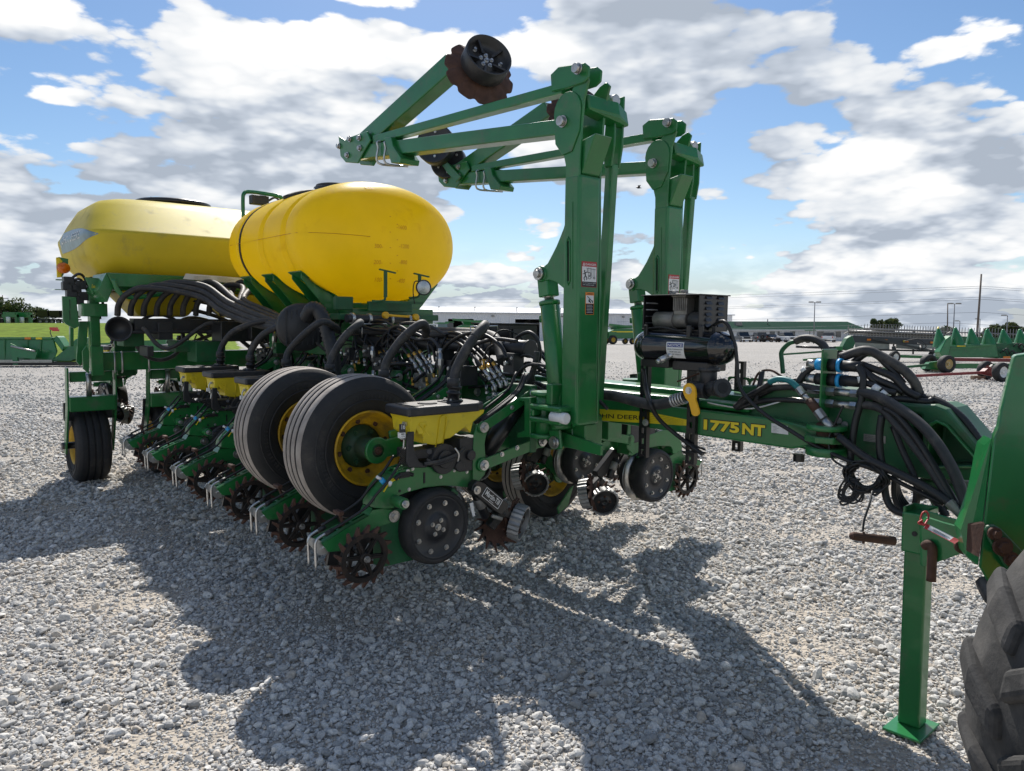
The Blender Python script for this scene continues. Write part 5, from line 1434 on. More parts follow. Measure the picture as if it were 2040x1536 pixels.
def wing_wheel(u0, y0, z0, s=-1):
    """Large ribbed transport tyre hung from the wing; it rolls across the machine."""
    R, w = .415, .30; h = w / 2
    zz0, home = z0, (u0, y0, z0); u0 = y0 = z0 = 0.0
    mb = MB()
    prof = [(R * .49, -h * .62), (R * .52, -h * .82), (R * .72, -h * 1.02), (R * .86, -h * 1.0), (R * .945, -h * .86), (R * .965, -h * .78)]
    mats = [0] * len(prof)
    # ribbed tread: four ribs between grooves
    g = .008
    xs = np.linspace(-h * .76, h * .76, 5)
    for i in range(4):
        a, b = xs[i] + (g if i else 0), xs[i + 1] - (g if i < 3 else 0)
        ra = R * (1 - .035 * (a / h) ** 2); rb = R * (1 - .035 * (b / h) ** 2)
        prof += [(ra - .002, a), (ra, a + .004), (rb, b - .004), (rb - .002, b)]
        mats += [1, 1, 1, 0]
        if i < 3:
            prof += [(rb - .016, b + .002), (rb - .016, b + 2 * g - .002)]; mats += [0, 0]
    prof += [(R * .965, h * .78), (R * .945, h * .86), (R * .86, h * 1.0), (R * .72, h * 1.02), (R * .52, h * .82), (R * .49, h * .62)]; mats += [0] * 6
    c = (u0, y0, z0)
    mb.lathe(prof, c, (1, 0, 0), 72, mats=mats + [0], close=True)
    t = mb.build('transport_wheel', planter, [RUB, TREAD])
    # sidewall rings and block lettering moulded in the rubber
    mb = MB()
    for rr, dz in ((.80, .001), (.66, .0)): mb.lathe([(R * rr, h * 1.0 + .001), (R * rr + .004, h * 1.02 + .004), (R * rr + .009, h * 1.0 + .001)], c, (1, 0, 0), 48)
    rg = np.random.default_rng(3)
    for k in range(46):
        a = k * .08 + (1.2 if k > 22 else .2); rr = R * .725
        q = Vector((u0 + h * 1.02, y0 + rr * math.cos(a), z0 + rr * math.sin(a)))
        mb.box(q, (.004, .014 * rg.uniform(.4, 1), .022), 0, rot=Matrix.Rotation(a - PI / 2, 3, 'X'))
    mb.build('sidewall_moulding', t, [RUB])
    mb = MB(); R_full = R; R = R * .89
    mb.lathe([(R * .56, h * .70), (R * .585, h * .86), (R * .56, h * .90), (R * .535, h * .72), (R * .50, h * .60), (R * .47, h * .45), (R * .42, h * .32), (R * .36, h * .30), (R * .345, h * .12), (R * .20, h * .10), (R * .2, -h * .2)], c, (1, 0, 0), 48)
    mb.lathe([(R * .56, -h * .70), (R * .585, -h * .86), (R * .5, -h * .5), (R * .40, -h * .3), (.01, -h * .3)], c, (1, 0, 0), 32)
    rim = mb.build('rim', t, [YEL_R])
    mb = MB()
    for k in range(8):
        a = k * PI / 4 + .2; q = Vector((u0 + h * .335, y0 + R * .405 * math.cos(a), z0 + R * .405 * math.sin(a))); mb.bolt(q, (1, 0, 0), .010, .010, m=0)
    mb.build('wheel_bolts', rim, [RUST])
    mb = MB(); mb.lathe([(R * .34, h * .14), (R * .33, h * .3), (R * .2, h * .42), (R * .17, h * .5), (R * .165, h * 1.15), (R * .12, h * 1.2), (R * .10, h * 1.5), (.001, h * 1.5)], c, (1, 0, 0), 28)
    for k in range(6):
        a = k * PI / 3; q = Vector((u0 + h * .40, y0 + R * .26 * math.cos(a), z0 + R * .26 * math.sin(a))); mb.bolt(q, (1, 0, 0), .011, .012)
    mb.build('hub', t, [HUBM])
    # swing arm from the hub to the bar
    mb = MB(); x = u0 + h * 1.42
    mb.beam((x, y0 - s * .0, z0), (x, -s * (1.08 if s < 0 else .75), 1.16 - zz0), .10, .022, up=(1, 0, 0)); mb.cyl((x - .012, y0, z0), (x + .012, y0, z0), .075, n=20)
    mb.beam((x - .02, y0 - s * .10, z0 + .02), (x - .02, y0 + s * -.32, z0 + .06), .16, .02, up=(1, 0, 0))
    mb.build('wheel_arm', t, [GREEN], bevel=.005)
    mb = MB(); q = Vector((x + .012, y0, z0)); mb.bolt(q, (1, 0, 0), .016, .014); mb.bolt((x + .012, y0 - s * .16, z0 + .05), (1, 0, 0), .012, .01); mb.build('pivot_bolts', t, [RUST])
    mb = MB(); mb.prism([(x + .015, y0 + .12, z0 - .14), (x + .015, y0 + .17, z0 - .12), (x + .015, y0 + .10, z0 - .30), (x + .015, y0 - .02, z0 - .36), (x + .015, y0 - .04, z0 - .30)], (-.015, 0, 0)); mb.build('wheel_scraper', t, [GREEN], bevel=.01)
    t.location = home
    return t


WW = wing_wheel(-.40, -1.49, 1.035); wing_wheel(-1.16, -1.49, 1.035)
wing_wheel(-1.50, 1.00, .40, 1); wing_wheel(-2.26, 1.00, .40, 1)

# ------------------------------------------------------------------ folding marker masts with their arms
DX, DY = -.345, 1.20      # the far mast stands this far from the near one


def marker(dx, dy, near=True):
    d = Vector((dx, dy, 0))
    yo, yi = -.655, -.475
    def P(px, py, y=yo): return VY(px, py, y) + d
    # profile plates
    prof = [(1173, 158), (1163.5, 197), (1159, 246), (1154.5, 325), (1153, 360), (1154, 590), (1149, 845), (1140, 852), (1131, 792), (1131, 630), (1129, 589), (1121, 573), (1108, 563), (1095, 558), (1083, 560), (1073, 552), (1072, 541), (1079, 534), (1090, 525), (1098, 510), (1108, 490), (1114.5, 474), (1122, 455), (1126.8, 438), (1126, 328), (1118, 289), (1115.4, 247), (1118, 220), (1128, 200), (1140.5, 176), (1152, 160), (1165, 150)]
    mb = MB(); mb.prism([P(*p) for p in prof], (0, .016, 0)); mb.prism([P(*p) + Vector((0, .164, 0)) for p in prof if not (1065 < p[0] < 1130 and 450 < p[1] < 592)], (0, .016, 0))
    mast = mb.build('marker_mast', planter, [GREEN], bevel=.004)
    # box column between the plates: its front face looks to the hitch
    a, b = P(1154, 345), P(1148.5, 850); tx = VY(1127, 420, yo).x + dx
    mb = MB(); f0, f1 = a.x, b.x
    mb.prism([(f0 + .006, yo - .002 + dy, a.z), (f1 + .006, yo - .002 + dy, b.z), (f1 - .13, yo - .002 + dy, b.z + .02), (f0 - .115, yo - .002 + dy, a.z)], (0, .168, 0))
    col = mb.build('mast_column', mast, [GREEN], bevel=.018, seg=3)
    # slanted front plate above the column
    p, q = P(1159, 250), P(1154, 345)
    mb = MB(); mb.prism([(p.x + .085, yo + .02 + dy, p.z - .05), (q.x + .004, yo + .02 + dy, q.z), (q.x - .06, yo + .02 + dy, q.z), (p.x - .02, yo + .02 + dy, p.z - .07)], (0, .135, 0)); mb.build('mast_head', mast, [GREEN], bevel=.006)
    # reinforcing round the pivot, long slot
    mb = MB(); c = P(1124, 243); cc = Vector((c.x + .028, c.y, c.z - .05)); pts = []
    for t in np.linspace(0, PI, 10): pts.append((cc.x + .105 * math.cos(t), cc.y - .008, cc.z + .10 + .105 * math.sin(t)))
    pts += [(cc.x - .09, cc.y - .008, cc.z - .06), (cc.x - .03, cc.y - .008, cc.z - .13), (cc.x + .04, cc.y - .008, cc.z - .12), (cc.x + .095, cc.y - .008, cc.z - .02)]
    mb.prism(pts, (0, .008, 0)); mb.build('pivot_doubler', mast, [GREEN], bevel=.003)
    s0, s1 = P(1133, 480), P(1133, 560); mb = MB()
    mb.tube([s0 + Vector((-.012, -.003, 0)), s1 + Vector((-.012, -.003, 0)), s1 + Vector((0, -.003, -.02)), s1 + Vector((.012, -.003, 0)), s0 + Vector((.012, -.003, 0)), s0 + Vector((0, -.003, .02)), s0 + Vector((-.012, -.003, 0))], .005, n=5, spline=False); s2, s3 = P(1141, 402), P(1141, 575); mb.beam(s2 + Vector((0, -.002, 0)), s3 + Vector((0, -.002, 0)), .006, .006); mb.build('weld_bead', mast, [GREEN])
    mb = MB(); mb.beam(s0 + Vector((0, -.0005, 0)), s1 + Vector((0, -.0005, 0)), .003, .02, up=(1, 0, 0)); mb.build('slot', mast, [INK])
    mb = MB()
    for (px, py, r) in ((1124, 243, .026), (1160, 140, .024)):
        e = P(px, py) + Vector((0, -.03 if py < 200 else -.009, 0)); mb.cyl(e, e + Vector((0, -.008, 0)), r * 1.25, n=18); mb.cyl(e + Vector((0, -.008, 0)), e + Vector((0, -.03, 0)), r, n=16)
    mb.build('pivot_pins', mast, [STEEL])
    # fold cylinder
    e, g = P(1077, 546, yo), P(1098, 771, yo); e = Vector((e.x, yo - .0 + dy, e.z)); y_ = yo + .05 + dy
    e = Vector((e.x, y_, e.z)); g = Vector((g.x, y_, g.z)); ax = (g - e).normalized()
    mb = MB(); mb.cyl(e + ax * .18, e + ax * .86, .057, n=24); mb.cyl(e + ax * .155, e + ax * .18, .062, n=20); mb.cyl(e + ax * .86, e + ax * .90, .062, n=20); mb.cyl(e + ax * .23, e + ax * .84, .012, n=8)
    o2 = Vector((-.07, -.01, 0)); mb.cyl(e + ax * .24 + o2 * .9, e + ax * .28 + o2 * .9, .02, n=10)
    cyl = mb.build('fold_cylinder', mast, [GREEN], bevel=.004)
    mb = MB(); mb.cyl(e + ax * .06, e + ax * .16, .028, n=16); mb.build('piston_rod', cyl, [STEEL])
    mb = MB(); mb.beam(e - ax * .01, e + ax * .13, .09, .085); mb.cyl(e + Vector((0, -.055, 0)), e + Vector((0, .055, 0)), .046, n=20); ge = e + ax * .97
    for s in (-.05, .05): mb.beam(ge + Vector((0, s, 0)) - ax * .07, ge + Vector((0, s, 0)) + ax * .04, .018, .09)
    mb.build('clevis', cyl, [GREEN], bevel=.005)
    mb = MB()
    for q in (e, ge): mb.cyl(q + Vector((0, -.055, 0)), q + Vector((0, -.075, 0)), .036, n=18); mb.cyl(q + Vector((0, -.075, 0)), q + Vector((0, -.09, 0)), .022, n=14)
    mb.build('pivot_pins', cyl, [STEEL])
    # long link standing beside the mast with its head piece
    L0, L1 = VY(1227, 203, -.36) + d, VY(1190, 800, -.36) + d
    mb = MB(); mb.beam(L0 + (L1 - L0) * .20, L1, .05, .06); lk = mb.build('fold_link', mast, [GREEN], bevel=.006)
    mb = MB()
    for s in (-.038, .028):
        q = Vector((0, s, 0)); up = (L0 - L1).normalized(); sd = Vector((1, 0, 0))
        mb.prism([L0 + up * .03 + sd * .032 + q, L0 - up * .25 + sd * .042 + q, L0 - up * .36 + sd * .028 + q, L0 - up * .36 - sd * .028 + q, L0 - up * .22 - sd * .04 + q, L0 + up * .03 - sd * .03 + q], (0, .014, 0))
    mb.build('link_clevis', lk, [GREEN], bevel=.004)
    mb = MB(); mb.cyl(L0 + Vector((0, -.05, 0)), L0 + Vector((0, -.075, 0)), .026, n=16); mb.cyl(L0 + Vector((.03, -.05, -.01)), L0 + Vector((.05, -.05, -.01)), .03, n=14); mb.build('pivot_pins', lk, [STEEL])
    h0 = P(1172, 222, -.56); mb = MB(); mb.prism([Vector((h0.x - .02, -.62 + dy, h0.z + .06)), Vector((h0.x + .05, -.62 + dy, h0.z + .075)), Vector((h0.x + .07, -.40 + dy, h0.z + .07)), Vector((h0.x + .06, -.31 + dy, h0.z + .03)), Vector((h0.x, -.31 + dy, h0.z + .03)), Vector((h0.x - .03, -.40 + dy, h0.z + .03))], (0.02, 0, -.085)); mb.build('head_link', mast, [GREEN], bevel=.008)
    mb = MB(); k = P(1190, 360, -.47); mb.prism([k + Vector((.0, 0, .20)), k + Vector((.05, 0, .19)), k + Vector((-.01, 0, -.02)), k + Vector((-.05, 0, -.12)), k + Vector((-.06, 0, .1))], (0, .014, 0)); mb.build('side_plate', mast, [GREEN], bevel=.003)
    # ---- the folded arm
    def beam4(pts, w, dyb=0.0):
        a_, b_ = [Vector((p.x, p.y + dyb, p.z)) for p in pts]; return a_, b_
    arm_y = -.60
    def Q(px, py): return VY(px, py, arm_y - .05) + d
    top0, top1, bot0, bot1 = Q(1122, 236), Q(706, 290), Q(1122, 267), Q(706, 318)
    mb = MB(); mb.prism([top0, bot0, bot1, top1], (0, .115, 0)); arm = mb.build('marker_arm', planter, [GREEN], bevel=.007, seg=2)
    u0, u1 = Q(1118, 164), Q(742, 270); v0, v1 = Q(1118, 186), Q(742, 286)
    mb = MB(); mb.prism([u0, v0, v1, u1], (0, .075, 0)); ub = mb.build('upper_beam', arm, [GREEN], bevel=.006, seg=2)
    mb = MB()
    for s in (-.016, .078): mb.prism([Q(*p) + Vector((0, s, 0)) for p in ((1100, 150), (1116, 134), (1168, 126), (1178, 134), (1176, 156), (1166, 166), (1130, 178), (1102, 184))], (0, .014, 0))
    mb.build('beam_clevis', ub, [GREEN], bevel=.005)
    e0, e1, w0, w1 = Q(690, 276), Q(885, 108), Q(724, 288), Q(903, 150)
    pts = [Q(694, 282), Q(884, 106), Q(899, 137), Q(727, 290)]
    mb = MB(); mb.prism([p + Vector((0, .015, 0)) for p in pts], (0, .12, 0)); ob = mb.build('outer_beam', arm, [GREEN], bevel=.008, seg=2)
    mb = MB()
    for f in (.2, .45, .65, .8, .93): q = pts[0].lerp(pts[1], f) + Vector((0, .07, 0)); mb.bolt(q, (-.5, 0, .8), .008, .012)
    mb.build('grease_fittings', ob, [ZINC])
    mb = MB()
    for s in (-.018, .118): mb.prism([Q(*p) + Vector((0, s, 0)) for p in ((678, 272), (690, 280), (706, 272), (735, 262), (742, 280), (730, 300), (716, 326), (692, 324), (682, 312))], (0, .016, 0))
    br = mb.build('elbow_bracket', arm, [GREEN], bevel=.004)
    mb = MB(); mb.prism([Q(*p) + Vector((0, -.03, 0)) for p in ((772, 276), (786, 274), (790, 292), (806, 316), (804, 326), (786, 326), (778, 300))], (0, .16, 0)); mb.build('rest_bracket', arm, [GREEN], bevel=.004)
    mb = MB()
    for px, py in ((680, 292), (702, 278), (697, 310), (721, 276), (722, 296)):
        q = Q(px, py) + Vector((0, -.018, 0)); mb.cyl(q, q + Vector((0, -.010, 0)), .024, n=14); mb.cyl(q + Vector((0, -.010, 0)), q + Vector((0, -.024, 0)), .016, n=12)
    mb.build('elbow_pins', br, [STEEL])
    for px in (757, 772):
        q = Q(px, 290); mb = MB(); mb.tube([q + Vector((.03, .14, .03)), q + Vector((.0, -.012, .03)), q + Vector((-.0, -.016, -.02)), q + Vector((.0, -.016, -.13)), q + Vector((.06, .14, -.14))], .008, n=6, per=4); mb.build('u_bolt', arm, [ZINC])
    # notched disc with its depth band at the arm's end
    dc = Q(934, 138) + Vector((.0, .09, 0)); ax = Vector((.83, -.22, .38)).normalized()
    a_, s_, u_ = ortho(ax)
    mb = MB(); R = .235; n = 10; ring = []
    N = 120
    for k in range(N):
        t = 2 * PI * k / N; ph = (k % 12) / 12.0; r = R * (1 - .10 * max(0, math.cos(2 * PI * ph)) ** 2)
        ring.append(dc + s_ * r * math.cos(t) + u_ * r * math.sin(t) + a_ * (-.012))
    mid = [dc + s_ * R * .5 * math.cos(2 * PI * k / N) + u_ * R * .5 * math.sin(2 * PI * k / N) + a_ * .028 for k in range(N)]
    vs = ring + [p - a_ * .005 for p in ring] + mid + [p - a_ * .005 for p in mid]
    fs = [(k, (k + 1) % N, 2 * N + (k + 1) % N, 2 * N + k) for k in range(N)] + [(N + (k + 1) % N, N + k, 3 * N + k, 3 * N + (k + 1) % N) for k in range(N)] + [((k + 1) % N, k, N + k, N + (k + 1) % N) for k in range(N)]
    mb.add(vs, fs, 0, False); mb.add(mid, [list(range(N))], 0); mb.add([p - a_ * .005 for p in mid], [list(range(N))[::-1]], 0)
    dsk = mb.build('marker_disc', arm, [RUST])
    mb = MB(); cb = dc + a_ * .05; r = .152
    mb.lathe([(r * .55, .02), (r * .97, .0), (r, .004), (r, .108), (r * .985, .114), (r * .93, .112), (r * .90, .06), (r * .45, .035), (r * .40, .055), (.001, .055)], cb, ax, 44)
    for k in range(5):
        t = k * 2 * PI / 5; e = s_ * math.cos(t) + u_ * math.sin(t); mb.beam(cb + a_ * .05 + e * r * .35, cb + a_ * .07 + e * r * .9, .014, .035, up=a_)
    bd = mb.build('depth_band', dsk, [BLK_P])
    mb = MB()
    for k in range(5): t = k * 2 * PI / 5 + .4; mb.bolt(cb + a_ * .055 + s_ * r * .25 * math.cos(t) + u_ * r * .25 * math.sin(t), ax, .009, .012)
    mb.bolt(cb + a_ * .055, ax, .011, .016)
    for t in (.9, 3.2): mb.bolt(cb + a_ * .045 + s_ * r * .66 * math.cos(t) + u_ * r * .66 * math.sin(t), ax, .010, .016)
    mb.build('hub_bolts', bd, [ZINC])
    mb = MB(); mb.cyl(dc - a_ * .10, dc + a_ * .03, .04, n=14); mb.cyl(dc - a_ * .10, pts[1].lerp(pts[2], .5) + Vector((-.03, .07, 0)), .035, n=10); mb.build('disc_spindle', dsk, [BLK])
    return mast, arm


mast1, arm1 = marker(0, 0)
mast2, arm2 = marker(DX, DY)
# the pair of small marker discs at the far arm's elbow
for px, py, y, r in ((868, 288, .38, .18), (893, 322, .55, .165)):
    c = VY(px, py, y); ax = Vector((.55, -.80, .1)).normalized(); mb = MB()
    mb.lathe([(r * .4, -.07), (r * .97, -.07), (r, -.06), (r, .03), (r * .97, .04), (r * .9, .035), (r * .55, .012), (.001, .012)], c, ax, 40); w = mb.build('marker_wheel', arm2, [BLK_P])
    a_, s_, u_ = ortho(ax); mb = MB()
    for k in range(6): t = k * PI / 3 + .5; mb.bolt(c + a_ * .018 + s_ * r * .62 * math.cos(t) + u_ * r * .62 * math.sin(t), ax, .008, .010)
    mb.build('wheel_bolts', w, [ZINC])
mb = MB(); mb.prism([VY(868, 312, .5), VY(876, 308, .5), VY(918, 352, .5), VY(908, 362, .5), VY(892, 346, .5)], (0, .016, 0)); mb.build('rest_bracket', arm2, [GREEN], bevel=.003)

# warning signs on the mast fronts
def mast_sign(mast, d, quad_px, kind):
    """Sign on the column's front face, which looks towards the hitch."""
    (pa, pb) = quad_px
    xf = VY(1150, 560, -.655).x + .012
    a = VX(*pa, xf); b = VX(*pb, xf)
    y0, y1, z0, z1 = min(a.y, b.y), max(a.y, b.y), min(a.z, b.z), max(a.z, b.z)
    y0 = max(y0, -.648); tilt = (VY(1148.5, 850, -.655).x - VY(1154, 345, -.655).x) / (VY(1148.5, 850, -.655).z - VY(1154, 345, -.655).z)
    def fx(z): return VY(1154, 345, -.655).x + .0062 + (z - VY(1154, 345, -.655).z) * tilt + d.x
    def R(mb, ya, yb, za, zb, m, lift):
        A = lambda y, z, l: (fx(z) + l, y + d.y, z)
        ya, yb = y0 + (y1 - y0) * ya, y0 + (y1 - y0) * yb; za, zb = z0 + (z1 - z0) * za, z0 + (z1 - z0) * zb
        vs = [A(ya, za, 0), A(yb, za, 0), A(yb, zb, 0), A(ya, zb, 0), A(ya, za, lift), A(yb, za, lift), A(yb, zb, lift), A(ya, zb, lift)]
        mb.add(vs, [(4, 5, 6, 7), (0, 1, 5, 4), (1, 2, 6, 5), (2, 3, 7, 6), (3, 0, 4, 7)], m)
    def S(mb, pts, w, m, lift=.0022):
        W = [Vector((fx(z0 + (z1 - z0) * v) + d.x * 0 + lift, y0 + (y1 - y0) * u + d.y, z0 + (z1 - z0) * v)) for u, v in pts]
        for p, q in zip(W[:-1], W[1:]): mb.beam(p, q, w, .0008, m=m, up=(1, 0, 0))
    def T(mb, txt, u, v, h, w, m, lift=.0024):
        z = z0 + (z1 - z0) * v; put_text(mb, txt, (fx(z) + lift, y0 + (y1 - y0) * u + d.y, z), (0, 1, 0), (tilt, 0, 1), h * (z1 - z0), m=m, width=w * (y1 - y0), offset=.012)
    mb = MB()
    if kind == 'danger':
        R(mb, 0, 1, 0, 1, 1, .0010); R(mb, .03, .97, .015, .985, 0, .0014); R(mb, .03, .97, .80, .985, 1, .0018); R(mb, .03, .97, .015, .21, 2, .0018)
        T(mb, 'DANGER', .24, .845, .085, .70, 0); S(mb, [(.07, .84), (.13, .94), (.19, .84), (.07, .84)], .003, 0)
        # worker reached by a machine under wires
        for k in range(5): S(mb, [(.45 + .1 * k, .77 - .01 * k), (.45 + .1 * k, .42 - .02 * k)], .0012, 2)
        S(mb, [(.3, .74), (.92, .70)], .0016, 2); S(mb, [(.36, .74), (.36, .58), (.60, .56), (.60, .46), (.42, .44)], .003, 2)
        for cx, cy, r in ((.52, .37, .09), (.82, .36, .06)): S(mb, [(cx + r * math.cos(t), cy + r * .55 * math.sin(t)) for t in np.linspace(0, 6.283, 14)], .0024, 2)
        S(mb, [(.16, .64), (.20, .60)], .010, 2); S(mb, [(.20, .58), (.24, .44)], .008, 2); S(mb, [(.22, .54), (.36, .60)], .004, 2); S(mb, [(.22, .54), (.08, .50)], .004, 2); S(mb, [(.24, .44), (.34, .36), (.32, .27)], .005, 2); S(mb, [(.24, .44), (.14, .34), (.20, .25)], .005, 2)
        T(mb, 'To avoid injury or death', .08, .135, .035, .84, 0); T(mb, 'from overhead contact', .08, .07, .035, .74, 0)
    else:
        R(mb, 0, 1, 0, 1, 3, .0010); R(mb, .05, .95, .50, .86, 0, .0014); R(mb, .05, .95, .02, .48, 2, .0014); T(mb, 'WARNING', .16, .895, .06, .70, 2)
        S(mb, [(.2, .82), (.75, .60)], .004, 2); S(mb, [(.35, .66), (.5, .58), (.62, .54)], .007, 2); S(mb, [(.44, .68), (.40, .56)], .007, 2); S(mb, [(.80, .64), (.80, .52)], .006, 2)
        for k in range(6): S(mb, [(.14, .42 - k * .065), (.14 + (.70 if k % 2 else .62), .42 - k * .065)], .0016, 0)
    return mb.build('warning_sign', mast, [WHITE, REDL, INK, ORGL])


mast_sign(mast1, Vector((0, 0, 0)), ((1159, 520), (1188, 573)), 'danger'); mast_sign(mast1, Vector((0, 0, 0)), ((1166, 582), (1182, 627)), 'warning')
mast_sign(mast2, Vector((DX, DY, 0)), ((1159, 520), (1188, 573)), 'danger'); mast_sign(mast2, Vector((DX, DY, 0)), ((1166, 582), (1182, 627)), 'warning')


# hinge castings at the foot of each mast
def mast_foot(d):
    def P(px, py, y): return VY(px, py, y) + d
    c0, c1 = P(1076, 788, -.66), P(1076, 862, -.66)
    mb = MB(); mb.cyl((c0.x, -.62 + d.y, c1.z - .02), (c0.x, -.62 + d.y, c0.z + .01), .055, n=20); mb.cyl((c0.x, -.62 + d.y, c0.z), (c0.x, -.62 + d.y, c0.z + .022), .085, n=24); mb.cyl((c0.x, -.62 + d.y, c1.z - .03), (c0.x, -.62 + d.y, c1.z - .005), .09, n=24)
    f = mb.build('mast_foot', planter, [GREEN], bevel=.004)
    a, b = P(1060, 785, -.70), P(1146, 852, -.70); b.x -= .08
    mb = MB(); z0, z1 = b.z, P(1100, 808, -.70).z
    mb.span((a.x + .02, -.74 + d.y, z0), (b.x + .0, -.44 + d.y, z0 + .03)); mb.span((a.x + .02, -.74 + d.y, z1 - .03), (b.x, -.44 + d.y, z1)); mb.span((a.x + .02, -.60 + d.y, z0 + .03), (b.x - .01, -.50 + d.y, z1 - .03)); mb.span((b.x - .05, -.735 + d.y, z0 + .03), (b.x - .02, -.60 + d.y, z1 - .03)); mb.span((a.x + .02, -.735 + d.y, z0 + .03), (a.x + .05, -.60 + d.y, z1 - .03))
    mb.build('foot_box', f, [GREEN], bevel=.008)
    q = P(1117, 833, -.72); mb = MB(); mb.cyl((q.x - .075, -.715 + d.y, q.z), (q.x + .045, -.715 + d.y, q.z), .032, n=18); mb.build('roller_pad', f, [WHITE], bevel=.006)
    mb = MB(); mb.prism([P(1030, 792, -.70), P(1056, 792, -.70), P(1056, 870, -.70), P(1030, 872, -.70), P(1030, 862, -.70), P(1044, 858, -.70), P(1044, 800, -.70), P(1030, 800, -.70)], (0, .10, 0)); mb.build('hinge_bracket', f, [GREEN], bevel=.004)
    mb = MB(); mb.span((a.x - .02, -.56 + d.y, z0 - .10), (b.x + .02, -.46 + d.y, z0 - .002)); mb.span((b.x - .16, -.70 + d.y, z1), (b.x - .11, -.50 + d.y, z1 + .12)); mb.build('foot_gusset', f, [GREEN], bevel=.006)
    mb = MB(); mb.prism([P(1092, 862, -.60), P(1110, 858, -.60), P(1198, 888, -.60), P(1196, 908, -.60), P(1092, 882, -.60)], (0, .02, 0)); mb.build('stay_plate', f, [GREEN], bevel=.003)
    mb = MB(); mb.bolt(P(1101, 870, -.602), (0, -1, 0), .014, .008); mb.build('stay_bolt', f, [RUST])


mast_foot(Vector((0, 0, 0))); mast_foot(Vector((DX, DY, 0)))

# ------------------------------------------------------------------ telescoping tongue
mb = MB(); P = PY([(1195, 778), (1400, 817), (1550, 829), (1640, 864), (1630, 900), (1578, 892), (1529, 886), (1385, 868), (1200, 828)], -.2)
zt0, zb0 = P[1].z, P[7].z
mb.prism([(-.6, -.2, zt0), (1.48, -.2, zt0), (1.74, -.2, 1.262), (1.74, -.2, 1.205), (1.56, -.2, zb0 + .005), (-.6, -.2, zb0)], (0, .16, 0)); tongue = mb.build('tongue', planter, [GREEN], bevel=.010, seg=2)
obj_box('tongue_beam', (-5.6, -.035, 1.15), (1.42, .17, 1.375), bevel=.012)
obj_box('tongue_beam_top', (-1.0, -.16, zt0 + .003), (1.30, -.04, 1.345), bevel=.02)
mb = MB(); y = .20; x0, x1 = VY(1450, 752, y).x, VY(1562, 780, y).x; z0, z1 = 1.37, 1.455
n = 5; w = (x1 - x0) / n
for k in range(n):
    cx = x0 + w * (k + .5); r = .032; zc = (z0 + z1) / 2
    N = 24; circ = [(cx + r * math.cos(2 * PI * i / N), zc + r * math.sin(2 * PI * i / N)) for i in range(N)]
    out = []
    for i in range(N):
        a = 2 * PI * i / N; dx_, dz_ = math.cos(a), math.sin(a); t = min((w / 2) / max(abs(dx_), 1e-6), ((z1 - z0) / 2) / max(abs(dz_), 1e-6)); out.append((cx + dx_ * t, zc + dz_ * t))
    for yy in (y, y + .008): mb.add([(p[0], yy, p[1]) for p in circ + out], [(i, (i + 1) % N, N + (i + 1) % N, N + i) for i in range(N)])
    mb.add([(p[0], y, p[1]) for p in circ] + [(p[0], y + .008, p[1]) for p in circ], [(i, (i + 1) % N, N + (i + 1) % N, N + i) for i in range(N)])
mb.build('hose_support', planter, [GREEN])
# decals on the near side: yellow band with the maker's name, and the model number
mb = MB(); yf = -.2005
pa = [(1195, 815), (1290, 820.5), (1368, 836), (1368, 848), (1290, 843), (1195, 838)]
mb.prism([(p.x, yf, p.z) for p in PY(pa, yf)], (0, -.0015, 0)); st = mb.build('stripe_decal', tongue, [YEL_D])
mb = MB(); A = VY(1180, 835, yf); B = VY(1281, 841, yf)
put_text(mb, 'JOHN DEERE', (A.x, yf - .0035, A.z + .004), (B.x - A.x, 0, B.z - A.z), (0, 0, 1), .034, width=B.x - A.x, offset=.01); 
for k in range(5): p, q = VY(1285, 823 + k * 4, yf), VY(1362, 838 + k * 2, yf); mb.beam((p.x, yf - .0018, p.z), (q.x, yf - .0018, q.z), .0008, .0012, up=(0, 1, 0))
mb.build('lettering', st, [INK])
A = VY(1402, 856, yf); B = VY(1524, 870, yf); T_ = VY(1402, 835, yf)
hgt = T_.z - A.z
for m_, off, lift, mt, nm in ((0, .085, .0012, INK, 'model_outline'), (0, .045, .0028, YEL_D, 'model_number')):
    mb = MB(); dX = Vector((B.x - A.x, 0, B.z - A.z)); ln = dX.length
    k = .004 if nm == 'model_outline' else 0
    put_text(mb, '1775', (A.x - k, yf - lift, A.z - k), dX, (0, 0, 1), hgt + 2 * k, width=ln * .60 + 2 * k, offset=off)
    put_text(mb, 'NT', Vector((A.x - k, yf - lift, A.z - k)) + dX * .645, dX, (0, 0, 1), hgt + 2 * k, width=ln * .355 + 2 * k, offset=off)
    mb.build(nm, tongue, [mt])
mb = MB(); a, b = VY(1537, 843, yf), VY(1569, 866, yf); mb.prism([(a.x, yf, a.z), (b.x, yf, a.z - .004), (b.x + .004, yf, b.z), (a.x + .002, yf, b.z)], (0, -.001, 0)); wl = mb.build('paper_label', tongue, [WHITE])
mb = MB(); [mb.beam((a.x + .008, yf - .0016, a.z - .016 - k * .0065), (a.x + .03 + .01 * (k % 2), yf - .0016, a.z - .016 - k * .0065), .0008, .0018, up=(0, 1, 0)) for k in range(7)]; mb.build('print', wl, [INK])

# hitch casting in front of the tongue
yn = -.13
cast = [(1476, 768), (1600, 770), (1700, 780), (1760, 792), (1805, 803), (1838, 806), (1862, 806), (1885, 815), (1962, 905), (1956, 950), (1945, 958), (1850, 955), (1770, 945), (1700, 925), (1640, 905), (1590, 893), (1500, 880), (1476, 850)]
Pc = PY(cast, yn)
tri = PY([(1858, 848), (1870, 842), (1888, 850), (1945, 915), (1942, 926), (1856, 928), (1852, 915)], yn)
slot = PY([(1818, 822), (1835, 828), (1838, 905), (1816, 900)], yn)


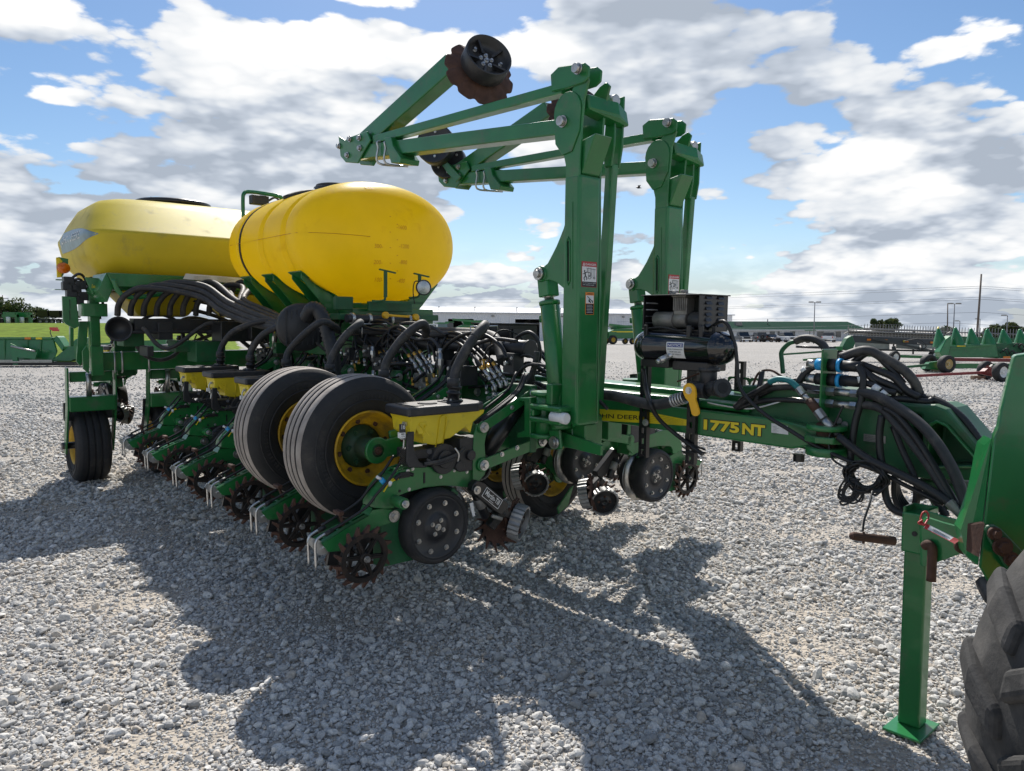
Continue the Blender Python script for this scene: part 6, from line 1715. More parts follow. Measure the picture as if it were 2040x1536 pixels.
def holed_plate(name, outer, holes, depth, hole_depth, mats, parent, bevel):
    me = bpy.data.meshes.new(name); bm = bmesh.new()
    loops = []
    for l in [outer] + holes:
        vs = [bm.verts.new(p) for p in l]; es = [bm.edges.new((vs[i], vs[(i + 1) % len(vs)])) for i in range(len(vs))]; loops.append((vs, es))
    bmesh.ops.triangle_fill(bm, edges=[e for _, es in loops for e in es], use_beauty=True, use_dissolve=False)
    for k, (vs, es) in enumerate(loops):
        d = depth if k == 0 else hole_depth; bk = [bm.verts.new(v.co + Vector((0, d, 0))) for v in vs]; n = len(vs)
        for i in range(n): bm.faces.new((vs[i], vs[(i + 1) % n], bk[(i + 1) % n], bk[i]))
        bm.faces.new(bk)
    bmesh.ops.recalc_face_normals(bm, faces=bm.faces); bm.to_mesh(me); bm.free()
    for m_ in mats: me.materials.append(m_)
    o = bpy.data.objects.new(name, me); COL.objects.link(o); o.parent = parent
    md = o.modifiers.new('edge', 'BEVEL'); md.width = bevel; md.segments = 2; md.limit_method = 'ANGLE'; md.angle_limit = math.radians(38)
    return o


hitch = holed_plate('hitch_casting', Pc, [tri, slot], .26, .12, [GREEN_D], planter, .012)
n = len(tri); cpt = sum(tri, Vector()) / n; outer = [cpt + (p - cpt) * 1.13 for p in tri]
mb = MB(); mb.add([p for p in tri] + outer + [p + Vector((0, -.022, 0)) for p in tri] + [p + Vector((0, -.022, 0)) for p in outer], [(2 * n + i, 2 * n + (i + 1) % n, 3 * n + (i + 1) % n, 3 * n + i) for i in range(n)] + [(i, (i + 1) % n, 2 * n + (i + 1) % n, 2 * n + i) for i in range(n)] + [(n + (i + 1) % n, n + i, 3 * n + i, 3 * n + (i + 1) % n) for i in range(n)]); mb.build('recess_rim', hitch, [GREEN], bevel=.003)
mb = MB()
for (px, py) in ((1672, 838), (1684, 846)): q = VY(px, py, yn); mb.cyl(q, q + Vector((0, -.012, 0)), .016, n=14)
q = VY(1805, 790, -.05); mb.cyl(q + Vector((0, 0, -.08)), q + Vector((0, 0, .035)), .042, n=24); mb.cyl(q + Vector((0, 0, .035)), q + Vector((0, 0, .042)), .034, n=24); mb.build('hitch_pin', hitch, [GREYP], bevel=.003)
mb = MB(); c = VY(1640, 866, -.22); mb.cyl((c.x, -.19, c.z + .02), (c.x, -.19, c.z + .045), .09, n=28); mb.cyl((c.x, -.19, c.z - .035), (c.x, -.19, c.z - .005), .10, n=8, smooth=False); mb.cyl((c.x, -.19, c.z - .10), (c.x, -.19, c.z - .06), .09, n=24); hb = mb.build('tongue_hinge', hitch, [GREEN], bevel=.004)
mb = MB(); mb.cyl((c.x, -.19, c.z - .06), (c.x, -.19, c.z + .05), .045, n=18); mb.lathe([(.05, .045), (.03, .058), (.001, .062)], (c.x, -.19, c.z), (0, 0, 1), 16); mb.build('hinge_pin', hb, [RUST])
mb = MB(); q = VY(1592, 905, -.15); mb.cyl(q, q + Vector((0, 0, -.035)), .028, n=8, smooth=False); mb.build('drain_nut', hitch, [BLK])
mb = MB(); a, b = VY(1721, 864, yn - .002), VY(1764, 884, yn - .002); mb.span((a.x, yn - .0035, b.z), (b.x, yn - .001, a.z)); sp = mb.build('serial_plate', hitch, [GREYP])
mb = MB(); [mb.beam((a.x + .006, yn - .0042, a.z - .008 - k * .007), (b.x - .006 - .02 * (k % 3), yn - .0042, a.z - .008 - k * .007), .0008, .002, up=(0, 1, 0)) for k in range(6)]; mb.build('print', sp, [INK])
mb = MB(); a, b = VY(1850, 955, 0), VY(1900, 1000, 0); mb.prism([(VY(1840, 955, 0).x, -.08, a.z + .01), (VY(1950, 955, 0).x, -.08, a.z + .01), (VY(1950, 1020, 0).x, -.08, b.z - .03), (VY(1870, 1010, 0).x, -.08, b.z - .02)], (0, .16, 0)); mb.build('hitch_lug', hitch, [GREEN_D], bevel=.006)
# hose bulkhead across the tongue
bx = VY(1646, 770, -.16).x
mb = MB(); p0, p1 = VY(1646, 700, -.16), VY(1646, 832, -.16); mb.span((bx - .005, -.215, p1.z), (bx + .005, -.075, p0.z + .012)); blk = mb.build('hose_bulkhead', planter, [GREEN], bevel=.003)


def coupler(px, py, y, r, l0, l1, ring=True, mats=(STEEL, HOSE_C, BLUE)):
    c = VY(px, py, y); c.x = bx; mb = MB(); X = Vector((1, 0, 0))
    if ring:
        mb.cyl(c - X * l0, c - X * l0 * .55, r * .75, n=16, m=0); mb.cyl(c - X * l0 * .55, c - X * .012, r * .95, n=18, m=2 if ring == 2 else 1); mb.cyl(c + X * .006, c + X * .05, r, n=20, m=1); mb.cyl(c + X * .05, c + X * .066, r * 1.12, n=20, m=2); mb.cyl(c + X * .066, c + X * l1, r * .85, n=18, m=1)
    else:
        mb.cyl(c - X * l0, c - X * l0 * .5, r * .7, n=14); mb.cyl(c - X * l0 * .5, c - X * .006, r, n=6, smooth=False); mb.cyl(c + X * .006, c + X * .045, r * 1.1, n=6, smooth=False); mb.cyl(c + X * .045, c + X * l1 * .8, r * .85, n=16); mb.cyl(c + X * l1 * .8, c + X * l1, r, n=6, smooth=False)
    mb.build('hose_coupler', blk, mats)
    return c


cA = coupler(1646, 727, -.15, .030, .10, .16, 2); cB = coupler(1646, 756, -.15, .030, .10, .17, 1)
cC = coupler(1646, 779, -.16, .020, .17, .15, 0); cD = coupler(1646, 803, -.16, .020, .17, .15, 0)
for c_, yy in ((cA, .07), (cB, .07)): coupler(1646, 727 if c_ is cA else 756, -.09, .026, .09, .14, 1)

# ------------------------------------------------------------------ air compressor carried over the tongue on slotted uprights
ty = -.255
t0, t1 = VY(1284, 690, ty), VY(1446, 694, ty); r = .0865
tz = (VY(1360, 660, ty).z + VY(1360, 722, ty).z) / 2 
mb = MB(); x0, x1 = t0.x + .03, t1.x - .03
mb.lathe([(.001, -.085), (r * .45, -.075), (r * .78, -.052), (r * .95, -.022), (r, .0), (r, .012), (r * 1.012, .014), (r * 1.012, .024), (r, .026), (r, x1 - x0 - .026), (r * 1.012, x1 - x0 - .024), (r * 1.012, x1 - x0 - .014), (r, x1 - x0 - .012), (r, x1 - x0), (r * .95, x1 - x0 + .022), (r * .78, x1 - x0 + .052), (r * .45, x1 - x0 + .075), (.001, x1 - x0 + .085)], (x0, ty, tz), (1, 0, 0), 40)
TANKP = make_mat('gloss_black_tank_paint', (0.008, 0.008, 0.009), 0.14, spec=.6, coat=.5, dirt=(0.08, 0.07, 0.06), dirt_amt=.12, dirt_scale=9)
air = mb.build('air_tank', planter, [TANKP])
lx0, lx1 = VY(1328, 668, ty - r).x, VY(1362, 700, ty - r).x
mb = MB(); N = 8; a0, a1 = 18, -42
vs = []
for k in range(N + 1):
    a = math.radians(a0 + (a1 - a0) * k / N); vs += [(lx0, ty - (r + .0012) * math.cos(a), tz + (r + .0012) * math.sin(a) + 0.03 * 0), (lx1, ty - (r + .0012) * math.cos(a), tz + (r + .0012) * math.sin(a))]
mb.add(vs, [(2 * k, 2 * k + 1, 2 * k + 3, 2 * k + 2) for k in range(N)], 0, True); nl = mb.build('notice_label', air, [WHITE])
def tank_text(mb, txt, ang, h, wfrac, m, lift=.002, off=.0):
    vs, fs = text_mesh(txt, 1.0, off); xs = [v[0] for v in vs]; ys = [v[1] for v in vs]; w = (lx1 - lx0) * wfrac; sx = w / (max(xs) - min(xs)); sy = h / (max(ys) - min(ys)); cx = (lx0 + lx1) / 2
    out = []
    for v in vs:
        a = math.radians(ang) + (v[1] - min(ys)) * sy / r; out.append((cx - w / 2 + (v[0] - min(xs)) * sx, ty - (r + lift) * math.cos(a), tz + (r + lift) * math.sin(a)))
    mb.add(out, fs, m)
NAVY = make_mat('navy_ink', (0.02, 0.04, 0.22), 0.5)
mb = MB(); vs = []
for k in range(5):
    a = math.radians(14 - 14 * k / 4); vs += [(lx0 + .006, ty - (r + .0018) * math.cos(a), tz + (r + .0018) * math.sin(a)), (lx1 - .006, ty - (r + .0018) * math.cos(a), tz + (r + .0018) * math.sin(a))]
mb.add(vs, [(2 * k, 2 * k + 1, 2 * k + 3, 2 * k + 2) for k in range(4)], 0, True)
tank_text(mb, 'NOTICE', 2, .014, .82, 1, .0026, .02); tank_text(mb, 'DRAIN CONDENSATION', -10, .007, .84, 2, .0022, .01); tank_text(mb, 'FROM TANK AND', -19, .007, .64, 2, .0022, .01); tank_text(mb, 'FILTER WEEKLY', -28, .007, .66, 2, .0022, .01); mb.build('lettering', nl, [NAVY, WHITE, INK])
mb = MB(); q = VY(1335, 707, ty - r * .8); mb.cyl(q + Vector((.02, .03, .012)), q + Vector((0, -.02, -.01)), .014, n=10); mb.cyl(q + Vector((0, -.02, -.01)), q + Vector((-.02, -.06, -.03)), .018, n=14, m=0); mb.cyl(q + Vector((-.02, -.06, -.03)), q + Vector((-.028, -.075, -.038)), .013, n=12, m=0); mb.build('drain_coupling', air, [ZINC])
mb = MB()
for px in (1300, 1385, 1410): x = VY(px, 665, ty).x; mb.span((x - .012, ty - r * .75, tz + r * .55), (x + .012, ty - r * .55, tz + r + .03)); mb.span((x - .012, ty + r * .55, tz + r * .55), (x + .012, ty + r * .75, tz + r + .03))
mb.build('tank_lug', air, [BLK], bevel=.003)
mb = MB(); x = VY(1410, 725, ty).x; mb.span((VY(1355, 725, ty).x, ty - .07, tz - r - .035), (VY(1425, 725, ty).x, ty + .10, tz - r + .012)); mb.span((VY(1290, 722, ty).x, ty - .06, tz - r - .03), (VY(1345, 722, ty).x, ty + .1, tz - r + .012)); mb.build('tank_saddle', air, [BLK], bevel=.004)
# compressor box: open front, louvred end
bx0, bx1 = VY(1281, 620, ty).x, VY(1393, 620, ty).x; bz0, bz1 = VY(1330, 657, ty).z, VY(1330, 589, ty).z
ex = VX(1450, 620, bx1); by1 = ex.y
mb = MB(); t = .006
mb.span((bx0, ty, bz0 - t), (bx1, by1, bz0)); mb.span((bx0 - .01, ty - .01, bz1), (bx1 + .01, by1 + .01, bz1 + t)); mb.span((bx0, by1 - t, bz0), (bx1, by1, bz1)); mb.span((bx0, ty, bz0), (bx0 + t, by1 - t, bz1)); mb.span((bx1 - t, ty, bz0), (bx1, by1 - t, bz1))
cb = mb.build('compressor_box', planter, [BLK], bevel=.002)
for i in range(6):
    for j in range(2):
        y = ty + (by1 - ty) * (.30 + .42 * j); z = bz0 + (bz1 - bz0) * (.10 + .16 * i); mb = MB(); mb.prism([(bx1, y - .026, z), (bx1, y - .026, z + .018), (bx1 + .011, y - .026, z)], (0, .052, 0)); mb.build('louvre', cb, [BLK])
for i in range(4):
    z = bz0 + (bz1 - bz0) * (.18 + .2 * i); mb = MB(); mb.prism([(bx0 + t, ty + .02, z), (bx0 + t, ty + .02, z + .006), (bx0 + t + .006, ty + .02, z)], (0, .10, 0)); mb.build('louvre', cb, [WHITE if i > 1 else ZINC])
mb = MB(); zc = bz0 + .055; yc = ty + .075
mb.cyl((bx0 + .04, yc, zc), (bx0 + .17, yc, zc), .046, n=24); mb.cyl((bx0 + .17, yc, zc), (bx0 + .18, yc, zc), .052, n=24); mb.cyl((bx0 + .18, yc, zc), (bx0 + .265, yc, zc), .044, n=24); mb.lathe([(.001, 0), (.035, .008), (.045, .025), (.045, .10), (.035, .115), (.001, .12)], (bx0 + .265, yc, zc), (1, 0, 0), 22, m=1)
for k in range(7): mb.span((bx0 + .185 + k * .012, yc - .045, zc + .05), (bx0 + .190 + k * .012, yc + .045, zc + .125))
mb.span((bx0 + .185, yc - .035, zc + .03), (bx0 + .27, yc + .035, zc + .12)); mb.span((bx0 + .175, yc - .05, zc + .125), (bx0 + .275, yc + .05, zc + .145)); mb.cyl((bx0 + .225, yc, zc + .145), (bx0 + .225, yc, zc + .165), .022, n=12); mb.cyl((bx0 + .19, yc - .02, zc + .14), (bx0 + .19, yc - .055, zc + .15), .012, n=8)
mb.build('compressor', cb, [GREYP, BLK_P], bevel=.003)
mb = MB(); mb.tube([(bx0 + .01, ty - .012, bz0 + .0), (bx0 + .15, ty - .02, bz0 + .012), (bx0 + .27, ty - .016, bz0 - .004), (bx1 - .02, ty - .016, bz0 + .01)], .007, n=6); mb.tube([(bx1 - .05, ty + .12, bz0 - .01)] + [VY(a, b, -.25) for a, b in ((1442, 640), (1462, 680), (1468, 720), (1472, 765), (1490, 795), (1530, 830), (1575, 858), (1625, 888), (1690, 918), (1740, 935), (1800, 965), (1880, 1005))], .010, n=7); mb.build('power_cable', cb, [HOSE_C])
mb = MB(); mb.tube([(bx1 + .01, ty + .1, tz + .05), (bx1 + .10, ty, tz - .02), (bx1 + .09, ty, tz - .10), (bx1 - .02, ty, tz - .15), (bx1 - .12, ty - .01, tz - .19)], .005, n=6); mb.build('air_line', cb, [RUST])
# slotted uprights
def upright(x, y, z0, z1, w=.052):
    mb = MB(); n = int((z1 - z0) / .058); dz = (z1 - z0) / n
    for k in range(n):
        za = z0 + k * dz; zc = za + dz / 2; hw, hh = .008, .016
        A = [(y - w / 2, za), (y + w / 2, za), (y + w / 2, za + dz), (y - w / 2, za + dz)]; B = [(y - hw, zc - hh), (y + hw, zc - hh), (y + hw, zc + hh), (y - hw, zc + hh)]
        A = [(x + (p[0] - y), p[1]) for p in A]; B = [(x + (p[0] - y), p[1]) for p in B]
        for yy in (y, y + .005): mb.add([(p[0], yy, p[1]) for p in A + B], [(i, (i + 1) % 4, 4 + (i + 1) % 4, 4 + i) for i in range(4)])
        mb.add([(p[0], y, p[1]) for p in B] + [(p[0], y + .005, p[1]) for p in B], [(i, (i + 1) % 4, 4 + (i + 1) % 4, 4 + i) for i in range(4)])
    for xx in (x - w / 2, x + w / 2): mb.beam((xx, y + .014, z0), (xx, y + .014, z1), .005, .03, up=(0, 1, 0))
    return mb.build('slotted_upright', planter, [BLK])
for px0, py0, py1 in ((1283, 728, 912), (1379, 728, 926)):
    a, b = VY(px0, py0, -.23), VY(px0, py1, -.23); upright(a.x, -.225, b.z, tz - r); upright(a.x + .02, .19, b.z + .03, tz - r)
mb = MB(); a = VY(1283, 842, -.24); mb.bolt((a.x, -.226, a.z), (0, -1, 0), .014, .012); mb.bolt((VY(1379, 842, -.24).x, -.226, VY(1379, 815, -.24).z), (0, -1, 0), .010, .012); mb.build('upright_bolts', planter, [ZINC])
# fertiliser valve with yellow handle, and its hose
vq = VY(1390, 778, -.33)
mb = MB(); mb.cyl(vq + Vector((-.07, .04, .0)), vq + Vector((.03, .04, .0)), .045, n=20); mb.cyl(vq + Vector((.02, .06, .01)), vq + Vector((.12, .02, .02)), .040, n=20); mb.cyl(vq + Vector((.12, .02, .02)), vq + Vector((.15, .005, .025)), .048, n=22); mb.cyl(vq + Vector((.148, .006, .025)), vq + Vector((.1515, .0045, .0255)), .03, n=20, m=1); mb.cyl(vq + Vector((.02, .06, .02)), vq + Vector((.02, .06, .13)), .045, n=18); mb.cyl(vq + Vector((.02, .06, .10)), vq + Vector((.02, .06, .12)), .06, n=18); mb.cyl(vq + Vector((-.03, -.01, 0)), vq + Vector((-.03, -.055, 0)), .022, n=14)
vlv = mb.build('ball_valve', planter, [BLK_P, INK], bevel=.003)
h0, h1 = VY(1372, 778, -.40), VY(1384, 820, -.40)
mb = MB(); n = 12; ud = (h0 - h1).normalized(); sd = Vector((1, 0, 0)); sd = (sd - ud * sd.dot(ud)).normalized(); pts = []
for t in np.linspace(0, PI, 9): pts.append(h0 + sd * .038 * math.cos(t) + ud * .038 * math.sin(t))
pts += [h0 - sd * .034 - ud * .03, h0 - sd * .020 - ud * .055, h1 - sd * .022]
for t in np.linspace(PI, 2 * PI, 7): pts.append(h1 + sd * .024 * math.cos(t) + ud * .024 * math.sin(t))
pts += [h1 + sd * .024, h0 + sd * .022 - ud * .055, h0 + sd * .034 - ud * .03]
mb.prism(pts, (0, .014, 0)); hd = mb.build('valve_handle', vlv, [LEVER], bevel=.004, seg=2)
mb = MB(); mb.bolt(h0 + Vector((0, 0, 0)), (0, -1, 0), .013, .008); mb.build('handle_bolt', hd, [ZINC])
mb = MB(); mb.tube([VY(1195, 786, -.30), VY(1230, 790, -.31), VY(1275, 802, -.33), VY(1310, 806, -.34), VY(1345, 798, -.34), VY(1366, 788, -.33)], .030, n=14); fh = mb.build('fertilizer_hose', planter, [HOSE])
mb = MB(); a, b = VY(1340, 799, -.34), VY(1350, 796, -.34); ax = (b - a).normalized(); [mb.cyl(a + ax * (k * .018), a + ax * (k * .018 + .012), .034, n=18) for k in range(5)]; mb.build('hose_clamp', fh, [ZINC])
mb = MB(); mb.tube([VY(1282, 735, -.26), VY(1287, 775, -.28), VY(1296, 806, -.38), VY(1312, 834, -.30), VY(1340, 860, -.24), VY(1375, 887, -.24), VY(1400, 905, -.24)], .013, n=6)
for i, v in enumerate(mb.v): pass
mb.tube([VY(1365, 880, -.235), VY(1405, 896, -.235)], .006, n=5); mb.tube([VY(1360, 900, -.235), VY(1405, 902, -.235)], .006, n=5); mb.build('rubber_strap', planter, [HOSE_C])
# ------------------------------------------------------------------ front liquid tank
TA, TB, TY, TZ, TX0, TX1, TD = .825, .545, -.03, 2.465, -4.2, -2.74, .40


def dome_x(y, z):
    rho = min(1.0, (abs((y - TY) / TA) ** 2.15 + abs((z - TZ) / TB) ** 2.15) ** (1 / 2.15))
    return TX1 + TD * (1 - rho ** 2.4) ** (1 / 2.1)


def tank_ring(x, k, n=72):
    out = []
    for i in range(n):
        t = 2 * PI * i / n; c, s = math.cos(t), math.sin(t); e = 2 / 2.15
        out.append((x, TY + TA * k * math.copysign(abs(c) ** e, c), TZ + TB * k * math.copysign(abs(s) ** e, s)))
    return out


rings = []
for k in (.02, .3, .6, .8, .92, .975): rings.append((TX0 - .26 * (1 - k ** 2.4) ** (1 / 2.1), k))
rings += [(TX0, .99)]
for g in (-3.95, -3.40, -2.90): rings += [(g - .075, 1.0), (g - .05, .998), (g - .03, .958), (g + .03, .958), (g + .05, .998), (g + .075, 1.0)]
rings += [(TX1 - .01, 1.0)] + [(TX1 + TD * (1 - k ** 2.4) ** (1 / 2.1), k) for k in (.995, .985, .965, .93, .88, .8, .7, .58, .45, .3, .15, .02)]
mb = MB(); n = 72; vs = [p for r in rings for p in tank_ring(r[0], r[1])]
mb.add(vs, [(i * n + j, i * n + (j + 1) % n, (i + 1) * n + (j + 1) % n, (i + 1) * n + j) for i in range(len(rings) - 1) for j in range(n)], 0, True); mb.add(vs[:n], [list(range(n))], 0); mb.add(vs[-n:], [list(range(n))], 0)
tank = mb.build('liquid_tank', planter, [YEL_T])


def on_dome(px, py):
    u = TX1 + .3
    for _ in range(8): p = VX(px, py, u); u = dome_x(p.y, p.z)
    return VX(px, py, u)


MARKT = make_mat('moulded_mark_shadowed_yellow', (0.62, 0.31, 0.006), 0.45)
mb = MB()
def dome_text(txt, px, py, h, w=None):
    o = on_dome(px, py); vs, fs = text_mesh(txt, 1.0, .0); xs = [v[0] for v in vs]; ys = [v[1] for v in vs]; s = h / (max(ys) - min(ys))
    out = []
    for v in vs: y, z = o.y + (v[0] - min(xs)) * s * .9, o.z + (v[1] - min(ys)) * s; out.append((dome_x(y, z) + .0025, y, z))
    mb.add(out, fs, 0)
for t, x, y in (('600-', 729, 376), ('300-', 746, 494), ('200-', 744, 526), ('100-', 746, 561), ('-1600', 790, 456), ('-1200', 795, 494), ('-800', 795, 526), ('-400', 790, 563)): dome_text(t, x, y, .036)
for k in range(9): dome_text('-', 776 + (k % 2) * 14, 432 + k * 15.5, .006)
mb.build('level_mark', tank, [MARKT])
mb = MB()
for g in (-3.95,):
    pts = [Vector(p) for p in tank_ring(g, .984)]; mb.tube(pts[18:56], .012, n=5, spline=False)
for v in range(len(mb.v)): pass
mb.build('tank_strap', tank, [BLK])
mb = MB(); pts = [Vector(p) for p in tank_ring(-3.40, .99)]; mb.tube([p + Vector((-.1, 0, .012)) for p in pts[12:27]], .028, n=8, spline=False); mb.build('overflow_hose', tank, [HOSE])
mb = MB(); seam = [Vector((x, TY - TA * k * 1.0005, TZ + .02)) for x, k in ((-4.2, .99), (-3.2, 1.0), (-2.76, 1.0))]; mb.tube(seam + [Vector((dome_x(y, TZ + .02) + .001, y, TZ + .02 + (y + .8) * -.02)) for y in np.linspace(-.84, -.3, 8)], .0025, n=4, spline=False); mb.build('mould_seam', tank, [MARKT])
mb = MB(); mb.cyl((-3.5, TY, TZ + TB - .01), (-3.5, TY, TZ + TB + .05), .22, n=28); mb.cyl((-3.5, TY, TZ + TB + .05), (-3.5, TY, TZ + TB + .075), .20, n=28); mb.build('tank_lid', tank, [BLK_P], bevel=.006)
# steel cradle
mb = MB(); mb.span((-4.35, -.40, 1.42), (-2.5, .46, 1.86)); mb.span((-4.3, -.30, 1.2), (-3.0, .30, 1.42)); cr = mb.build('tank_cradle', planter, [GREEN], bevel=.006)
mb = MB(); a, b = VX(676, 622, -2.42), VX(874, 633, -2.42); mb.span((-2.9, a.y, b.z - .03), (-2.42, b.y, a.z - .01)); c, d = VX(735, 600, -2.40), VX(822, 622, -2.40); mb.span((-2.44, c.y, d.z), (-2.40, d.y, c.z)); e, f = VX(655, 590, -2.5), VX(700, 618, -2.5); mb.span((-2.52, e.y + .05, f.z), (-2.46, f.y, e.z)); mb.build('cradle_apron', cr, [GREEN_D], bevel=.006)
for u in (-4.02, -3.47, -2.86):
    for s in (-1, 1):
        mb = MB(); Y0, Z0, Y1, Z1 = TY + s * .72, 2.16, TY + s * .30, 1.905
        for uu in (u - .10, u + .09): mb.prism([(uu, Y0, Z0), (uu, Y1, Z1), (uu, TY, Z1), (uu, TY, 1.72), (uu, TY + s * .38, 1.72), (uu, Y0, Z0 - .05)], (.010, 0, 0))
        mb.beam((u, Y0 + s * .02, Z0 + .012), (u, Y1, Z1 - .0), .26, .012, up=(0, 0, 1)); mb.build('cradle_saddle', cr, [GREEN], bevel=.003)
mb = MB(); a = VX(700, 600, -2.3); 
for (px, top, bot) in ((768, 540, 592), (836, 548, 585)):
    p, q = VX(px, top, -2.26), VX(px, bot, -2.26); mb.beam(p, q, .03, .012, up=(1, 0, 0)); mb.beam(p + Vector((0, -.06, .012)), p + Vector((0, .10, -.012)), .02, .012, up=(0, 0, 1)); mb.tube([q, q + Vector((0, -.02, -.03)), q + Vector((-.02, -.10, -.04))], .010, n=6)
mb.beam(VX(742, 600, -2.28), VX(842, 604, -2.28), .02, .02); mb.build('lamp_bracket', cr, [GREEN_D])
p = VX(843, 573, -2.20); mb = MB(); ax = Vector((.9, -.25, 0)); mb.lathe([(.001, -.05), (.05, -.04), (.068, -.005), (.07, .02), (.062, .022)], p, ax, 26); lm = mb.build('work_lamp', cr, [BLK_P])
mb = MB(); mb.lathe([(.062, .018), (.04, .026), (.001, .03)], p, ax, 26); mb.build('lens', lm, [LENS])
mb = MB(); mb.tube([VX(826, 605, -2.22), VX(823, 580, -2.22), VX(826, 562, -2.2), VX(834, 560, -2.2)], .005, n=5); mb.build('lamp_cable', cr, [HOSE_C])
mb = MB(); a, b = VX(642, 618, -2.9), VX(690, 652, -2.9); mb.span((-3.15, a.y, b.z), (-2.9, b.y + .05, a.z)); mb.build('sump_cover', planter, [LEVER], bevel=.01)
# handrail and lamp behind the tank
mb = MB(); mb.tube([VX(485, 440, -4.9), VX(484, 400, -4.9), VX(486, 386, -4.9), VX(496, 382, -4.9), VX(530, 386, -4.7), VX(556, 391, -4.6), VX(562, 398, -4.6)], .022, n=8, per=4); mb.build('hand_rail', planter, [GREEN])
p = VX(524, 400, -4.75); mb = MB(); mb.span(p - Vector((.05, .14, .05)), p + Vector((.05, .05, .05))); mb.tube([p + Vector((0, .05, 0)), p + Vector((0, .14, .05)), p + Vector((0, .2, .0)), p + Vector((0, .16, -.05))], .014, n=6); mb.build('work_lamp', planter, [BLK_P], bevel=.015)

# ------------------------------------------------------------------ rear seed tank
def rr_ring(cx, cy, z, hx, hy, e=5.0, n=96):
    out = []
    for i in range(n):
        t = 2 * PI * i / n; c, s = math.cos(t), math.sin(t); out.append((cx + hx * math.copysign(abs(c) ** (2 / e), c), cy + hy * math.copysign(abs(s) ** (2 / e), s), z))
    return out


UC = -6.10
R_ = [(1.98, .50, 1.42, 5), (2.06, .70, 1.58, 5), (2.16, .92, 1.74, 6), (2.30, 1.03, 1.86, 7), (2.40, 1.06, 1.90, 8), (2.595, 1.075, 1.935, 9), (2.625, 1.07, 1.935, 9), (2.65, 1.04, 1.92, 9), (2.80, .86, 1.86, 8), (2.95, .68, 1.78, 7), (3.01, .60, 1.70, 6), (3.05, .48, 1.56, 5), (3.07, .3, 1.2, 4), (3.075, .02, .1, 3)]
n = 96; vs = [p for z, hx, hy, e in R_ for p in rr_ring(UC, 0, z, hx, hy, e, n)]
mb = MB(); mb.add(vs, [(i * n + j, i * n + (j + 1) % n, (i + 1) * n + (j + 1) % n, (i + 1) * n + j) for i in range(len(R_) - 1) for j in range(n)], 0, True); mb.add(vs[:n], [list(range(n))[::-1]], 0)
seed = mb.build('seed_tank', planter, [YEL_P])
lc = VZ(366, 405, 3.07); mb = MB(); mb.lathe([(.40, 0), (.42, .01), (.42, .045), (.39, .06), (.25, .075), (.001, .078)], (UC + .0, lc.y, 3.065), (0, 0, 1), 40); 
mb.beam((UC, lc.y - .26, 3.145), (UC, lc.y + .26, 3.145), .05, .03); ld = mb.build('tank_lid', seed, [BLK], bevel=.006)
def end_y(u, z):      # the tank's right end surface
    for (z0, a0, b0, e0), (z1, a1, b1, e1) in zip(R_[:-1], R_[1:]):
        if z0 <= z <= z1: f = (z - z0) / (z1 - z0); hx, hy, e = a0 + (a1 - a0) * f, b0 + (b1 - b0) * f, e0 + (e1 - e0) * f; break
    return -hy * (1 - min(.98, abs((u - UC) / hx)) ** e) ** (1 / e)


def on_end(px, py):
    y = -1.93
    for _ in range(6): p = VY(px, py, y); y = end_y(p.x, min(max(p.z, 2.0), 3.07))
    return VY(px, py, y)


A, B = on_end(134, 478), on_end(176, 478); zc = (A.z + B.z) / 2; uL, uR = min(A.x, UC - .55), B.x
mb = MB(); NU, NV = 24, 8; vs = []
for i in range(NU + 1):
    u = uL + (uR - uL) * i / NU; hh = .115 * (1 - (i / NU) ** 3.0) ** .8 + .004
    for j in range(NV + 1): z = zc + hh * (2 * j / NV - 1) + .03; vs.append((u, end_y(u, z) - .004, z))
mb.add(vs, [(i * (NV + 1) + j, (i + 1) * (NV + 1) + j, (i + 1) * (NV + 1) + j + 1, i * (NV + 1) + j + 1) for i in range(NU) for j in range(NV)], 0, True); dc_ = mb.build('tank_decal', seed, [BLUEDEC])
mb = MB(); vs, fs = text_mesh('JOHN DEERE', 1.0, .01); xs = [v[0] for v in vs]; ys = [v[1] for v in vs]; k = .92 * (uR - uL) * .78 / (max(xs) - min(xs)); out = []
for v in vs: u, z = uL + .03 + (v[0] - min(xs)) * k, zc - .02 + (v[1] - min(ys)) * .12; out.append((u, end_y(u, z) - .0065, z))
mb.add(out, fs, 0); mb.build('lettering', dc_, [WHITE])
# frame under it
fu = -5.02
mb = MB(); a, b = VX(222, 517, fu), VX(224, 549, fu); mb.prism([(fu, -1.80, 2.20), (fu, -1.74, 2.06), (fu, 1.74, 2.06), (fu, 1.80, 2.20)], (-.10, 0, 0)); mb.span((fu - .9, -1.72, 2.03), (fu - .12, 1.72, 2.08)); fr = mb.build('tank_frame', planter, [GREEN], bevel=.008)
mb = MB(); mb.prism([(fu - .02, -1.80, 2.20), (fu - .02, -1.88, 2.02), (fu - .02, -1.80, 1.90), (fu - .02, -1.74, 2.06)], (-.6, 0, 0)); mb.build('frame_end', fr, [GREEN], bevel=.004)
for y0, y1 in ((-1.65, -.75), (-.65, .25), (.35, 1.25)):
    mb = MB(); vs = [(fu - .08, y0, 2.03), (fu - .08, y1, 2.03), (fu - .9, y1, 2.03), (fu - .9, y0, 2.03), (fu - .25, y0 + .2, 1.76), (fu - .25, y1 - .2, 1.76), (fu - .7, y1 - .2, 1.76), (fu - .7, y0 + .2, 1.76)]; mb.add(vs, [(0, 1, 5, 4), (1, 2, 6, 5), (2, 3, 7, 6), (3, 0, 4, 7), (4, 5, 6, 7), (3, 2, 1, 0)]); mb.build('tank_hopper', seed, [YEL_P], bevel=.04, seg=3)
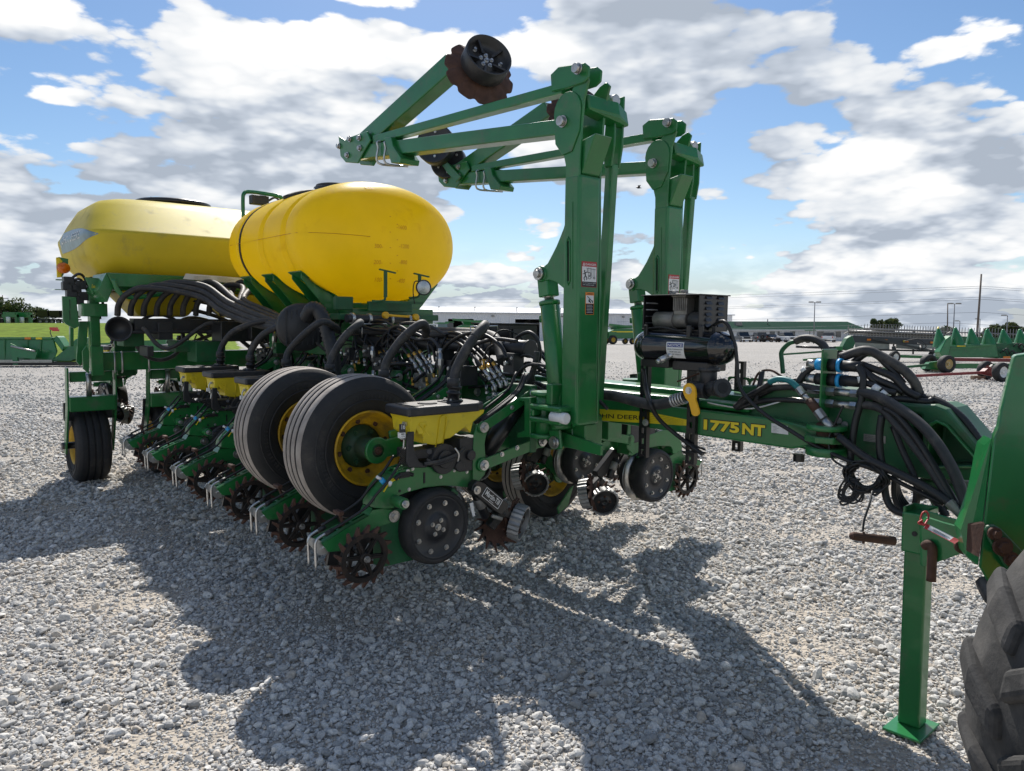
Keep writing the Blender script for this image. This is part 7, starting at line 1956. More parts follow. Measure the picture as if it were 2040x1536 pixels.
mb = MB(); a, b = VX(370, 545, fu + .02), VX(476, 566, fu + .02); mb.prism([(fu + .02, a.y, a.z), (fu + .02, b.y + .1, a.z - .02), (fu + .02, b.y + .1, b.z), (fu + .02, a.y - .03, b.z + .03)], (.004, 0, 0)); sh = mb.build('instruction_sheet', fr, [WHITE])
mb = MB(); [mb.beam((fu + .0265, a.y + .08 + .25 * (k // 5), a.z - .025 - .014 * (k % 5)), (fu + .0265, a.y + .26 + .25 * (k // 5) - .03 * (k % 3), a.z - .025 - .014 * (k % 5)), .0008, .004, up=(1, 0, 0)) for k in range(10)]; mb.build('print', sh, [INK])
mb = MB(); mb.tube([VX(226, 556, fu + .05), VX(234, 578, fu + .06), VX(250, 590, fu + .06), VX(275, 592, fu + .06), VX(325, 585, fu + .05)], .024, n=8); mb.build('guard_rail', fr, [GREEN_B])
# big distribution hoses
mb = MB(); mb.span((fu - .25, -1.55, 1.58), (fu - .05, 1.5, 1.74)); mb.beam((fu + .02, -1.6, 1.60), (fu + .02, 1.4, 1.60), .02, .025); mfold = mb.build('seed_manifold', planter, [BLK_P], bevel=.006)
for k in range(9):
    x0 = 232 + 26 * k; j = k % 3; dz = 2.5 * k
    mb = MB(); mb.tube([VX(x0 + 2, 628, fu - .02), VX(x0 + 5, 606, fu + .03), VX(x0 + 22, 585 - j * 3, fu + .10), VX(x0 + 62 - k * 3, 573 - j * 5, fu + .20), VX(max(x0 + 70, 395 + 6 * k), 590 - j * 9 - k, -4.6), VX(445 + 5 * k, 622 - j * 9 - k, -4.2), VX(505 + 4 * k, 645 - j * 8 - k, -3.7), VX(560 + 3 * k, 655 - j * 5, -3.2)], .031, n=8); mb.build('seed_hose', planter, [HOSE])
# rear tool bar, end tower, lift wheels
bu = -5.62
mb = MB(); mb.span((bu - .20, -1.80, 1.165), (bu, 1.80, 1.365)); rb = mb.build('rear_bar', planter, [GREEN], bevel=.01)
for px in (228, 243, 296):
    y = VX(px, 715, bu).y; mb = MB(); mb.tube([(bu - .02, y, 1.37), (bu + .012, y, 1.36), (bu + .012, y, 1.15), (bu - .02, y, 1.14)], .010, n=6, spline=False); mb.build('u_bolt', rb, [ZINC])
def tower_box(name, px0, py0, px1, py1, u, t=.1, mats=(GREEN,), par=None):
    a, b = VX(px0, py0, u), VX(px1, py1, u); mb = MB(); mb.span((u - t, a.y, b.z), (u, b.y, a.z)); return mb.build(name, planter if par is None else par, mats, bevel=.006)
tw = tower_box('end_tower', 178, 585, 203, 740, bu + .02, .14)
tower_box('tower_bracket', 165, 604, 215, 631, bu + .14, .26, par=tw); tower_box('tower_plate', 181, 690, 208, 748, bu + .10, .05, par=tw)
mb = MB(); pts = PX([(124, 590), (152, 592), (158, 650), (148, 655), (132, 646), (126, 640)], bu - .02); mb.prism(pts, (-.04, 0, 0)); pl_ = mb.build('side_plate', tw, [GREEN], bevel=.004)
mb = MB()
for px, py in ((139, 606), (139, 628)): q = VX(px, py, bu - .018); mb.beam(q + Vector((0, 0, .05)), q - Vector((0, 0, .05)), .003, .02, up=(1, 0, 0))
mb.build('slot', pl_, [INK])
mb = MB(); mb.prism(PX([(158, 640), (176, 640), (172, 700), (160, 730), (152, 720)], bu - .1), (-.03, 0, 0)); mb.prism(PX([(164, 700), (172, 688), (178, 700), (178, 745), (166, 735)], bu + .06), (-.03, 0, 0)); mb.prism(PX([(140, 650), (147, 655), (147, 690), (140, 690)], bu - .2), (-.08, 0, 0)); mb.build('lift_link', tw, [GREEN], bevel=.004)
for k, (px, py) in enumerate(((136, 560), (150, 575), (142, 585), (160, 568), (134, 570), (165, 590), (155, 598))):
    q = VX(px, py, bu - .1); mb = MB(); mb.box(q, (.12, .10, .09)); mb.tube([q, q + Vector((.05, .1, .08)), q + Vector((0, .18, -.02)), q + Vector((.05, .2, -.2))], .016, n=6, per=4); mb.build('hydraulic_valve', tw, [BLK_P], bevel=.01)
mb = MB(); mb.prism(PX([(112, 513), (118, 512), (125, 520), (123, 552), (114, 553)], bu - .3), (-.03, 0, 0)); rp = mb.build('reflector_panel', tw, [YEL_D], bevel=.004)
mb = MB(); mb.prism(PX([(118, 512), (136, 516), (136, 530), (124, 552), (123, 552), (125, 520)], bu - .29), (-.05, 0, 0)); mb.span(VX(112, 556, bu - .3), VX(122, 559, bu - .35)); mb.span(VX(110, 576, bu - .3), VX(124, 578, bu - .35)); mb.build('panel_bracket', rp, [GREEN])
q = VX(126, 534, bu - .24); mb = MB(); mb.lathe([(.055, -.04), (.06, 0), (.05, .04), (.001, .055)], q, (.8, -.6, 0), 22); mb.build('amber_lamp', tw, [AMBER])
mb = MB(); pts = PX([(170, 552), (216, 556), (221, 553), (213, 585), (184, 585)], bu + .34); mb.prism(pts, (-.05, 0, 0)); xp = mb.build('end_cover', tw, [GREEN_B], bevel=.006)
mb = MB(); a, b = VX(183, 576, bu + .345), VX(206, 576, bu + .345); put_text(mb, 'ExactEmerge', (bu + .3435, a.y, a.z), (0, 1, 0), (0, 0, 1), .048, width=b.y - a.y, offset=.01, shear=.2); mb.build('lettering', xp, [YEL_H])
q = VX(238, 655, -5.2); mb = MB(); mb.lathe([(.125, .12), (.13, .14), (.115, .14), (.10, .09), (.05, .03), (.001, .03)], q, (1, -.25, 0), 30); mb.lathe([(.10, -.1), (.12, .0), (.125, .12)], q, (1, -.25, 0), 30); mb.build('air_intake', planter, [BLK_P])
tower_box('fan_box', 245, 652, 288, 690, -5.25, .3, [GREEN_D])
for k, (px, py, w_, h_) in enumerate(((330, 660, 30, 34), (372, 690, 44, 22), (300, 700, 14, 20), (420, 700, 60, 40), (470, 660, 60, 40), (520, 650, 40, 50))):
    tower_box('hydraulic_box', px - w_ / 2, py - h_ / 2, px + w_ / 2, py + h_ / 2, -5.0 + .1 * k, .3, [GREEN_D if k in (1, 3) else BLK_P])
mb = MB(); c = VX(318, 672, -5.3); mb.lathe([(.26, -.03), (.27, 0), (.26, .03), (.235, .03), (.23, -.03)], c, (1, 0, 0), 40, close=True); mb.build('coiled_hose', planter, [HOSE])
def lift_wheel(y, pl, pr):
    w = None
    def rec(o, par):
        c = o.copy(); COL.objects.link(c); c.parent = par
        for ch in o.children:
            if ch.name.split('.')[0] in ('wheel_arm', 'wheel_scraper', 'pivot_bolts', 'hub'): continue
            rec(ch, c)
        return c
    w = rec(WW, planter); w.data = w.data.copy(); w.data.materials[1] = RUB; w.location = (-6.06, y, .31); w.rotation_euler = (0, 0, -PI / 2); w.scale = (1.14, 1.02, 1.02)
    for dy, nm in ((-.235, 'wheel_fork'), (.235, 'wheel_fork')):
        mb = MB(); yy = y + dy; mb.prism([(-6.12, yy, .22), (-6.0, yy, .22), (-5.78, yy, .75), (-5.74, yy, 1.20), (-5.86, yy, 1.20), (-5.90, yy, .80)], (0, .018, 0)); f = mb.build(nm, planter, [GREEN], bevel=.004)
    mb = MB(); mb.span((-5.9, y - .22, .72), (-5.74, y + .23, .88)); mb.span((-5.9, y - .20, 1.04), (-5.8, y + .22, 1.15)); mb.build('fork_beam', planter, [GREEN], bevel=.008)
    mb = MB(); mb.cyl((-5.80, y - .02, .86), (-5.74, y - .03, 1.14), .028, n=12); mb.build('piston_rod', planter, [STEEL]); mb = MB(); mb.cyl((-6.06, y - .26, .31), (-6.06, y + .26, .31), .04, n=12); mb.build('wheel_axle', planter, [BLK])
    mb = MB(); mb.prism([(-6.05, y - .24, .62), (-6.02, y - .24, .80), (-5.98, y - .24, .80), (-5.98, y - .24, .60)], (0, .5, 0)); mb.build('mud_flap', planter, [BLK_P])
lift_wheel(-1.835, 0, 0); lift_wheel(-1.02, 0, 0); lift_wheel(1.02, 0, 0); lift_wheel(1.835, 0, 0)

# ------------------------------------------------------------------ plumbing and wiring over the wings
mb = MB(); mb.cyl((-2.4, -.37, 1.575), (-.19, -.37, 1.582), .047, n=22); mb.cyl((-.60, -.37, 1.581), (-.19, -.37, 1.583), .056, n=24); mb.cyl((-.19, -.37, 1.583), (-.165, -.37, 1.583), .060, n=24)
for u in (-.42, -.62, -1.2, -1.3, -1.9): mb.cyl((u, -.37, 1.58), (u + .02, -.37, 1.58), .062, n=22)
vp = mb.build('vacuum_pipe', planter, [BLK_P], bevel=.003)
mb = MB(); mb.tube([(-2.5, -.30, 1.66), (-1.6, -.30, 1.672), (-.9, -.32, 1.675), (-.62, -.34, 1.66), (-.45, -.42, 1.62), (-.3, -.5, 1.5)], .033, n=12); mb.build('seed_hose', planter, [HOSE])
mb = MB(); mb.tube([(-2.5, -.42, 1.64), (-1.9, -.40, 1.66), (-1.2, -.38, 1.655), (-.8, -.36, 1.66)], .028, n=12); mb.build('seed_hose', planter, [HOSE])
for u in (-2.25, -1.5, -.72):
    mb = MB(); mb.tube([(u, -.44, 1.60), (u, -.44, 1.72), (u, -.20, 1.725), (u, -.20, 1.62)], .006, n=6, spline=False); mb.build('hose_hanger', planter, [ZINC])
mb = MB(); p, q = VX(690, 634, -2.3), VX(824, 638, -2.3); mb.cyl(p, q, .036, n=16); [mb.cyl(p.lerp(q, f), p.lerp(q, f + .04), .048, n=16, m=1) for f in (.06, .30, .62, .9)]; mb.cyl(q - Vector((0, .02, 0)), q + Vector((0, .04, -.01)), .055, n=16); pm = mb.build('fertilizer_manifold', planter, [BLK_P, ZINC])
for (a, b) in (((768, 628), (815, 631)), ((828, 632), (846, 652))):
    mb = MB(); A, B = VX(*a, -2.2), VX(*b, -2.2); mb.beam(A, B, .02, .045, up=(1, 0, 0), h2=.03); mb.cyl(A - Vector((.02, 0, 0)), A + Vector((.02, 0, 0)), .03, n=14); mb.build('valve_handle', pm, [LEVER], bevel=.006)
a, b = VY(968, 646, -.02), VY(1041, 690, -.02); mb = MB(); mb.span((a.x, -.14, b.z), (b.x, .12, a.z)); mb.span((a.x - .01, -.16, a.z), (b.x + .01, .14, a.z + .012)); vb = mb.build('valve_box', planter, [BLK], bevel=.004)
mb = MB(); mb.span((b.x + .001, -.12, a.z - .10), (b.x + .012, 0.0, a.z - .03)); mb.span((a.x + .04, -.165, a.z - .09), (a.x + .16, -.141, a.z - .03))
for k in range(5): mb.beam((a.x + .05 + k * .035, -.145, b.z + .05), (a.x + .035 + k * .035, -.165, b.z + .015), .012, .02)
mb.build('valve_stem', vb, [BLK_P])
# fan housing with ribbed face, corrugated duct
c = VX(600, 652, -2.75); mb = MB(); ax = Vector((.95, -.3, 0)).normalized(); mb.lathe([(.20, -.14), (.21, -.10), (.21, .06), (.195, .075), (.16, .08), (.10, .10), (.001, .10)], c, ax, 36)
a_, s_, u_ = ortho(ax)
for k in range(7): mb.beam(c + a_ * .085 + s_ * (.045 * k - .135) - u_ * .15, c + a_ * .085 + s_ * (.045 * k - .135) + u_ * .15, .012, .02, up=a_)
mb.build('fan_housing', planter, [BLK_P])
mb = MB(); mb.tube([VX(612, 632, -2.5), VX(622, 616, -2.4), VX(634, 618, -2.35), VX(646, 640, -2.3), VX(656, 675, -2.25), VX(664, 710, -2.2), VX(667, 760, -2.2)], .064, n=14, per=8, rib=.2); mb.build('corrugated_duct', planter, [BLK_P])
# seed hoses dropping to each hopper lid on the near wing
HS = [((0, -.015), (.02, .05), (-.02, .22), (-.20, .36)), ((0, -.01), (.05, .06), (.10, .20), (.04, .30)), ((0, -.01), (.04, .05), (.02, .22), (-.25, .34)), ((0, -.01), (.12, .06), (.20, .2), (.1, .38)), ((0, 0), (.12, .06), (.3, .3), (.2, .5)), ((0, 0), (.12, .06), (.32, .3), (.5, .5))]
for k in range(6):
    u = -.762 * k; y0 = VX(972, 804, .125).y - .155; h = HS[k]
    P0 = [(u, y0, 1.405), (u + h[0][0], y0 + .03, 1.50), (u + h[1][0], y0 + .11, 1.64), (u + h[2][0], y0 + h[2][1] + .02, 1.735), (u + h[3][0], y0 + h[3][1], 1.70), (u + h[3][0] - .25, y0 + h[3][1] + .16, 1.66)]
    mb = MB(); C_ = catmull(P0, 16); nn = len(C_); mb.tube(C_[:int(nn * .45)], .029, n=12, spline=False, rib=.07, caps=False); mb.tube(C_[int(nn * .45) - 1:], .0285, n=12, spline=False); mb.cyl(C_[0] - Vector((0, 0, .02)), C_[0] + Vector((0, .004, .03)), .036, n=16); mb.build('seed_hose', planter, [HOSE])
# lift posts with gussets behind the hoses
for px, py in ((773, 706), (877, 716)):
    p = VY(px, py, -.46); mb = MB(); mb.prism([p + Vector((-.05, 0, -.25)), p + Vector((-.05, 0, -.02)), p + Vector((-.03, 0, .035)), p + Vector((0, 0, .05)), p + Vector((.03, 0, .035)), p + Vector((.05, 0, -.02)), p + Vector((.05, 0, -.25))], (0, .10, 0)); po = mb.build('lift_post', planter, [GREEN], bevel=.008)
    mb = MB(); mb.prism([p + Vector((.04, .12, .07)), p + Vector((.12, .12, .10)), p + Vector((.42, .12, -.22)), p + Vector((.40, .12, -.30)), p + Vector((.0, .12, -.30))], (0, .016, 0)); mb.build('gusset_plate', po, [GREEN], bevel=.003)
    mb = MB(); mb.bolt(p, (0, -1, 0), .020, .016); mb.bolt(p + Vector((.30, .118, -.22)), (0, -1, 0), .022, .018); mb.build('post_bolt', po, [ZINC]); mb = MB(); mb.cyl(p + Vector((0, .05, -.26)), p + Vector((0, .05, -.10)), .055, n=16); mb.build('lift_cylinder', po, [GREEN])
FIT = [STEEL, GOLD, HOSE_C]


def fitted_hose(g, e, back, r=.011):
    """Hydraulic hose that ends in a brass band and a plated fitting; g: band, e: fitting end, back: the rest of the hose."""
    mb = MB(); mb.tube([g] + back, r, n=8, per=5); h = mb.build('hydraulic_hose', planter, [HOSE_C])
    ax = (e - g).normalized(); ln = (e - g).length; mb = MB(); mb.cyl(g - ax * .012, g + ax * .022, r * 1.25, n=12, m=1); mb.cyl(g + ax * .022, g + ax * ln * .6, r * 1.3, n=12); mb.cyl(g + ax * ln * .6, g + ax * ln * .75, r * 1.7, n=6, smooth=False); mb.cyl(g + ax * ln * .75, e, r * 1.1, n=10); mb.tube([e, e + Vector((.012, 0, -.012)), e + Vector((.015, .0, -.035))], r * 1.2, n=8); mb.build('hose_fitting', h, FIT)


for (gx, gy, y, k) in ((962, 733, -.52, 3), (815, 709, -.50, 3), (745, 706, -.45, 3), (612, 708, -.40, 3), (545, 697, -.35, 2)):
    for j in range(k):
        g = VY(gx + 11 * j, gy - 4 * j, y + .02 * j); e = VY(gx + 22 + 11 * j, gy + 33 - 4 * j, y + .02 * j)
        m_ = VY(gx - 26 + 8 * j, gy - 30 - 5 * j, y + .04 * j); t_ = VY(gx - 62 + 5 * j, gy - 56 - 7 * j, y + .10); l_ = VY(gx - 100 + 5 * j, gy - 40 - 8 * j, y + .2); f_ = VY(gx - 125, gy + 5, y + .3)
        fitted_hose(g, e, [m_, t_, l_, f_])
LOOPS = [[(876, 745), (880, 705), (900, 680), (935, 664), (968, 668), (998, 690), (1010, 715)], [(745, 760), (745, 700), (765, 668), (800, 645), (850, 648), (890, 668)], [(835, 745), (770, 700), (765, 672), (790, 650), (815, 660)], [(1010, 695), (1030, 672), (1055, 662), (1072, 680), (1075, 715), (1060, 745)], [(890, 760), (905, 715), (940, 690), (985, 676), (1030, 680)], [(760, 690), (790, 668), (830, 665), (860, 690), (868, 720)], [(1070, 700), (1065, 730), (1050, 765), (1020, 800), (985, 818)], [(700, 755), (680, 700), (650, 690), (640, 720), (636, 755)], [(552, 760), (548, 700), (556, 655), (575, 650), (580, 700), (582, 755)], [(905, 770), (925, 750), (950, 745), (970, 760)], [(700, 640), (740, 655), (790, 660), (830, 676), (860, 676), (880, 700)]]
for k, l in enumerate(LOOPS):
    y = -.50 + .03 * (k % 4); mb = MB(); mb.tube([VY(a, b, y + .02 * i * (1 if k % 2 else -1) * .5) for i, (a, b) in enumerate(l)], .0125 if k != 6 else .02, n=8); mb.build('hydraulic_hose', planter, [HOSE_C if k != 6 else HOSE])
mb = MB(); mb.tube([VY(548, 668, -.45), VY(546, 700, -.46), VY(538, 735, -.48), VY(534, 745, -.5)], .016, n=8); mb.build('hydraulic_hose', planter, [TEAL])
for px, py, dx, dy in ((547, 660, -2, 34), (581, 668, 5, 28), (877, 694, 0, 16), (742, 690, 2, 30), (744, 738, 2, 25), (878, 700, 0, 50)):
    a, b = VY(px, py, -.52), VY(px + dx, py + dy, -.52); mb = MB(); mb.cyl(a, b, .017, n=10); mb.cyl(a.lerp(b, .3), a.lerp(b, .55), .022, n=6, smooth=False); mb.build('pipe_fitting', planter, [ZINC])
# looms, valves and small parts in the shade between the wings
rg = np.random.default_rng(21)
for k in range(70):
    u = rg.uniform(-4.6, -.1); y = rg.uniform(-.56, .10); z = rg.uniform(1.22, 1.56); L_ = rg.uniform(.25, .8); w = rg.normal(0, .08, size=(3, 3))
    mb = MB(); mb.tube([(u, y, z), (u + L_ * .35, y + w[0][1], z + abs(w[0][2])), (u + L_ * .7, y + w[1][1], z + w[1][2] * .6), (u + L_, y + w[2][1], z - abs(w[2][2]) * 1.3)], rg.choice([.008, .011, .015]), n=6, per=5); mb.build('hydraulic_hose', planter, [HOSE if k % 3 else HOSE_C])
for k in range(26):
    u = rg.uniform(-4.6, -.2); y = rg.uniform(-.55, -.40); z = rg.uniform(1.24, 1.5); mb = MB(); s = rg.uniform(.03, .07, 3); mb.box((u, y, z), s * 2); mb.cyl((u, y - s[1], z), (u, y - s[1] - .03, z), .014, n=10, m=1); mb.bolt((u + s[0] * .6, y - s[1], z + s[2] * .5), (0, -1, 0), .008, .006, m=1); mb.build('valve_block', planter, [(BLK_P, GREEN_D, GREYP)[k % 3 if k % 4 else 0], ZINC], bevel=.004)
for k in range(44):
    u = rg.uniform(-2.7, -.35); y = -.54 + rg.uniform(0, .12); z = rg.uniform(1.30, 1.52); du = rg.uniform(-.22, .12); h = rg.uniform(.08, .24)
    pts = [Vector((u, y, z)), Vector((u + du * .3, y + .02, z + h * .7)), Vector((u + du * .8, y + .08, z + h)), Vector((u + du * 1.6, y + .18, z + h * .8)), Vector((u + du * 2.2, y + .28, z + h * .1))]
    mb = MB(); mb.tube(pts, rg.choice([.0055, .008, .0095]), n=6, per=5); ho = mb.build('hydraulic_hose', planter, [HOSE_C])
    mb = MB(); mb.cyl(pts[0], pts[0] - Vector((-.012, 0, .045)), .011, n=8); mb.cyl(pts[0] - Vector((-.012, 0, .045)), pts[0] - Vector((-.016, 0, .06)), .014, n=6, smooth=False); mb.build('hose_fitting', ho, [STEEL if k % 3 else GOLD])
for k in range(14):
    u = rg.uniform(-6.6, -4.8); y = rg.uniform(-1.5, .2); z = rg.uniform(1.45, 1.9); w = rg.normal(0, .12, size=(3, 3)); mb = MB(); mb.tube([(u, y, z), (u + .2, y + .25 + w[0][1], z + w[0][2]), (u + .35, y + .6, z + w[1][2]), (u + .3, y + 1.0, z - .2)], .022, n=7); mb.build('hydraulic_hose', planter, [HOSE])

# ------------------------------------------------------------------ hoses over the hitch
def ph(l, y0=-.2, y1=None, r=.014, mat=HOSE_C, rib=0.0, name='hydraulic_hose', nn=9):
    y1 = y0 if y1 is None else y1; n = len(l); mb = MB(); mb.tube([VY(a, b, y0 + (y1 - y0) * i / (n - 1)) for i, (a, b) in enumerate(l)], r, n=nn, per=12 if rib else 6, rib=rib); return mb.build(name, planter, [mat])
ph([(1713, 781), (1740, 787), (1768, 800), (1823, 836), (1864, 880), (1897, 934), (1919, 989), (1931, 1030)], -.17, -.30, .023, HOSE)
ph([(1711, 805), (1754, 814), (1787, 847), (1818, 885), (1851, 929), (1886, 984), (1925, 1035)], -.17, -.28, .019, HOSE)
ph([(1708, 729), (1719, 751), (1716, 797), (1705, 836), (1698, 880), (1694, 921), (1697, 951), (1719, 973), (1743, 970), (1757, 951)], -.16, -.25, .016)
ph([(1757, 827), (1752, 866), (1754, 907), (1760, 940), (1765, 989), (1779, 1014), (1804, 1025)], -.20, -.24, .016)
ph([(1672, 871), (1683, 880), (1727, 913), (1782, 940), (1837, 967), (1886, 998), (1928, 1028)], -.24, -.30, .019)
ph([(1779, 849), (1796, 893), (1815, 934), (1826, 962)], -.17, -.20, .014)
ph([(1762, 812), (1790, 830), (1830, 880), (1870, 945), (1910, 1015)], -.20, -.27, .015)
ph([(1675, 712), (1722, 698), (1754, 709), (1796, 734), (1820, 759), (1831, 785)], -.12, -.05, .022, HOSE)
ph([(1700, 722), (1735, 702), (1770, 730), (1800, 765)], -.10, -.08, .016); ph([(1716, 726), (1754, 740), (1782, 753), (1806, 778), (1832, 792)], -.12, -.1, .017); ph([(1712, 733), (1745, 755), (1775, 768), (1800, 782)], -.14, -.1, .017)
ph([(1705, 756), (1740, 768), (1765, 778), (1785, 783)], -.16, -.14, .014); ph([(1725, 745), (1760, 775), (1800, 778), (1840, 784)], -.15, -.05, .012)
ph([(1650, 716), (1642, 690), (1623, 676), (1601, 674), (1585, 680)], .08, .10, .020, HOSE); ph([(1585, 680), (1571, 685), (1557, 701), (1558, 722), (1560, 744)], .10, .08, .012, GREEN_D)
ph([(1820, 789), (1864, 797), (1905, 822), (1933, 852), (1965, 900)], -.05, -.08, .018, HOSE_C, .10); ph([(1738, 797), (1771, 794), (1809, 796), (1848, 800), (1862, 792)], -.16, -.05, .016, HOSE_C, .12)
ph([(1832, 790), (1880, 812), (1915, 850), (1950, 900)], .05, .05, .016)
ph([(1640, 779), (1600, 771), (1562, 770), (1521, 775), (1490, 792), (1465, 812)], -.16, -.18, .019, HOSE); ph([(1640, 803), (1590, 798), (1540, 797), (1505, 802), (1470, 814)], -.16, -.17, .013)
ph([(1628, 727), (1612, 735), (1600, 748), (1588, 766)], -.14, -.16, .018); ph([(1628, 756), (1600, 756), (1570, 760), (1540, 775), (1510, 790)], -.13, -.15, .012, HOSE_C)
ph([(1466, 812), (1480, 795), (1500, 785), (1525, 770), (1535, 764)], -.18, -.2, .014); ph([(1532, 762), (1551, 755), (1573, 759), (1590, 773)], -.2, -.21, .0145, TEAL)
ph([(1495, 785), (1510, 745), (1535, 738), (1560, 752)], -.1, -.1, .006, RUST); ph([(1518, 740), (1514, 765), (1506, 800)], -.12, -.17, .014)
ph([(1410, 802), (1440, 808), (1480, 814), (1510, 812), (1555, 800), (1567, 796)], -.16, -.17, .004, WHITE)
# chain of plated fittings on the teal marked hose
mb = MB(); L = [(1590, 773), (1600, 786), (1612, 797), (1628, 818), (1640, 834), (1661, 858), (1672, 871)]
for k, ((a, b), m_, r) in enumerate(zip(zip(L[:-1], L[1:]), (0, 0, 2, 0, 0, 3), (.019, .015, .022, .024, .021, .017))): mb.cyl(VY(*a, -.22), VY(*b, -.22), r, n=8 if k in (0, 3) else 14, m=m_, smooth=k not in (0, 3))
mb.cyl(VY(1671, 869, -.22), VY(1674, 874, -.22), .021, n=14, m=1); mb.build('hose_fitting', planter, [STEEL, GOLD, RUST, HOSE_C])
for a, b, y in (((1716, 750), (1718, 762), -.165), ((1606, 733), (1601, 741), -.15), ((1740, 771), (1752, 779), -.16), ((1755, 782), (1764, 790), -.16)): mb = MB(); mb.cyl(VY(*a, y), VY(*b, y), .0185, n=12); mb.build('hose_tag', planter, [WHITE])
# coil of thin cable hung on the hitch, and the cord to the stand pin
mb = MB(); cc = VY(1724, 950, -.27)
for k in range(11):
    r0 = .085 + rg.uniform(-.02, .02); ph0 = rg.uniform(0, 6.28); pts = [cc + Vector((r0 * math.cos(t) * 1.0 + rg.normal(0, .004), rg.normal(0, .012), r0 * .72 * math.sin(t) + rg.normal(0, .004))) for t in np.linspace(ph0, ph0 + 6.1, 14)]; mb.tube(pts, .0055, n=5, per=4)
for k in range(8):
    x = rg.uniform(1664, 1700); mb.tube([VY(1705 + rg.normal(0, 6), 955, -.27), VY(x + 12, 965 + rg.normal(0, 8), -.28), VY(x, 985 + rg.normal(0, 8), -.28), VY(x + 18, 992 + rg.normal(0, 6), -.28), VY(1722, 970, -.27)], .0045, n=5)
mb.tube([VY(1690, 992, -.28), VY(1674, 1000, -.28), VY(1680, 1006, -.28), VY(1696, 998, -.28), VY(1692, 988, -.28)], .005, n=5); mb.build('cable_coil', planter, [HOSE_C])
ph([(1680, 808), (1665, 840), (1652, 870), (1653, 900), (1662, 918), (1685, 932)], -.24, -.26, .005)
for k in range(5): ph([(1782, 945), (1781 + 3 * k, 985), (1790 + 5 * k, 1010), (1808 + 3 * k, 1025), (1822 + k, 1005), (1826 + 2 * k, 960)], -.14 + .02 * k, -.12, .012)
ph([(1830, 990), (1850, 985), (1870, 1005), (1885, 1030)], -.1, -.12, .02, BLK_P, .2); ph([(1890, 1000), (1905, 1015), (1930, 1040)], -.3, -.3, .02, GREYP)
# ------------------------------------------------------------------ neighbouring implement at the right edge: frame plate, parking stand, lugged tyre
nb = empty('implement_frame', (1.6, 2.6, 0)); tag(nb, 'green implement frame plate with parking stand and lugged tyre cut by the right frame edge', 'implement')
NB = Vector((1.6, 2.6, 0))
def nd(px, py, d): return WD(px, py, d) - NB
D_ = 2.45
plate = [(1979, 872), (1988, 852), (1993, 816), (2020, 708), (2075, 700), (2120, 760), (2120, 1180), (2010, 1176), (1990, 1168), (1967, 1160), (1950, 1130)]
mb = MB(); mb.prism([nd(a, b, D_) for a, b in plate], (.06, .10, 0)); fp = mb.build('frame_plate', nb, [GREEN_B], bevel=.008, seg=2)
fl = [(1977, 872, D_ + .01), (1961, 887, D_ + .06), (1954, 919, D_ + .07), (1945, 966, D_ + .07), (1932, 1022, D_ + .08), (1914, 1056, D_ + .09), (1925, 1110, D_ + .07), (1949, 1130, D_ + .01)]
mb = MB(); mb.prism([nd(*p) for p in fl], (.03, .09, 0)); mb.build('side_flange', fp, [GREEN_B], bevel=.005)
mb = MB(); mb.prism([nd(1962, 1042, D_ - .008), nd(1935, 1046, D_ + .05), nd(1932, 1100, D_ + .05), nd(1950, 1110, D_ - .005)], (.0, .02, 0)); mb.build('wear_patch', fp, [RUST])
br = [(1964, 1054), (1970, 1047), (1982, 1046), (1996, 1054), (2040, 1100), (2040, 1150), (2014, 1140), (2002, 1126), (1972, 1078)]
mb = MB(); mb.prism([nd(a, b, D_ - .02) for a, b in br], (.0, .016, 0)); bp = mb.build('bolt_bracket', fp, [GREEN_D], bevel=.004)
mb = MB()
for px, py, r in ((1979, 1062, .018), (1995, 1088, .026), (2012, 1112, .020), (2030, 1135, .02)): q = nd(px, py, D_ - .021); mb.cyl(q, q + Vector((0, -.012, 0)), r * 1.2, n=18); mb.cyl(q + Vector((0, -.012, 0)), q + Vector((0, -.026, 0)), r * .75, n=6, smooth=False)
mb.build('plate_bolts', bp, [RUST])
# ears that carry the stand
ear = [(1836, 1042), (1850, 1030), (1880, 1040), (1925, 1052), (1936, 1062), (1940, 1078), (1932, 1095), (1910, 1106), (1850, 1128), (1838, 1130)]
for dd, dy in ((2.82, 0), (3.0, -12)):
    mb = MB(); mb.prism([nd(a, b + dy, dd - (a - 1836) * .0016) for a, b in ear], (0, .02, 0)); mb.build('stand_ear', nb, [GREEN_B], bevel=.004)
q = nd(1917, 1085, 2.66); mb = MB(); mb.cyl(q, q + Vector((0, -.02, 0)), .032, n=20); mb.cyl(q + Vector((0, -.02, 0)), q + Vector((0, -.032, 0)), .02, n=14); mb.build('ear_pin', nb, [RUST])
mb = MB(); q = nd(1918, 1068, 2.645); mb.cyl(q, q + Vector((0, -.004, .012)), .006, n=8); mb.build('grease_fitting', nb, [YEL_D])
# stand post, sleeve, foot
Lp, Bp, Rp = WG(1757, 1454, .012), WG(1833, 1483, .012), WG(1872, 1447, .012); Kp = Lp + Rp - Bp
mb = MB(); mb.prism([p - NB for p in (Lp, Bp, Rp, Kp)], (0, 0, .012)); foot = mb.build('stand_foot', nb, [GREEN_B], bevel=.002)
ex_, ey_ = (Bp - Lp).normalized(), (Rp - Bp).normalized(); pc = (WG(1789, 1446, .02) + WG(1839, 1440, .02)) * .5 + ey_ * .012
for p in (ex_, ey_): p.z = 0
def post(name, hw, z0, z1, mat, par=nb, bv=.008, dv=0.0):
    c = [pc + ex_ * a * hw + ey_ * b * hw * .95 for a, b in ((-1, -1), (1, -1), (1, 1), (-1, 1))]; mb = MB(); mb.prism([Vector((p.x, p.y, z0)) - NB for p in c], (0, 0, z1 - z0)); return mb.build(name, par, [mat], bevel=bv, seg=2)
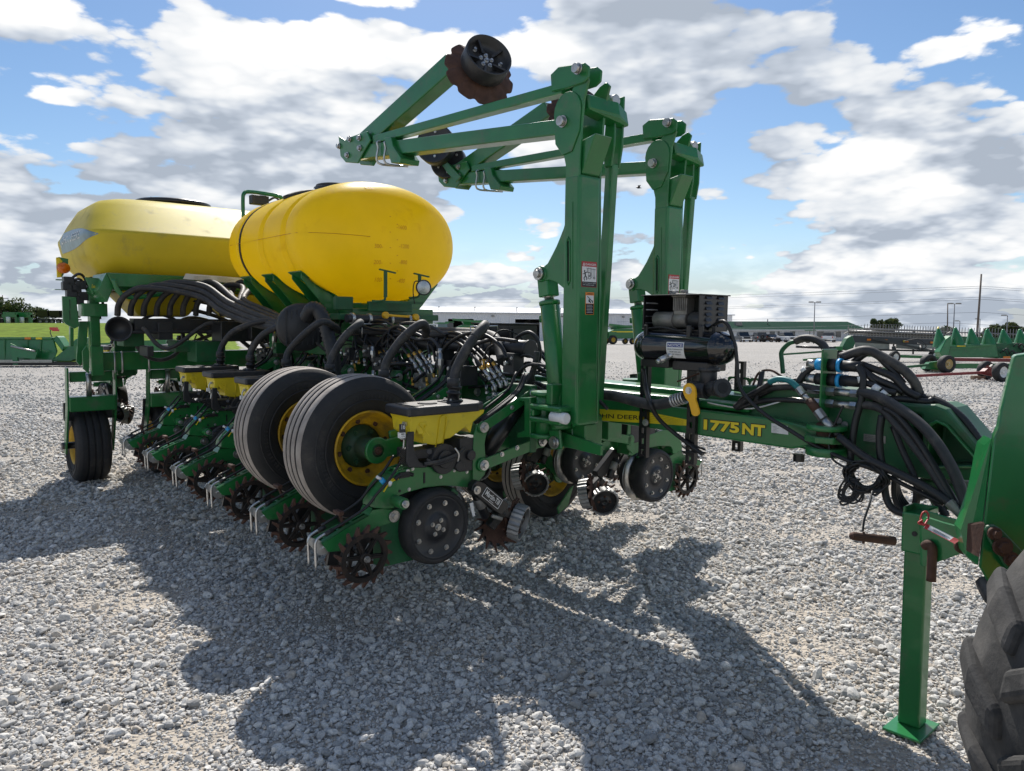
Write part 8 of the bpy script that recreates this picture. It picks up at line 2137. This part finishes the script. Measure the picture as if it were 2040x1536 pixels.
post('stand_post', .044, .024, .93, GREEN)
zt, zb = WD(1812, 1042, 2.93).z, WD(1812, 1128, 2.93).z
sv = post('stand_sleeve', .054, zb, zt, GREEN_B)
mb = MB(); c = pc - ex_ * .0 - ey_ * .0; q = Vector((pc.x, pc.y, zt)) - NB; 
for s in (-1, 1): mb.beam(q + ex_ * .045 * s - ey_ * .05 + Vector((0, 0, .01)), q + ex_ * .045 * s + ey_ * .05 + Vector((0, 0, .01)), .012, .025)
mb.beam(q - ex_ * .05 + ey_ * .05 + Vector((0, 0, .01)), q + ex_ * .05 + ey_ * .05 + Vector((0, 0, .01)), .012, .025); mb.build('sleeve_rim', sv, [GREEN_B], bevel=.003)
mb = MB(); q = Vector((pc.x, pc.y, (zt + zb) / 2 + .0)) - NB - ey_ * .0518; mb.cyl(q, q - ey_ * .003, .011, n=14); mb.build('pin_hole', sv, [INK])
a, b = WD(1700, 1068, 2.93) - NB, WD(1782, 1078, 2.93) - NB; mb = MB(); mb.cyl(a, b, .017, .018, n=12); mb.lathe([(.017, 0), (.012, .012), (.001, .016)], a, a - b, 12); mb.cyl(a.lerp(b, .25) - Vector((0, 0, .025)), a.lerp(b, .25) + Vector((0, 0, .022)), .005, n=6); mb.build('stand_pin', nb, [RUST])
mb = MB(); mb.tube([nd(1842, 1088, 2.80), nd(1850, 1084, 2.78), nd(1857, 1092, 2.77), nd(1857, 1110, 2.77), nd(1855, 1158, 2.77)], .017, n=10); mb.build('lock_pin', nb, [RUST])
mb = MB(); mb.tube([WD(1738, 978, 3.0) - NB, WD(1732, 1005, 2.96) - NB, WD(1722, 1035, 2.94) - NB, WD(1719, 1058, 2.93) - NB], .0045, n=5); mb.build('pin_cord', nb, [HOSE_C])
# red and white tag on a red tie
T = [nd(1846, 1043, 2.70), nd(1912, 1076, 2.60), nd(1901, 1083, 2.60), nd(1840, 1052, 2.70)]
mb = MB(); mb.prism(T, (0, .002, 0)); tg = mb.build('paper_tag', nb, [WHITE])
mb = MB(); W_ = [T[1].lerp(T[0], .18), T[1], T[2], T[2].lerp(T[3], .18)]; mb.prism([p + Vector((0, -.0022, 0)) for p in W_], (0, .0008, 0)); W2 = [T[0], T[0].lerp(T[1], .10), T[3].lerp(T[2], .10), T[3]]; mb.prism([p + Vector((0, -.0022, 0)) for p in W2], (0, .0008, 0)); e3 = [T[3], T[2], T[2].lerp(T[1], .12), T[3].lerp(T[0], .12)]; mb.prism([p + Vector((0, -.003, 0)) for p in e3], (0, .0006, 0)); mb.build('tag_band', tg, [REDL])
mb = MB()
for k in range(3): p, r = T[0].lerp(T[3], .28 + .2 * k), T[1].lerp(T[2], .28 + .2 * k); mb.beam(p.lerp(r, .22) + Vector((0, -.0026, 0)), p.lerp(r, .72 - .1 * (k % 2)) + Vector((0, -.0026, 0)), .0006, .002, up=(0, 1, 0))
mb.build('print', tg, [INK])
mb = MB(); mb.tube([nd(1842, 1046, 2.70), nd(1834, 1036, 2.72), nd(1838, 1022, 2.73), nd(1846, 1020, 2.73), nd(1850, 1030, 2.72), nd(1842, 1046, 2.69)], .0035, n=6); mb.tube([nd(1842, 1046, 2.70), nd(1830, 1042, 2.71), nd(1838, 1036, 2.71)], .004, n=6); mb.build('red_tie', tg, [REDL])
mb = MB(); mb.tube([nd(1962, 1160, 2.5), nd(1975, 1185, 2.45), nd(1995, 1205, 2.4)], .03, n=8); mb.build('hose', nb, [HOSE])
# lugged tyre
TYG = make_mat('dusty_tyre_rubber', (0.042, 0.041, 0.040), 0.88, var=.3, vscale=9, dirt=(0.15, 0.14, 0.13), dirt_amt=.5, dirt_scale=5, bump=.3, bump_scale=30)
tc_ = Vector((1.90, 1.80, .70)) - NB; R = .645; w = .44; tax = Vector((.04, 1, 0)).normalized()
mb = MB(); h = w / 2; mb.lathe([(R * .5, -h * .7), (R * .7, -h), (R * .9, -h), (R * .985, -h * .85), (R, -h * .4), (R, h * .4), (R * .985, h * .85), (R * .9, h), (R * .7, h), (R * .5, h * .7)], tc_, tax, 64, close=True); ty_ = mb.build('lugged_tyre', nb, [TYG])
a_, s_, u_ = ortho(tax)
for k in range(18):
    for s in (-1, 1):
        t0 = 2 * PI * (k + (.5 if s > 0 else 0)) / 18; mb = MB(); P = []
        for (f, dt) in ((.02, .20), (.55, .09), (1.02, .0)):
            for q in (-.5, .5):
                t = t0 + dt + q * (.12 if f > .9 else .14); e = s_ * math.cos(t) + u_ * math.sin(t); P.append((f, e))
        vs = []
        for f, e in P: vs.append(tc_ + a_ * s * h * f + e * (R - .02 - (.05 if f > 1 else 0)))
        for f, e in P: vs.append(tc_ + a_ * s * h * f + e * (R + .032 - (.03 if f > 1 else 0)))
        n = 6; mb.add(vs, [(6, 7, 9, 8), (8, 9, 11, 10), (0, 2, 8, 6), (2, 4, 10, 8), (1, 7, 9, 3), (3, 9, 11, 5), (0, 6, 7, 1), (4, 5, 11, 10)]); mb.build('tread_lug', ty_, [TYG], bevel=.022, seg=3)
mb = MB(); mb.lathe([(R * .5, -h * .6), (R * .48, -h * .3), (R * .2, -h * .2), (.001, -h * .2)], tc_, tax, 32); mb.lathe([(R * .5, h * .6), (R * .48, h * .3), (R * .2, h * .2), (.001, h * .2)], tc_, tax, 32); mb.build('rim', ty_, [YEL_R])
